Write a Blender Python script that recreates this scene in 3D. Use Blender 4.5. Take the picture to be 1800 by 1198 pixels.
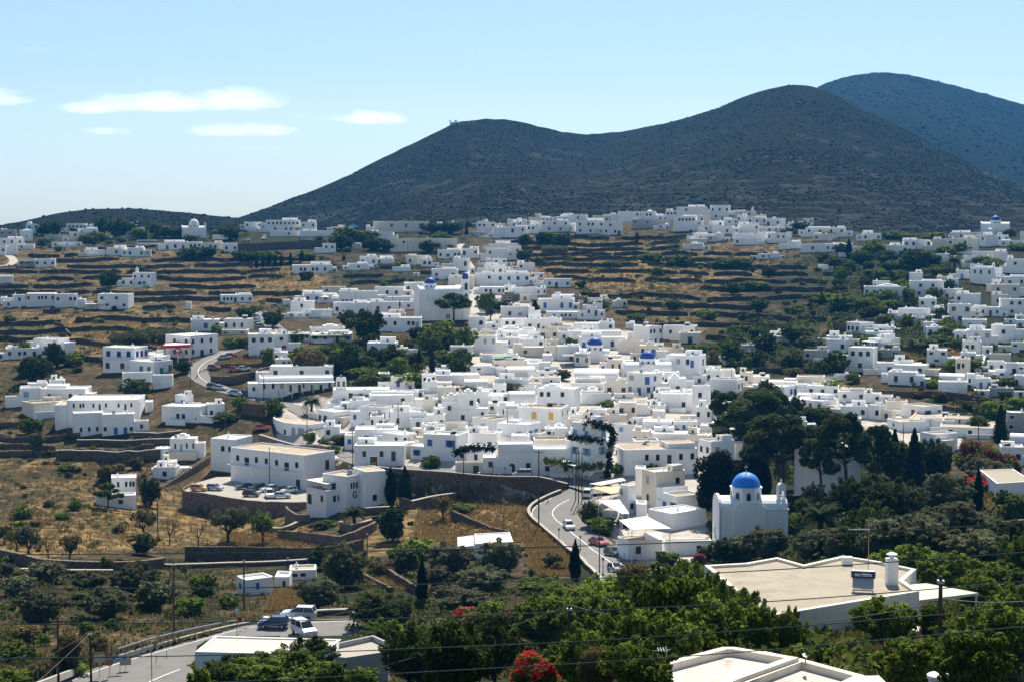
import bpy, bmesh, math, random
import numpy as np
from mathutils import Vector, Matrix
R = math.radians
for o in list(bpy.data.objects): bpy.data.objects.remove(o)
SC = bpy.context.scene
COL = SC.collection
rnd = random.Random(11)

# ---------------------------------------------------------------- camera
F = 2854.0                      # focal length in pixels of the 1800 px wide photograph
HOR = 400.0                     # row of the eye level
TH = math.atan((599 - HOR) / F) # camera pitch
cam = bpy.data.cameras.new('camera'); camo = bpy.data.objects.new('camera', cam); COL.objects.link(camo)
cam.sensor_width = 36; cam.lens = F / 1800 * 36
cam.clip_start = 0.5; cam.clip_end = 60000
camo.location = (0, 0, 0); camo.rotation_euler = (math.pi / 2 - TH, 0, 0)
SC.camera = camo

# ---------------------------------------------------------------- light
SUN_EL, SUN_AZ = R(50), R(9)    # azimuth measured from +Y (away from the camera) towards +X
SUN_STR, SKY_STR, EXPO = 4.9, 0.084, 0.74
HAZE = 0.000075
sun = bpy.data.lights.new('sun', 'SUN'); suno = bpy.data.objects.new('sun', sun); COL.objects.link(suno)
sun.energy = SUN_STR; sun.angle = R(0.5); sun.color = (1.0, 0.92, 0.79)
sd = Vector((math.sin(SUN_AZ) * math.cos(SUN_EL), math.cos(SUN_AZ) * math.cos(SUN_EL), math.sin(SUN_EL)))
suno.rotation_euler = sd.to_track_quat('Z', 'Y').to_euler()
W = bpy.data.worlds.new('World'); SC.world = W; W.use_nodes = True
def world():
    nt = W.node_tree; N = nt.nodes; L = nt.links; N.clear()
    out = N.new('ShaderNodeOutputWorld'); bg = N.new('ShaderNodeBackground'); bg.inputs['Strength'].default_value = SKY_STR
    sky = N.new('ShaderNodeTexSky'); sky.sky_type = 'NISHITA'; sky.sun_disc = False
    sky.sun_elevation = SUN_EL; sky.sun_rotation = SUN_AZ; sky.altitude = 100; sky.air_density = 1.0; sky.dust_density = 0.2; sky.ozone_density = 2.2
    tc = N.new('ShaderNodeTexCoord')
    # soft low clouds, laid out by direction in the sky: azimuth (x/y) and height (z/y)
    sep = N.new('ShaderNodeSeparateXYZ'); L.new(tc.outputs['Generated'], sep.inputs[0])
    def M(op, a, b=None, c=None):
        m = N.new('ShaderNodeMath'); m.operation = op
        for i, v in enumerate((a, b, c)):
            if v is None: continue
            if isinstance(v, (int, float)): m.inputs[i].default_value = v
            else: L.new(v, m.inputs[i])
        return m.outputs[0]
    ysafe = M('MAXIMUM', sep.outputs['Y'], 0.05)
    az = M('DIVIDE', sep.outputs['X'], ysafe); el = M('DIVIDE', sep.outputs['Z'], ysafe)
    comb = N.new('ShaderNodeCombineXYZ'); L.new(M('MULTIPLY', az, 46.0), comb.inputs[0]); L.new(M('MULTIPLY', el, 120.0), comb.inputs[1])
    nz = N.new('ShaderNodeTexNoise'); nz.inputs['Scale'].default_value = 1.0; nz.inputs['Detail'].default_value = 10; nz.inputs['Roughness'].default_value = 0.66
    L.new(comb.outputs[0], nz.inputs['Vector'])
    tot = None
    for (px, py, rx, ry, amp) in ((-10, 176, 75, 20, 1.0), (175, 190, 70, 16, .9), (290, 184, 140, 24, 1.05), (420, 180, 85, 26, 1.15), (425, 231, 100, 15, .85), (660, 211, 62, 16, 1.05), (200, 232, 70, 8, .4), (570, 207, 50, 8, .4), (90, 92, 60, 6, .15), (470, 262, 40, 6, .35), (560, 320, 40, 5, .2)):
        a = (px - 900) / F; e = math.tan(math.atan((599 - py) / F) - TH)
        dx = M('MULTIPLY', M('SUBTRACT', az, a), F / rx); dy = M('MULTIPLY', M('SUBTRACT', el, e), F / ry)
        below = M('MULTIPLY', M('LESS_THAN', dy, 0.0), 0.7)
        dy = M('MULTIPLY', dy, M('ADD', below, 1.0))
        r2 = M('ADD', M('MULTIPLY', dx, dx), M('MULTIPLY', dy, dy))
        v = M('MULTIPLY', M('SUBTRACT', 1.15, r2), amp * 1.15)
        tot = v if tot is None else M('MAXIMUM', tot, v)
    v = M('ADD', tot, M('MULTIPLY', M('SUBTRACT', nz.outputs['Fac'], 0.5), 3.3))
    mr = N.new('ShaderNodeMapRange'); mr.interpolation_type = 'SMOOTHSTEP'; L.new(v, mr.inputs[0]); mr.inputs[1].default_value = -0.1; mr.inputs[2].default_value = 1.6
    mr.inputs[4].default_value = 0.9
    mix = N.new('ShaderNodeMix'); mix.data_type = 'RGBA'
    L.new(mr.outputs[0], mix.inputs['Factor']); pass
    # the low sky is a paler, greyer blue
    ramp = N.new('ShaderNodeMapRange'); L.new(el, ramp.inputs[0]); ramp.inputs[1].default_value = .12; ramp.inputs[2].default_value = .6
    tint = N.new('ShaderNodeMix'); tint.data_type = 'RGBA'; L.new(ramp.outputs[0], tint.inputs['Factor']); tint.inputs['A'].default_value = (.90, .88, .96, 1); tint.inputs['B'].default_value = (.98, .92, .84, 1)  # warm tint added to the unseen high sky, so shade is less blue
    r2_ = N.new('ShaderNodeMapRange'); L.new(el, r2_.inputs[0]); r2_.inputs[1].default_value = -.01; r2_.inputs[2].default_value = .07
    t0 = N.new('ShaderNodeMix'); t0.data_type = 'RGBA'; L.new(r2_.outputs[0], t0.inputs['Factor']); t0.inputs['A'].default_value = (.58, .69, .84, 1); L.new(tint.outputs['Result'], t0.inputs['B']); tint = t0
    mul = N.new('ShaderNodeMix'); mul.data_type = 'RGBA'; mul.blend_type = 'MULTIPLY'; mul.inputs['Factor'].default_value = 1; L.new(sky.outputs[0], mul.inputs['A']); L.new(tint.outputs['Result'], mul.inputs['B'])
    mix.inputs['B'].default_value = (10.6, 11.0, 11.2, 1)
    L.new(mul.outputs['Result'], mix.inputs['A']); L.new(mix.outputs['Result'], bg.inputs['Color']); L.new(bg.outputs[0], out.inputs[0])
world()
SC.view_settings.view_transform = 'Standard'; SC.view_settings.look = 'None'
SC.view_settings.exposure = EXPO; SC.view_settings.gamma = 1; SC.view_settings.use_curve_mapping = False
SC.render.engine = 'CYCLES'
SC.cycles.max_bounces = 7; SC.cycles.diffuse_bounces = 5; SC.cycles.glossy_bounces = 2; SC.cycles.transmission_bounces = 2
SC.cycles.volume_bounces = 0; SC.cycles.transparent_max_bounces = 6; SC.cycles.use_denoising = True
SC.cycles.use_adaptive_sampling = True; SC.cycles.adaptive_threshold = 0.015
SC.cycles.sample_clamp_indirect = 4

# ---------------------------------------------------------------- helpers
def tan_row(py): return math.tan(TH + math.atan((py - 599) / F))   # drop per metre of distance for a photo row
def ray(px, py):
    c = Vector(((px - 900) / F, (599 - py) / F, -1.0))
    return Vector((c.x, math.cos(TH) * 1.0 + c.y * math.sin(TH), -math.sin(TH) + c.y * math.cos(TH)))
def ppm(P): return F / (P[1] * math.cos(TH) - P[2] * math.sin(TH))
def proj(X, Y, Z):
    d = Y * math.cos(TH) - Z * math.sin(TH); v = Y * math.sin(TH) + Z * math.cos(TH)
    return 900 + F * X / d, 599 - F * v / d

def tag(o, label=None, cat=None, group=None, kind=None):
    if label: o['label'] = label
    if cat: o['category'] = cat
    if group: o['group'] = group
    if kind: o['kind'] = kind
    elif cat: o['kind'] = 'thing'
    return o
def link(name, me, mats, parent=None, loc=None):
    o = bpy.data.objects.new(name, me); COL.objects.link(o)
    if mats is not None and len(me.materials) == 0:
        for m in (mats if isinstance(mats, (list, tuple)) else [mats]): me.materials.append(m)
    if parent: o.parent = parent
    if loc is not None: o.location = loc
    return o
def empty(name, loc=(0, 0, 0), rz=0.0):
    o = bpy.data.objects.new(name, None); COL.objects.link(o); o.location = loc; o.rotation_euler = (0, 0, rz); o.empty_display_size = .5
    return o
class MB:
    """collects faces into one mesh"""
    def __init__(s): s.v = []; s.f = []; s.m = []; s.smooth = False
    def add(s, vs, fs, mi=0):
        k = len(s.v); s.v += [tuple(x) for x in vs]
        for f in fs: s.f.append([i + k for i in f]); s.m.append(mi)
    def box(s, x0, x1, y0, y1, z0, z1, mi=0):
        s.add([(x0, y0, z0), (x1, y0, z0), (x1, y1, z0), (x0, y1, z0), (x0, y0, z1), (x1, y0, z1), (x1, y1, z1), (x0, y1, z1)],
              [(0, 3, 2, 1), (4, 5, 6, 7), (0, 1, 5, 4), (1, 2, 6, 5), (2, 3, 7, 6), (3, 0, 4, 7)], mi)
    def tube(s, pts, rads, n=6, mi=0, cap=True):
        rings = []
        for i, p in enumerate(pts):
            p = Vector(p); a = Vector(pts[max(i - 1, 0)]); b = Vector(pts[min(i + 1, len(pts) - 1)])
            t = (b - a).normalized(); u = t.orthogonal().normalized() if abs(t.z) < .95 else Vector((1, 0, 0)); u = (u - t * u.dot(t)).normalized(); w = t.cross(u)
            rings.append([p + (u * math.cos(2 * math.pi * k / n) + w * math.sin(2 * math.pi * k / n)) * rads[i] for k in range(n)])
        vs = [v for r in rings for v in r]; fs = []
        for i in range(len(pts) - 1):
            for k in range(n): fs.append((i * n + k, i * n + (k + 1) % n, (i + 1) * n + (k + 1) % n, (i + 1) * n + k))
        if cap: fs.append(tuple(range(n - 1, -1, -1))); fs.append(tuple((len(pts) - 1) * n + k for k in range(n)))
        s.add(vs, fs, mi)
    def lathe(s, prof, n=20, c=(0, 0, 0), mi=0, a0=0, a1=2 * math.pi):
        full = abs(a1 - a0 - 2 * math.pi) < 1e-6; m = n if full else n + 1
        vs = []
        for (r, z) in prof:
            for k in range(m):
                a = a0 + (a1 - a0) * k / n; vs.append((c[0] + r * math.cos(a), c[1] + r * math.sin(a), c[2] + z))
        fs = []
        for i in range(len(prof) - 1):
            for k in range(n):
                k2 = (k + 1) % m
                fs.append((i * m + k, i * m + k2, (i + 1) * m + k2, (i + 1) * m + k))
        s.add(vs, fs, mi)
    def prism(s, poly, z0, z1, mi=0, bottom=False):
        n = len(poly); vs = [(x, y, z0) for x, y in poly] + [(x, y, z1) for x, y in poly]
        fs = [(i, (i + 1) % n, n + (i + 1) % n, n + i) for i in range(n)] + [tuple(range(n, 2 * n))]
        if bottom: fs.append(tuple(range(n - 1, -1, -1)))
        s.add(vs, fs, mi)
    def mesh(s, name, smooth=False):
        me = bpy.data.meshes.new(name); me.from_pydata(s.v, [], s.f)
        if any(s.m): me.polygons.foreach_set('material_index', s.m)
        if smooth: me.polygons.foreach_set('use_smooth', [True] * len(s.f))
        me.update(); return me
    def build(s, name, mats, parent=None, loc=None, smooth=False): return link(name, s.mesh(name, smooth), mats, parent, loc)

# ---------------------------------------------------------------- materials
MATS = {}
def mat(name, base, rough=0.85, var=0.08, scale=1.5, spec=0.2, bump=0.0, metal=0.0, streak=0.0, rand=0.0, stain=None, coat=0.0):
    """matt surface with two scales of colour variation, optional rain streaks and a per-object tint"""
    if name in MATS: return MATS[name]
    m = bpy.data.materials.new(name); m.use_nodes = True; nt = m.node_tree; N = nt.nodes; L = nt.links
    b = N['Principled BSDF']; b.inputs['Roughness'].default_value = rough; b.inputs['Metallic'].default_value = metal
    b.inputs['Specular IOR Level'].default_value = spec; b.inputs['Coat Weight'].default_value = coat
    tc = N.new('ShaderNodeTexCoord'); 
    n1 = N.new('ShaderNodeTexNoise'); n1.inputs['Scale'].default_value = scale; n1.inputs['Detail'].default_value = 6; n1.inputs['Roughness'].default_value = .65
    geo = N.new('ShaderNodeNewGeometry'); L.new(geo.outputs['Position'], n1.inputs['Vector'])
    mr = N.new('ShaderNodeMapRange'); L.new(n1.outputs['Fac'], mr.inputs[0]); mr.inputs[1].default_value = .25; mr.inputs[2].default_value = .75
    mr.inputs[3].default_value = 1 - var; mr.inputs[4].default_value = 1 + var
    last = mr.outputs[0]
    if streak:
        mp = N.new('ShaderNodeMapping'); mp.inputs['Scale'].default_value = (2.2, 2.2, .22); L.new(geo.outputs['Position'], mp.inputs[0])
        n2 = N.new('ShaderNodeTexNoise'); n2.inputs['Scale'].default_value = 1; n2.inputs['Detail'].default_value = 5; L.new(mp.outputs[0], n2.inputs['Vector'])
        m2 = N.new('ShaderNodeMapRange'); L.new(n2.outputs['Fac'], m2.inputs[0]); m2.inputs[1].default_value = .5; m2.inputs[2].default_value = .8; m2.inputs[3].default_value = 1; m2.inputs[4].default_value = 1 - streak
        mu = N.new('ShaderNodeMath'); mu.operation = 'MULTIPLY'; L.new(last, mu.inputs[0]); L.new(m2.outputs[0], mu.inputs[1]); last = mu.outputs[0]
    if rand:
        oi = N.new('ShaderNodeObjectInfo'); m3 = N.new('ShaderNodeMapRange'); L.new(oi.outputs['Random'], m3.inputs[0]); m3.inputs[3].default_value = 1 - rand; m3.inputs[4].default_value = 1 + rand * .4
        mu = N.new('ShaderNodeMath'); mu.operation = 'MULTIPLY'; L.new(last, mu.inputs[0]); L.new(m3.outputs[0], mu.inputs[1]); last = mu.outputs[0]
    vm = N.new('ShaderNodeVectorMath'); vm.operation = 'SCALE'; vm.inputs[0].default_value = base[:3]; L.new(last, vm.inputs['Scale'])
    colr = vm.outputs[0]
    if stain:
        n4 = N.new('ShaderNodeTexNoise'); n4.inputs['Scale'].default_value = stain[1]; n4.inputs['Detail'].default_value = 8; n4.inputs['Roughness'].default_value = .7; L.new(geo.outputs['Position'], n4.inputs['Vector'])
        m4 = N.new('ShaderNodeMapRange'); L.new(n4.outputs['Fac'], m4.inputs[0]); m4.inputs[1].default_value = stain[2]; m4.inputs[2].default_value = stain[2] + .18
        mx = N.new('ShaderNodeMix'); mx.data_type = 'RGBA'; L.new(m4.outputs[0], mx.inputs['Factor']); L.new(colr, mx.inputs['A']); mx.inputs['B'].default_value = (*stain[0], 1); colr = mx.outputs['Result']
    L.new(colr, b.inputs['Base Color'])
    if bump:
        bp = N.new('ShaderNodeBump'); bp.inputs['Strength'].default_value = bump; bp.inputs['Distance'].default_value = .1; L.new(n1.outputs['Fac'], bp.inputs['Height']); L.new(bp.outputs[0], b.inputs['Normal'])
    MATS[name] = m; return m
def leafmat(name, c1, c2, trans=.38, rough=.8):
    if name in MATS: return MATS[name]
    m = bpy.data.materials.new(name); m.use_nodes = True; nt = m.node_tree; N = nt.nodes; L = nt.links
    b = N['Principled BSDF']; b.inputs['Roughness'].default_value = rough; b.inputs['Specular IOR Level'].default_value = .07
    geo = N.new('ShaderNodeNewGeometry'); oi = N.new('ShaderNodeObjectInfo')
    mx = N.new('ShaderNodeMix'); mx.data_type = 'RGBA'; mx.inputs['A'].default_value = (*c1, 1); mx.inputs['B'].default_value = (*c2, 1)
    L.new(geo.outputs['Random Per Island'], mx.inputs['Factor'])
    mr = N.new('ShaderNodeMapRange'); L.new(oi.outputs['Random'], mr.inputs[0]); mr.inputs[3].default_value = .7; mr.inputs[4].default_value = 1.25
    vm = N.new('ShaderNodeVectorMath'); vm.operation = 'SCALE'; L.new(mx.outputs['Result'], vm.inputs[0]); L.new(mr.outputs[0], vm.inputs['Scale'])
    L.new(vm.outputs[0], b.inputs['Base Color'])
    t = N.new('ShaderNodeBsdfTranslucent'); L.new(vm.outputs[0], t.inputs['Color'])
    ms = N.new('ShaderNodeMixShader'); ms.inputs[0].default_value = trans; L.new(b.outputs[0], ms.inputs[1]); L.new(t.outputs[0], ms.inputs[2])
    L.new(ms.outputs[0], N['Material Output'].inputs['Surface'])
    MATS[name] = m; return m
WALL = mat('whitewash', (.89, .885, .87), .9, .05, .6, streak=.13, rand=.07)
CREAM = mat('cream plaster', (.78, .71, .60), .9, .06, .6, streak=.18, rand=.08)
GREYW = mat('grey plaster', (.42, .41, .40), .9, .12, .7, streak=.2, rand=.1)
ROOF = mat('limewashed roof', (.86, .84, .80), .9, .07, .5, stain=((.62, .56, .47), .35, .63), rand=.05)
ROOFT = mat('tan screed roof', (.43, .355, .26), .9, .14, .5, stain=((.54, .46, .36), .5, .52), rand=.12)
ROOFG = mat('grey screed roof', (.30, .27, .24), .9, .14, .5, stain=((.22, .20, .18), .6, .5))
BLUE = mat('blue paint', (.035, .11, .42), .5, .08, 2, .4)
LBLUE = mat('pale blue paint', (.16, .36, .60), .5, .08, 2, .4)
GREEN = mat('green paint', (.04, .24, .15), .5, .08, 2, .4)
REDP = mat('red brown paint', (.24, .04, .03), .5, .1, 2, .4)
YELLOW = mat('yellow paint', (.75, .42, .02), .5, .06, 2, .4)
GREYP = mat('grey shutter paint', (.36, .38, .40), .6, .06, 2, .3)
DOME = mat('dome blue paint', (.03, .25, .80), .55, .10, .8, .35, streak=.2)
DOMED = mat('dark dome blue paint', (.02, .075, .36), .55, .12, .8, .35, streak=.2)
WHITEP = mat('white paint', (.8, .8, .79), .55, .03, 2, .4)
GLASS = mat('dark window glass', (.018, .02, .026), .25, .2, .8, .25)
WOOD = mat('weathered pole wood', (.10, .07, .05), .9, .25, 4)
METAL = mat('galvanised metal', (.42, .44, .46), .45, .1, 3, .5, metal=.7)
DARKM = mat('dark metal', (.04, .04, .045), .5, .1, 3, .4)
RUBBER = mat('black rubber', (.015, .015, .016), .8, .1, 3)
ASPH = mat('road asphalt', (.185, .18, .17), .9, .14, .35, stain=((.12, .117, .112), .3, .54))
CONC = mat('pale concrete', (.40, .365, .31), .9, .12, .5, stain=((.38, .34, .29), .5, .55))
PAVE = mat('lot paving', (.36, .335, .295), .9, .12, .4, stain=((.33, .30, .26), .5, .55))
CANVAS = mat('cream canvas', (.78, .73, .62), .8, .05, 1)
BEIGE = mat('beige reed matting', (.60, .46, .30), .9, .15, 2)
STONE = None
def stonemat(name, c1, c2, sc):
    m = bpy.data.materials.new(name); m.use_nodes = True; nt = m.node_tree; N = nt.nodes; L = nt.links
    b = N['Principled BSDF']; b.inputs['Roughness'].default_value = .95; b.inputs['Specular IOR Level'].default_value = .1
    geo = N.new('ShaderNodeNewGeometry'); mp = N.new('ShaderNodeMapping'); mp.inputs['Scale'].default_value = (1, 1, 1.7); L.new(geo.outputs['Position'], mp.inputs[0])
    v = N.new('ShaderNodeTexVoronoi'); v.inputs['Scale'].default_value = sc; L.new(mp.outputs[0], v.inputs['Vector'])
    e = N.new('ShaderNodeTexVoronoi'); e.feature = 'DISTANCE_TO_EDGE'; e.inputs['Scale'].default_value = sc; L.new(mp.outputs[0], e.inputs['Vector'])
    n = N.new('ShaderNodeTexNoise'); n.inputs['Scale'].default_value = .4; n.inputs['Detail'].default_value = 5; L.new(geo.outputs['Position'], n.inputs['Vector'])
    sx = N.new('ShaderNodeSeparateColor'); L.new(v.outputs['Color'], sx.inputs[0])
    ad = N.new('ShaderNodeMath'); ad.operation = 'ADD'; L.new(sx.outputs[0], ad.inputs[0]); L.new(n.outputs['Fac'], ad.inputs[1])
    hf = N.new('ShaderNodeMath'); hf.operation = 'MULTIPLY'; hf.inputs[1].default_value = .5; L.new(ad.outputs[0], hf.inputs[0])
    mx = N.new('ShaderNodeMix'); mx.data_type = 'RGBA'; L.new(hf.outputs[0], mx.inputs['Factor']); mx.inputs['A'].default_value = (*c1, 1); mx.inputs['B'].default_value = (*c2, 1)
    mr = N.new('ShaderNodeMapRange'); L.new(e.outputs['Distance'], mr.inputs[0]); mr.inputs[2].default_value = .12; mr.inputs[3].default_value = .35
    vm = N.new('ShaderNodeVectorMath'); vm.operation = 'SCALE'; L.new(mx.outputs['Result'], vm.inputs[0]); L.new(mr.outputs[0], vm.inputs['Scale']); L.new(vm.outputs[0], b.inputs['Base Color'])
    bp = N.new('ShaderNodeBump'); bp.inputs['Strength'].default_value = .8; bp.inputs['Distance'].default_value = .15; L.new(mr.outputs[0], bp.inputs['Height']); L.new(bp.outputs[0], b.inputs['Normal'])
    MATS[name] = m; return m
STONE = stonemat('dry stone', (.085, .06, .042), (.24, .19, .145), 1.6)
STONEF = stonemat('far dry stone', (.055, .040, .030), (.15, .115, .088), .9)
STONEL = stonemat('pale stone', (.15, .11, .08), (.34, .27, .21), 1.4)
# ---------------------------------------------------------------- terrain heights
U0, U1, DU = -350, 2150, 4
NU = (U1 - U0) // DU + 1
LY0, LY1, DLY = math.log(9), math.log(1120), 0.0045
NY = int((LY1 - LY0) / DLY) + 1
US = U0 + DU * np.arange(NU); YS = np.exp(LY0 + DLY * np.arange(NY))
CTRL = {  # photo column: (row, distance in metres) down the slope seen in that column
 -350: ((1198,165),(1100,210),(1000,262),(960,295),(900,335),(850,370),(800,405),(750,435),(700,460),(650,495),(600,555),(560,615),(500,720),(450,830),(424,910),(402,1000)),
 50: ((1198,158),(1100,200),(1000,255),(960,290),(900,330),(850,365),(800,400),(750,430),(700,455),(650,490),(600,550),(560,610),(500,720),(450,830),(422,905),(398,1000)),
 400: ((1198,165),(1100,195),(1050,230),(1010,265),(960,310),(900,360),(865,382),(800,400),(760,415),(700,440),(650,470),(600,530),(560,600),(500,720),(450,830),(418,905),(399,990)),
 700: ((1198,140),(1100,200),(1050,230),(1000,265),(950,295),(900,318),(880,328),(835,345),(800,365),(750,395),(700,425),(650,465),(600,530),(560,600),(500,710),(450,820),(413,905),(396,990)),
 1000: ((1198,95),(1100,150),(1050,200),(1000,255),(950,285),(900,308),(860,325),(830,336),(800,355),(750,395),(700,435),(650,485),(600,545),(560,605),(520,670),(480,740),(450,800),(413,890),(392,950),(382,1010)),
 1300: ((1198,65),(1100,105),(1050,150),(1000,250),(970,272),(900,305),(850,330),(800,360),(750,395),(700,435),(650,485),(600,545),(550,620),(500,700),(450,790),(412,860),(384,940),(376,990)),
 1600: ((1198,70),(1100,100),(1050,130),(1000,175),(950,215),(900,260),(850,310),(800,350),(750,390),(700,425),(650,465),(605,520),(550,600),(497,680),(440,770),(416,830),(404,900)),
 2150: ((1198,72),(1100,100),(1050,130),(1000,170),(950,205),(900,250),(850,300),(800,345),(750,385),(700,420),(650,460),(605,515),(550,590),(497,670),(440,760),(416,830),(404,900)),
}
def colz(pts):
    D = np.array([0.01] + [d for _, d in pts][0:] + [1120]); z = np.array([-1.7] + [-d * tan_row(r) for r, d in pts] + [-26.0])
    return np.interp(YS, D, z)
_ck = sorted(CTRL); _cz = np.array([colz(CTRL[k]) for k in _ck])
H = np.empty((NU, NY))
for i, u in enumerate(US):
    j = min(max(np.searchsorted(_ck, u) - 1, 0), len(_ck) - 2); t = (u - _ck[j]) / (_ck[j + 1] - _ck[j]); t = min(max(t, 0), 1); t = t * t * (3 - 2 * t)
    H[i] = _cz[j] * (1 - t) + _cz[j + 1] * t
def blur(a, n, axis):
    k = np.exp(-0.5 * (np.arange(-3 * n, 3 * n + 1) / n) ** 2); k /= k.sum()
    p = [(0, 0), (0, 0)]; p[axis] = (3 * n, 3 * n); b = np.pad(a, p, mode='edge')
    return np.apply_along_axis(lambda v: np.convolve(v, k, 'valid'), axis, b)
H = blur(blur(H, 8, 1), 10, 0)
def bil(A, X, Y):
    X = np.asarray(X, float); Y = np.maximum(np.asarray(Y, float), 9.01)
    fu = np.clip((X / Y * F + 900 - U0) / DU, 0, NU - 1.001); fy = np.clip((np.log(Y) - LY0) / DLY, 0, NY - 1.001)
    i = fu.astype(int); j = fy.astype(int); a = fu - i; b = fy - j
    return A[i, j] * (1 - a) * (1 - b) + A[i + 1, j] * a * (1 - b) + A[i, j + 1] * (1 - a) * b + A[i + 1, j + 1] * a * b
_DS = np.exp(np.linspace(math.log(20), math.log(1050), 1500))
def P(px, py, A=None):
    """the point of the ground seen at a photo position"""
    d = ray(px, py); s = _DS / d.y
    z = bil(H if A is None else A, d.x * s, _DS); rz = d.z * s
    k = np.argmax(rz < z)
    if not (rz < z).any(): k = 900 + int(np.argmin((rz - z)[900:] / _DS[900:]))
    k = max(k, 1); f0 = rz[k - 1] - z[k - 1]; f1 = rz[k] - z[k]; t = f0 / (f0 - f1) if f0 != f1 else 0
    D = _DS[k - 1] + (_DS[k] - _DS[k - 1]) * min(max(t, 0), 1)
    return Vector((d.x / d.y * D, D, float(bil(H if A is None else A, d.x / d.y * D, D))))
def Pz(px, py, z):
    d = ray(px, py); s = z / d.z; return Vector((d.x * s, d.y * s, z))
def Pd(px, py, D):
    d = ray(px, py); s = D / d.y; return Vector((d.x * s, D, d.z * s))
GX = (US[:, None] - 900) / F * YS[None, :]; GY = np.repeat(YS[None, :], NU, 0)
def inpoly(x, y, poly):
    x = np.asarray(x); y = np.asarray(y); r = np.zeros(x.shape, bool); n = len(poly)
    for i in range(n):
        x0, y0 = poly[i]; x1, y1 = poly[(i + 1) % n]
        if y0 == y1: continue
        c = ((y0 > y) != (y1 > y)) & (x < (x1 - x0) * (y - y0) / (y1 - y0) + x0); r ^= c
    return r
_r = np.random.default_rng(5)
_lat = _r.random((64, 64, 8))
def noise2(x, y, k=0):
    x = np.asarray(x, float); y = np.asarray(y, float)
    i = np.floor(x).astype(int); j = np.floor(y).astype(int); a = x - i; b = y - j; a = a * a * (3 - 2 * a); b = b * b * (3 - 2 * b)
    L = _lat[:, :, k % 8]; g = lambda p, q: L[p % 64, q % 64]
    return (g(i, j) * (1 - a) + g(i + 1, j) * a) * (1 - b) + (g(i, j + 1) * (1 - a) + g(i + 1, j + 1) * a) * b - .5
def fbm(x, y, o=4, k=0):
    s = 0; w = 1
    for q in range(o): s = s + noise2(x * 2 ** q + 17 * q, y * 2 ** q + 9 * q, k + q) * w; w *= .5
    return s
# --- level pads and the lower field under the road wall (polygons given by photo corners on a level plane)
PADS = []
def pad(poly, anchor, dz=0.0):
    global H
    z0 = P(*anchor).z + dz; pts = [Pz(x, y, z0) for x, y in poly]
    m = inpoly(GX, GY, [(p.x, p.y) for p in pts]); H = np.where(m, z0, H); return pts, z0
LOWF, _ = pad([(690, 868), (760, 872), (1003, 880), (990, 905), (960, 925), (700, 905)], (880, 895), -2.6)
LOT, LOTZ = pad([(322, 863), (345, 848), (380, 838), (460, 836), (560, 844), (574, 866), (560, 884), (500, 884), (440, 881)], (430, 868), 3.5)
# --- roads
def catmull(pts, step):
    out = []; n = len(pts)
    for i in range(n - 1):
        p0, p1, p2, p3 = pts[max(i - 1, 0)], pts[i], pts[i + 1], pts[min(i + 2, n - 1)]
        k = max(2, int((p2 - p1).length / step))
        for q in range(k):
            t = q / k
            out.append(.5 * ((2 * p1) + (p2 - p0) * t + (2 * p0 - 5 * p1 + 4 * p2 - p3) * t * t + (3 * p1 - p0 - 3 * p2 + p3) * t ** 3))
    out.append(pts[-1]); return out
ROADS = []
def road(pts, w, flat=1.2, fade=5.0):
    global H
    c = catmull([P(x, y) for x, y in pts], 2.0)
    z = np.array([p.z for p in c]); k = min(7, max(1, len(z) // 4)); zz = np.convolve(np.pad(z, k, mode='edge'), np.ones(2 * k + 1) / (2 * k + 1), 'valid')
    cx = np.array([p.x for p in c]); cy = np.array([p.y for p in c])
    m = (GX > cx.min() - 14) & (GX < cx.max() + 14) & (GY > cy.min() - 14) & (GY < cy.max() + 14)
    ii = np.argwhere(m); gx = GX[m]; gy = GY[m]; best = np.full(gx.shape, 1e9); bz = np.zeros(gx.shape)
    for a in range(len(c)):
        d = (gx - cx[a]) ** 2 + (gy - cy[a]) ** 2; q = d < best; best = np.where(q, d, best); bz = np.where(q, zz[a], bz)
    best = np.sqrt(best); t = np.clip((best - w / 2 - flat) / fade, 0, 1); t = t * t * (3 - 2 * t)
    hv = H[m] * t + (bz - .06) * (1 - t); H[ii[:, 0], ii[:, 1]] = hv
    cl = [Vector((cx[a], cy[a], zz[a])) for a in range(len(c))]; ROADS.append((cl, w)); return cl
RD_UP = road([(620, 803), (590, 775), (560, 742), (533, 722), (500, 710), (440, 697), (395, 685), (362, 670), (348, 655), (358, 638), (385, 624), (425, 609), (470, 597), (486, 583), (474, 568), (455, 553), (440, 545)], 6)
RD_MAIN = road([(1070, 868), (1030, 847), (965, 842), (880, 835), (800, 829), (720, 823), (660, 816), (620, 803)], 8.0, .3, .8)
RD_LOW = road([(1175, 1066), (1130, 1033), (1086, 998), (1040, 962), (1000, 930), (975, 908), (979, 893), (1004, 876), (1030, 862), (1045, 852)], 9.0, .6, 3)
NEARPX = [(40, 1222), (130, 1183), (210, 1158), (330, 1125), (430, 1099), (520, 1090), (612, 1086), (640, 1100), (640, 1124), (560, 1126), (380, 1122), (345, 1146), (345, 1290), (30, 1290)]
NEARPOLY, NEARZ = pad(NEARPX, (480, 1103))
def NEARHIT(x, y): return Pz(x, y, NEARZ)
RD_HILL = road([(-20, 437), (12, 448), (24, 458), (15, 466), (-10, 470)], 4, .5, 3)
RD_HILLB = road([(165, 507), (200, 506), (270, 504)], 4, .5, 3)
RD_STEP = road([(812, 428), (806, 440), (828, 470), (836, 500), (839, 520)], 3.5, .5, 3)
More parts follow.
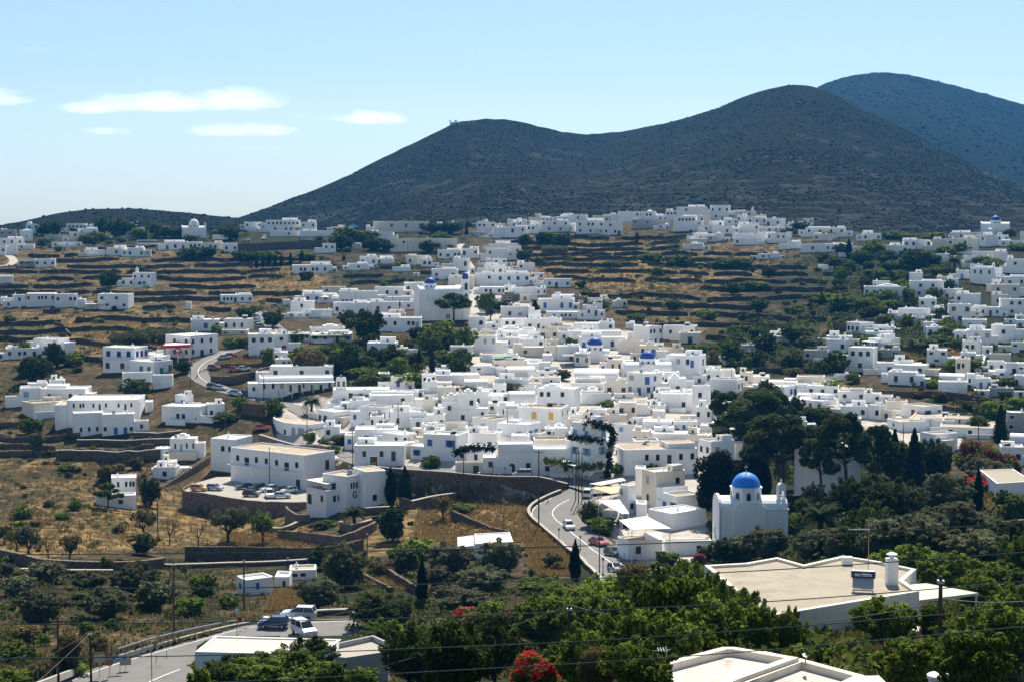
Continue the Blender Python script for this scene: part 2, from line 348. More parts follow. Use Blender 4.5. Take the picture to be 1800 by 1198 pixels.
# --- terraces
PXG, PYG = proj(GX, GY, H)
TZONES = [([(-360, 432), (240, 432), (480, 440), (600, 470), (560, 520), (470, 540), (330, 590), (200, 640), (-360, 660)], 2.4),
          ([(860, 420), (1010, 404), (1180, 402), (1280, 425), (1480, 440), (1500, 560), (1440, 610), (1240, 610), (1110, 575), (1000, 500), (900, 480)], 2.5),
          ([(-360, 690), (30, 700), (150, 760), (270, 765), (330, 800), (250, 840), (200, 900), (-360, 900)], 2.0),
          ([(560, 470), (830, 440), (830, 500), (620, 500)], 2.2), ([(1500, 480), (1800, 470), (1900, 500), (1560, 560)], 2.4),
          ([(1180, 640), (1500, 620), (1480, 660), (1250, 655)], 2.0), ([(1440, 610), (1740, 590), (1740, 640), (1560, 650)], 2.2), ([(1530, 690), (1800, 690), (1800, 740), (1600, 730)], 2.0)]
# ---------------------------------------------------------------- the houses, read off the photograph.
# '@ ox oy s' opens a list measured in an enlargement (photo = o + n / s); each line: left right top base, then
# c = near corner, a = turn in degrees, d = depth in metres, = window rows per storey (front|side), ~ shutter colour, + features
HTXT = """
@ 0 340 3.993
185 275 215 292 =ww
0 112 255 338 =w.w. +G
0 170 315 378 =wkw +C
0 45 370 437 =w
45 120 362 432 =.
120 240 357 392 =w.
360 582 342 373 =w.w.w
320 482 290 338 =n.n +GR
487 572 268 342 =.
550 686 246 336 =n.n/w.w d6
470 612 180 242 =wwwww
600 665 187 235 =.w
370 470 212 244 =.
907 973 145 214 =w/w d4
745 967 266 310 =.wwdww +B
862 940 242 272 =. +R
1112 1198 188 230 =w.w
1152 1420 340 394 =d.w.d.www ~b d8
1420 1570 346 396 =.ww.
1570 1672 351 408 =w.w d6
598 742 397 434 =..
742 892 383 436 =.kw
890 1013 382 444 =w..w +C
131 245 462 515 =kk. +GU
245 389 462 515 =w.w.w +C
0 92 574 628 =... +U
935 1099 556 652 c1060 =w.w.w/.dG. +B
850 938 593 654 =w.w
95 182 712 795 =.k.
180 392 702 795 =k..www.k
388 546 706 800 =w..ww
0 100 734 776 =.
540 602 742 806 =.
692 942 706 810 c900 =w.w./.w..w +C
598 742 772 812 =... +NU
1552 1776 712 768 =kkwd.w.w +C
1304 1341 764 808 =. d3
1340 1545 884 965 =..b.w d7 +C
1572 1782 880 962 c1745 =a.w.w. +T
1545 1742 958 992 =. +R
50 396 1082 1154 =w.ww.d.w.w +C
236 490 1022 1128 c396 =..w|w +C
@ 0 560 4.278
780 1116 216 400 c1014 =www/w.w.|www/... +CF ~b d9
1116 1232 256 320 =... +U
975 1302 322 430 c1156 =.gg|.D.g ~g
925 1150 402 500 =. +N d3
1150 1300 420 520 =. +N d3
315 692 524 632 c640 =.a.o.w.w|. ~n
156 318 518 650 =d./n. ~l
368 486 458 540 =.d.. ~l d4
215 370 482 560 =.
165 515 632 752 c244 =.|. +R d9
558 790 704 874 =./.k.k.k. ~k d5
770 1010 712 868 =..../k.d.dk ~b d4
520 1095 604 765 c1045 =.k.kk..k.T.k...k.T.k./...|k.k/.. ~k d7
1090 1150 620 700 =.
1220 1597 658 782 c1500 =..ww.o|. d6
1318 1456 572 700 c1400 =.D|. ~b +F
1560 1698 636 752 =w..
1480 1600 690 740 =.
1283 1492 896 1050 c1470 =.w.d.w.w +KC ~n
1205 1286 972 1060 =.w
1255 1482 996 1062 =. +N d3
@ 0 780 4.5
1215 1422 180 286 c1390 =.w. +C
1275 1400 138 240 =.
@ 400 340 3.993
120 240 198 268 =w..w
225 272 206 272 =w
270 512 186 270 =wwwwwwww/.w.www d8
510 622 202 270 =w.k
300 512 262 302 =..k. d3
508 742 262 302 =.... d3
180 240 142 169 =w
255 312 146 169 =w
730 832 170 200 =w.ww +W
1022 1416 196 272 =...d..d..d. ~b d9
945 1166 272 354 c1166 =.
970 1030 236 282 =.
1140 1612 316 408 =.w...... d7
1450 1606 190 222 =..w. +B
667 762 352 418 =ww
870 942 352 390 =.
459 742 502 560 =.ww.ww.w.
925 1050 442 504 =k.w
1000 1166 456 494 =ww..
844 994 492 536 =.w.
1250 1416 436 500 =w.w
1358 1442 456 514 =aa d5
1475 1642 396 456 =w.d.ww
1640 1762 386 458 =d..k
1580 1702 456 546 c1688 =..d
1428 1617 532 600 =.
1505 1602 495 540 =. +C
1155 1286 516 548 =. d3
1300 1346 558 582 =k d3
1240 1442 626 696 =w..ww
1028 1242 658 726 =..k.w.
1545 1732 590 666 =.
1500 1672 660 704 =.
785 1056 686 778 c1050 =...../www..w.w d7
665 832 656 700 =.
530 786 704 764 =k.w.w.k
435 606 756 850 c432 =..w..
388 442 746 786 =.
420 592 836 872 =. d4
735 992 766 846 =w.k...
868 992 772 846 =.....ww
590 736 816 872 =...
990 1202 762 840 =.w.w.
1070 1312 726 766 =..
1218 1352 762 816 =.w.w
1290 1402 690 746 =.w
1050 1362 872 968 =.w.w..wwd ~n d8
1070 1262 840 905 =.
148 332 986 1140 c326 =kwk/.. d8
328 426 988 1110 =w/.r
425 582 976 1036 =w.w.w +U
580 832 942 1010 =. +KR
585 876 986 1046 =d.d.d.w +U
970 1192 1046 1158 c1185 =w.d ~n
1188 1272 1082 1128 =.
325 422 1110 1176 =.
332 462 1160 1206 =.
1560 1722 1072 1150 =.
@ 800 340 3.993
150 287 202 272 =ww.w
265 352 242 310 =.
345 500 232 308 =.d.w +F
100 266 272 306 =w.w.n +G
498 596 222 282 =.
365 502 180 220 =.
160 236 155 195 =w.
360 552 160 186 =w.w
557 602 140 222 =.
600 746 146 190 =.wwww
708 802 116 160 =.w +B
745 936 130 188 =..w.
594 806 190 270 c804 =w.w.w/.k.w. d8
805 852 222 272 =.
850 1052 190 284 =w.ww.w/k.w.k
1040 1172 196 290 =.w../w.wd
960 1092 122 170 =w.w +W
1090 1152 120 176 =.
1145 1302 100 172 =...w
1304 1412 106 176 =.ww.
1410 1492 140 178 =w.w
1240 1516 182 246 =w..w..d.d ~n +G
235 442 352 412 c372 =..|w.
220 372 386 472 =k...
370 462 372 466 =.w
205 287 466 508 =.
290 356 470 508 =.
436 566 490 538 =w.. d5
140 206 490 566 =w.w +G
205 346 505 572 =.
345 416 532 582 =. +C
260 526 564 646 =.w.w.w.w ~l +F
140 262 560 648 =..w
620 820 600 660 c806 =.w.d..w
160 400 656 710 =.ww.ww.
398 577 660 746 =.....
572 642 662 716 =w.w +C
320 452 712 758 =. +S
450 532 712 766 =.r. +W
575 836 740 830 =.d...d.d ~b
690 836 710 760 =. +C
832 862 770 830 =w
834 928 722 766 =. +S
928 1082 736 770 =..
1128 1212 750 800 =.w d5
1100 1150 756 800 =.
640 886 830 880 =.d.www..
320 522 796 878 =.w.d. ~n
330 492 880 940 =.
93 216 868 962 =.a
210 326 910 954 =.
485 752 880 966 =.... d6
664 822 930 1012 =.W.W +WR
820 1016 910 978 =..r.. ~k
1012 1122 900 968 =.w
798 1172 965 1036 =.w....
130 292 998 1130 =..n.n +R d8
288 624 1002 1050 =.. +C
300 560 955 1010 =.. +K
1195 1260 910 950 =.
870 1202 1010 1092 =dww...w.w ~b d8
1144 1326 1036 1124 c1306 =.. +WR
@ 1100 560 4.278
50 276 58 205 c172 =.|ww.w/d.w.d +T d9
278 540 56 164 c520 =.w..w.w +T
400 568 104 184 =.d. d4
@ 740 560 4.278
570 742 142 210 =... +C
612 862 84 150 =...
820 952 104 150 =.
748 932 152 222 =...w
930 1032 160 210 =.
693 932 212 284 =....
925 1028 206 306 =..
1024 1192 206 310 =..D. ~r
450 702 266 326 =.n +R
543 802 312 396 =d...... ~b
800 982 326 388 =..
902 990 292 332 =. +V
155 312 352 410 =.w
40 162 404 450 =.
325 542 352 410 =.
100 452 420 490 =..
568 642 376 430 =.
638 872 376 446 =. +V
870 1022 392 460 =..
553 832 452 556 c812 =...D. ~r
828 1052 440 496 =. +R
808 1052 486 560 =... +R
320 512 470 540 =. +V
1150 1490 396 480 =. +V
1118 1492 482 576 =..|. +Rb
1268 1392 462 506 =. +V
40 232 475 590 =.
63 262 512 620 c252 =..|w. +W
0 134 606 786 c96 =../..|w/w +W
270 420 560 790 =.w/w. +RK
158 320 590 780 =. +RK
412 512 542 664 =.
505 702 632 706 =w...
518 662 562 644 =.
655 872 562 660 =. +V
870 1197 526 706 c1150 =...../..... +K
940 1000 690 720 =.
735 1112 672 836 c1050 =..Y..Y./.......|w.w/... +R d9
298 502 702 786 =. +T
380 702 752 872 c545 =.n.|..w.. +R d9
565 902 792 920 c812 =l..L.|w.w. ~l d7
180 356 784 920 c276 =.d ~b
15 356 872 1068 c268 =b.w ~b d7
55 182 816 900 =.b. +U
335 572 858 1000 c556 =..w +R
338 562 960 1096 =.w.w.
578 848 934 1160 =..../.A.w ~k
845 1102 906 1040 =. +R
843 1132 974 1180 =../.w.w
1130 1402 784 1190 c1270 =l.l/w.w/...|.l/.w/.. ~l +F
1404 1546 716 812 =.
1440 1690 796 960 c1605 =.l../..|. ~l +R
260 562 1076 1160 =..d.. +N d1
555 842 1100 1160 =... +N d1
1195 1432 560 640 =.. +N
1200 1380 540 600 =. +K
1440 1702 602 670 =.. +R
1450 1712 640 720 =..|. +R
930 1092 822 890 =. +K
1100 1240 712 770 =.
0 200 790 880 =. +R
@ 1040 740 4.278
131 800 212 408 c240 =w/w|...w.w.d.w.w ~k +R d12
370 708 378 650 c476 =.n./.w.|..../.... +C d8
330 400 352 560 =.
210 338 482 700 c272 =n./w.|./w ~n
340 412 620 720 =.
530 832 560 712 c634 =d.w|D.. ~b +G2
420 862 690 822 c602 =.|.
530 906 900 1012 c546 =.|....w. +G2
185 532 900 1046 c278 =.|w. +R
@ 1100 560 4.278
5 276 410 580 c196 =n.d/d.d.w|b./w. ~b d8
270 412 400 520 =. d5
300 604 276 470 c556 =..n.wd.|w/. ~b d9
600 754 282 346 =..w.
250 446 222 290 =.. +WR
600 832 382 456 =. +R
625 888 456 560 c834 =..|ww ~n +R
820 1086 432 490 =.
260 500 562 690 =..
496 638 502 740 c530 =.../.|w./.. d7
228 412 542 600 =.
180 300 646 710 =.
205 302 690 770 =.
80 352 768 858 =...D. ~r
352 546 770 862 =w.b..k
548 752 798 870 =. +K
188 560 862 912 =. +T
540 818 918 1112 c640 =..|n. +R
815 1002 934 1060 =.
1000 1172 952 1020 =.. +R
640 740 820 880 =.
950 1288 510 600 c1196 =...|..b.w ~b
1010 1292 472 540 =.
1284 1366 490 570 =.
1278 1492 432 510 =..
1362 1602 502 582 =w.w.w
1430 1602 492 540 =.
1180 1584 616 712 c1476 =..r.r.r.w|k. ~r
1150 1292 640 726 =d. ~r
1280 1512 570 650 =.
1328 1522 236 316 =w.. +G
1075 1278 128 176 =. +U
1080 1206 96 150 =. d4
870 1006 196 256 =.. +G
1560 1702 424 460 =.
@ 1420 560 4.279
138 312 158 254 c290 =..w
140 332 132 200 =.
290 496 30 116 c390 =.|ww +C
448 544 50 100 =.
435 648 98 165 =...ww
520 656 64 104 =w.. +B
452 692 150 244 c540 =w.a.a. +U
532 692 232 290 =..d +G
305 522 218 400 c488 =kwk/.w. d7
520 652 330 420 =.d
648 912 350 428 c878 =...w
648 796 314 390 =.w +C
605 826 400 502 c806 =.w..w ~b
543 610 412 480 =.
800 878 424 500 =.w +C
985 1197 472 558 =.... d5
975 1182 442 490 =. +V
1253 1382 446 530 =.d.d ~b
1195 1262 412 522 =w.
1376 1447 470 510 =w
1366 1552 520 585 =.w.w +G
1366 1522 264 340 =.. +N
1355 1482 320 400 =w.w
1476 1582 332 440 =.w
1578 1626 332 430 =w
1548 1626 424 520 =w.
1360 1492 392 440 =.w
232 442 546 620 =. +R
410 546 560 630 =.
244 452 652 748 =..w
446 582 650 760 c542 =.w|ww
583 752 618 710 =. +R
703 1008 658 766 c880 =.r.|w.b +R ~b
592 1012 772 850 c700 =. +R d16
740 1120 756 840 =. +R d16
1000 1432 812 890 =. +R d14
843 1122 866 1000 c950 =.|. +R
1496 1626 700 850 =w./w. +G
1446 1626 960 1100 =..
1515 1626 888 960 =. +V
@ 1450 340 3.993
264 397 280 332 =w..w
0 146 240 305 =.w.. +C
0 56 285 330 =w
0 162 356 408 =w.w.w.w d6
404 552 364 424 =..
190 262 376 436 =.
549 748 326 392 =b.w...w ~b
754 862 320 406 =.
844 1072 316 418 =w.w./.w..
872 1092 274 320 =.w.w
1058 1214 292 376 c1124 =..
1215 1398 330 372 =.
1372 1398 268 330 =.
785 872 424 478 =w. +C
984 1088 442 524 =.w
1034 1274 408 476 =..w..
950 992 484 526 =.
1274 1398 462 560 =.w.
1255 1300 490 550 =.
1020 1244 522 640 c1190 =.b.w..w./...... +B ~b
1226 1398 584 648 =w.d..w
1174 1372 640 722 =. +W
335 452 614 680 =w.w
274 568 654 724 =w.wd..w.n.w +K
590 682 556 650 =./d.
596 832 614 732 c596 =.w.w./.w...w d7
900 1084 704 788 =w..
868 1028 778 910 =r.w/.w. ~b
1024 1224 798 862 =.w.k.d.w
1226 1398 740 858 =.kw/.w.
513 738 810 898 c660 =..w.|. +C
444 518 838 896 =.
540 702 878 906 =.
748 892 854 900 =.
752 882 886 955 =.w.w.
968 1132 884 962 =.w..w
1000 1164 958 1070 =.n.n
928 1002 958 1028 =.
1164 1334 926 1050 =.w.
1324 1398 954 1052 =.
1338 1398 888 962 =w
@ 1150 340 3.994
388 530 78 178 =w.w.w/.w.w.
525 567 122 172 =.
562 716 106 168 =.d.w. +B
712 782 140 182 =. +C
384 492 192 270 =.w
488 588 180 222 =.w.w
578 652 154 200 =.
650 792 166 216 =w.w.w
778 922 176 228 =d.w.
400 556 226 286 =..
553 642 236 280 =.
590 742 216 282 =...w
738 882 230 278 =.
548 692 280 322 =..
553 722 312 362 =.
718 792 276 326 =.
790 926 278 348 =w..w.w
922 966 270 320 =.
276 442 284 340 =.. +U
250 370 318 350 =. +U
254 346 350 392 =. +U
438 492 280 336 =.
1060 1342 240 308 =w.w.w.w
1112 1258 284 332 =w..
1034 1104 224 256 =.
930 1032 340 388 =.
1030 1392 354 410 =.w.w.w.
724 802 424 462 =w
804 888 420 456 =.. +K
1144 1218 500 536 =..
1290 1392 416 446 =..
75 166 90 160 =.
156 372 74 166 =.w... d9
270 354 82 162 =.ww. +G
128 296 160 266 =.wwwww
272 392 156 226 =.w. +C
@ 370 560 4.278
440 926 356 452 =w..w..w d7
370 932 440 552 =k.k.k.T.Tk.T.T.k ~k +U
918 1346 530 622 c1346 =..... d8
1345 1562 546 612 =..
1350 1472 436 540 =.b. ~b
1218 1352 456 516 =..
880 1062 632 690 =.
1055 1182 572 630 =. +S
1040 1262 612 680 =. +R
1195 1542 572 650 =..
800 1128 696 800 c932 =wd.|.. d8
1125 1368 662 782 c1286 =...|b.b ~b +R
848 978 806 900 =w.
1345 1624 696 816 c1640 =.w..w.w
1535 1712 602 720 =..k
1080 1410 828 950 =.b.bd. ~b
1282 1560 868 960 c1438 =.w|. d8
1065 1470 950 1108 =.w..k.D. ~k +F d8
1620 1711 470 610 =.
1600 1711 560 620 =. +R
"""
HOUSES = []
def _parse():
    ox = oy = 0; s = 1
    for ln in HTXT.strip().split('\n'):
        t = ln.split()
        if t[0] == '@': ox, oy, s = float(t[1]), float(t[2]), float(t[3]); continue
        h = dict(x0=ox + float(t[0]) / s, x1=ox + float(t[1]) / s, yt=oy + float(t[2]) / s, yb=oy + float(t[3]) / s, c=None, a=None, d=None, rows='.', sh='k', fl='')
        for k in t[4:]:
            if k[0] == 'c': h['c'] = ox + float(k[1:]) / s
            elif k[0] == 'a': h['a'] = float(k[1:])
            elif k[0] == 'd' : h['d'] = float(k[1:])
            elif k[0] == '=': h['rows'] = k[1:]
            elif k[0] == '~': h['sh'] = k[1:]
            elif k[0] == '+': h['fl'] = k[1:]
        if h['c'] is not None and (h['c'] <= h['x0'] + 2 or h['c'] >= h['x1'] - 2): h['c'] = None
        HOUSES.append(h)
_parse()
# the two buildings whose corners are set by hand
HOUSES.append(dict(x0=402, x1=590, yt=799, yb=861, c=535, a=44, d=9, rows='kTkkkTk/........d|.d/..', sh='k', fl='RF', name='hotel'))
HOUSES.append(dict(x0=371, x1=412, yt=770, yb=828, c=None, a=30, d=9, rows='.kk/..', sh='k', fl='', name='hotelwing'))
HOUSES.append(dict(x0=538, x1=645, yt=861, yb=909, c=573, a=None, d=None, rows='A.w|.www....', sh='k', fl='RG1', name='corner'))
HOUSES.append(dict(x0=566, x1=646, yt=836, yb=899, c=609, a=None, d=None, rows='.d./...|.kkk.../.......', sh='k', fl='RG1', name='cornerupper'))
HOUSES.append(dict(x0=415.5, x1=481, yt=1018, yb=1046, c=430, a=None, d=None, rows='k|..b...', sh='b', fl='', name='hut'))
HOUSES.append(dict(x0=480, x1=511, yt=1012, yb=1031, c=None, a=None, d=4, rows='..d.', sh='k', fl='', name='hutannex'))
HOUSES.append(dict(x0=508, x1=556, yt=1004, yb=1018, c=None, a=None, d=4, rows='kk.', sh='k', fl='R', name='hutshed'))
HOUSES.append(dict(x0=291, x1=384, yt=590, yb=629, c=334, a=None, d=None, rows='.k.k/.www|k.k.k./w.d.w.', sh='k', fl='C', name='station'))
HOUSES.append(dict(x0=197, x1=240, yt=838, yb=884, c=None, a=0, d=5, rows='.k.kkk/...', sh='k', fl='', name='towerhouse'))
HOUSES.append(dict(x0=170, x1=238, yt=870, yb=891, c=None, a=0, d=4, rows='..k.', sh='k', fl='', name='towerbase'))
HOUSES.append(dict(x0=640, x1=679, yt=826, yb=888, c=None, a=-20, d=7, rows='.../.w.', sh='k', fl='R', name='cornerwing'))
HOUSES.append(dict(x0=1395, x1=1513, yt=789, yb=868, c=1472, a=None, d=None, rows='...|.a', sh='n', fl='K', name='bigwall'))
HOUSE_SPOTS = []
def place(h):
    y = h['yb']; px = h['c'] if h['c'] is not None else (h['x0'] + h['x1']) / 2
    p = P(px, y); k = ppm(p); base = -math.atan2(p.x, p.y)
    h['ppm'] = k; h['h'] = (y - h['yt']) / k
    rr = random.Random(int(h['x0'] * 7 + h['yt'] * 13)); h['rr'] = rr
    if h['c'] is not None:
        w1 = (h['c'] - h['x0']) / k; w2 = (h['x1'] - h['c']) / k
        if h['a'] is not None: ph = R(h['a'])
        elif w1 >= w2: ph = min(max(math.atan2(w2, .75 * w1), R(7)), R(45))
        else: ph = min(max(math.atan2(.75 * w2, w1), R(45)), R(80))
        Wd = w1 / math.cos(ph); Dp = w2 / math.sin(ph)
        # the front runs from the near corner back to the left, the side back to the right
        h['w'] = Wd; h['dp'] = Dp; h['yaw'] = base - ph
        ax = Vector((math.cos(h['yaw']), math.sin(h['yaw']), 0)); ay = Vector((-ax.y, ax.x, 0))
        h['o'] = p - ax * Wd / 2           # middle of the front foot
    else:
        w = (h['x1'] - h['x0']) / k
        ya = R(h['a']) if h['a'] is not None else R(rr.uniform(-7, 7)) * (.4 if w > 20 else 1)
        h['w'] = w / math.cos(ya); h['dp'] = h['d'] or min(max(4.5, w * .75), 9); h['yaw'] = base - ya; h['o'] = p
        if h['a'] is None: h['w'] = max(2.0, h['w'] - abs(math.sin(ya)) * h['dp'])
    HOUSE_SPOTS.append((h['o'].x, h['o'].y + h['dp'] * .4, max(h['w'], h['dp']) * .5 + 3))
for h in HOUSES: place(h)
def infill(poly, n, seed):     # the small cubes that crowd the lanes between the larger houses
    rr = random.Random(seed); c = t = 0; xs = [p[0] for p in poly]; ys = [p[1] for p in poly]
    while c < n and t < 6000:
        t += 1; x = rr.uniform(min(xs), max(xs)); y = rr.uniform(min(ys), max(ys))
        if not inpoly([x], [y], poly)[0]: continue
        p = P(x, y); k = ppm(p); w = rr.uniform(3.2, 6.5); hh = rr.uniform(2.4, 5.2)
        if any((p.x - a) ** 2 + (p.y + 2 - b) ** 2 < (r * .62 + w * .45) ** 2 for a, b, r in HOUSE_SPOTS): continue
        if any(min((p.x - q.x) ** 2 + (p.y - q.y) ** 2 for q in cl[::2]) < (w_ * .5 + w * .6 + 1) ** 2 for cl, w_ in ROADS): continue
        g = dict(x0=x - w * k / 2, x1=x + w * k / 2, yt=y - hh * k, yb=y, c=None, a=None, d=rr.uniform(3.5, 6), rows=rr.choice(('k.d', '.w.k', 'd.k', 'k.k', 'wk.', '.d.', 'k.k/.d.')), sh=rr.choice('kkkbbln'), fl=rr.choice(('', '', 'C', 'R', 'W', 'K')))
        place(g); HOUSES.append(g); c += 1
    print('infill', c)
infill([(600, 700), (830, 615), (815, 480), (880, 450), (1000, 500), (1130, 575), (1260, 650), (1480, 690), (1680, 745), (1300, 800), (1180, 830), (700, 810), (560, 760)], 70, 3)
infill([(830, 412), (960, 385), (1150, 372), (1400, 382), (1480, 418), (1240, 420), (1000, 412)], 22, 4)
infill([(1560, 600), (1640, 480), (1720, 430), (1800, 420), (1800, 640), (1640, 700)], 26, 5)
print('houses', len(HOUSES))
# (runs after the house list is read, so that terraces keep clear of the houses)
TMASK = np.zeros_like(H); TSTEP = np.full_like(H, 2.4)
for poly, st in TZONES:
    m = inpoly(PXG, PYG, poly); TMASK[m] = 1; TSTEP[m] = st
for (hx, hy, hr) in HOUSE_SPOTS:
    ju = (hx / hy * F + 900 - U0) / DU; du = hr / hy * F / DU; jy = (math.log(hy) - LY0) / DLY; dy = hr / hy / DLY
    TMASK[max(0, int(ju - du)):int(ju + du) + 2, max(0, int(jy - dy * 1.1)):int(jy + dy * .8) + 2] = 0
for cl, w in ROADS:
    for p in cl[::2]:
        ju = (p.x / p.y * F + 900 - U0) / DU; du = (w / 2 + 3) / p.y * F / DU; jy = (math.log(p.y) - LY0) / DLY; dy = (w / 2 + 3) / p.y / DLY
        TMASK[max(0, int(ju - du)):int(ju + du) + 2, max(0, int(jy - dy)):int(jy + dy) + 2] = 0
A = blur(blur(TMASK, 2, 1), 2, 0)
wob = fbm(GX / 45, GY / 60, 3, 1) * 1.7 + fbm(GX / 140, GY / 90, 2, 5) * 1.8 + noise2(GX / 9, GY / 14, 3) * .5
S = (H + wob) / TSTEP; KF = np.floor(S); FR = S - KF
RISE = .90
ft = np.where(FR < RISE, FR / RISE * .30, .30 + (FR - RISE) / (1 - RISE) * .70)
HT = H + A * (ft - FR) * TSTEP
HT = HT + fbm(GX / 7, GY / 9, 4, 4) * np.where(TMASK > 0, .5, .22) * np.clip((GY - 30) / 100, 0, 1) * (A * .8 + .2)
for cl, w in ROADS:      # keep the road bed clear of the roughness
    for p in cl:
        ju = (p.x / p.y * F + 900 - U0) / DU; du = (w / 2 + .8) / p.y * F / DU; jy = (math.log(p.y) - LY0) / DLY; dy = (w / 2 + .8) / p.y / DLY
        sl = (slice(max(0, int(ju - du)), int(ju + du) + 2), slice(max(0, int(jy - dy)), int(jy + dy) + 2)); HT[sl] = np.minimum(HT[sl], H[sl])
def ground(x, y): return float(bil(HT, x, y))
# --- ground cover by zone
COVER = np.zeros((NU, NY, 4)); COVER[..., 3] = 1
def zone(poly, ch, v=1.0):
    m = inpoly(PXG, PYG, poly); COVER[m, ch] = v
    for c in range(3):
        if c != ch: COVER[m, c] = 0
G_, GR, PV = 0, 1, 2
zone([(-400, 1300), (-400, 380), (2200, 380), (2200, 1300)], G_, .22)
for poly, st in TZONES[:3]: zone(poly, G_, .46)
zone([(1480, 380), (2200, 380), (2200, 700), (1480, 640), (1470, 520)], GR, .9)
zone([(1480, 380), (1560, 380), (1500, 520), (1430, 600), (1250, 600), (1290, 530)], GR, .6)
zone([(-400, 380), (560, 380), (830, 400), (830, 445), (600, 450), (480, 440), (240, 432), (-400, 430)], GR, .65)
zone([(560, 596), (830, 590), (830, 680), (600, 690), (560, 650)], GR, 1)
zone([(560, 455), (830, 450), (820, 500), (600, 505)], GR, .6)
zone([(-400, 980), (560, 980), (700, 965), (1000, 960), (1110, 1010), (1250, 870), (2200, 820), (2200, 1300), (-400, 1300)], GR, .9)
zone([(-400, 985), (560, 985), (700, 965), (1000, 960), (1040, 1060), (900, 1120), (640, 1100), (400, 1085), (200, 1150), (-400, 1200)], GR, .50)
zone([(1180, 600), (1560, 600), (1560, 660), (1250, 660)], GR, .9)
zone([(1000, 410), (1300, 400), (1280, 425), (1100, 420)], GR, .4)
zone([(720, 880), (1005, 880), (985, 905), (940, 955), (800, 960), (640, 980), (640, 940)], G_, .8)
zone([(60, 900), (330, 870), (640, 955), (560, 962), (350, 958), (0, 985), (-300, 990), (-300, 940)], G_, .75)
zone([(920, 935), (945, 925), (1003, 985), (1010, 1012), (935, 1012)], G_, 1)
zone([(905, 445), (1035, 430), (1120, 440), (1250, 470), (1250, 500), (920, 500)], G_, .9)
zone([(1560, 605), (1730, 603), (1725, 645), (1600, 640)], G_, .9)
zone([(110, 560), (240, 560), (330, 590), (180, 620), (100, 600)], G_, 1)
zone([(430, 470), (560, 470), (560, 505), (430, 505)], G_, .9)
zone([(200, 1080), (300, 1090), (290, 1130), (190, 1150), (60, 1160), (60, 1120)], G_, .45)
zone([(480, 1040), (520, 1030), (540, 1065), (470, 1070)], G_, 1)
zone([(1710, 860), (1800, 840), (1800, 880), (1730, 905)], G_, 1)
zone([(600, 695), (830, 615), (815, 470), (870, 470), (960, 560), (1130, 585), (1260, 660), (1500, 680), (1690, 740), (1690, 790), (1300, 800), (1230, 880), (1260, 975), (1110, 1010), (1040, 870), (1000, 850), (700, 828), (480, 790), (500, 700)], PV, .9)
zone([(1255, 690), (1330, 690), (1480, 740), (1600, 780), (1600, 860), (1250, 880)], GR, .8)
def blurc(c): COVER[..., c] = blur(blur(COVER[..., c], 3, 1), 3, 0)
for c in range(3): blurc(c)
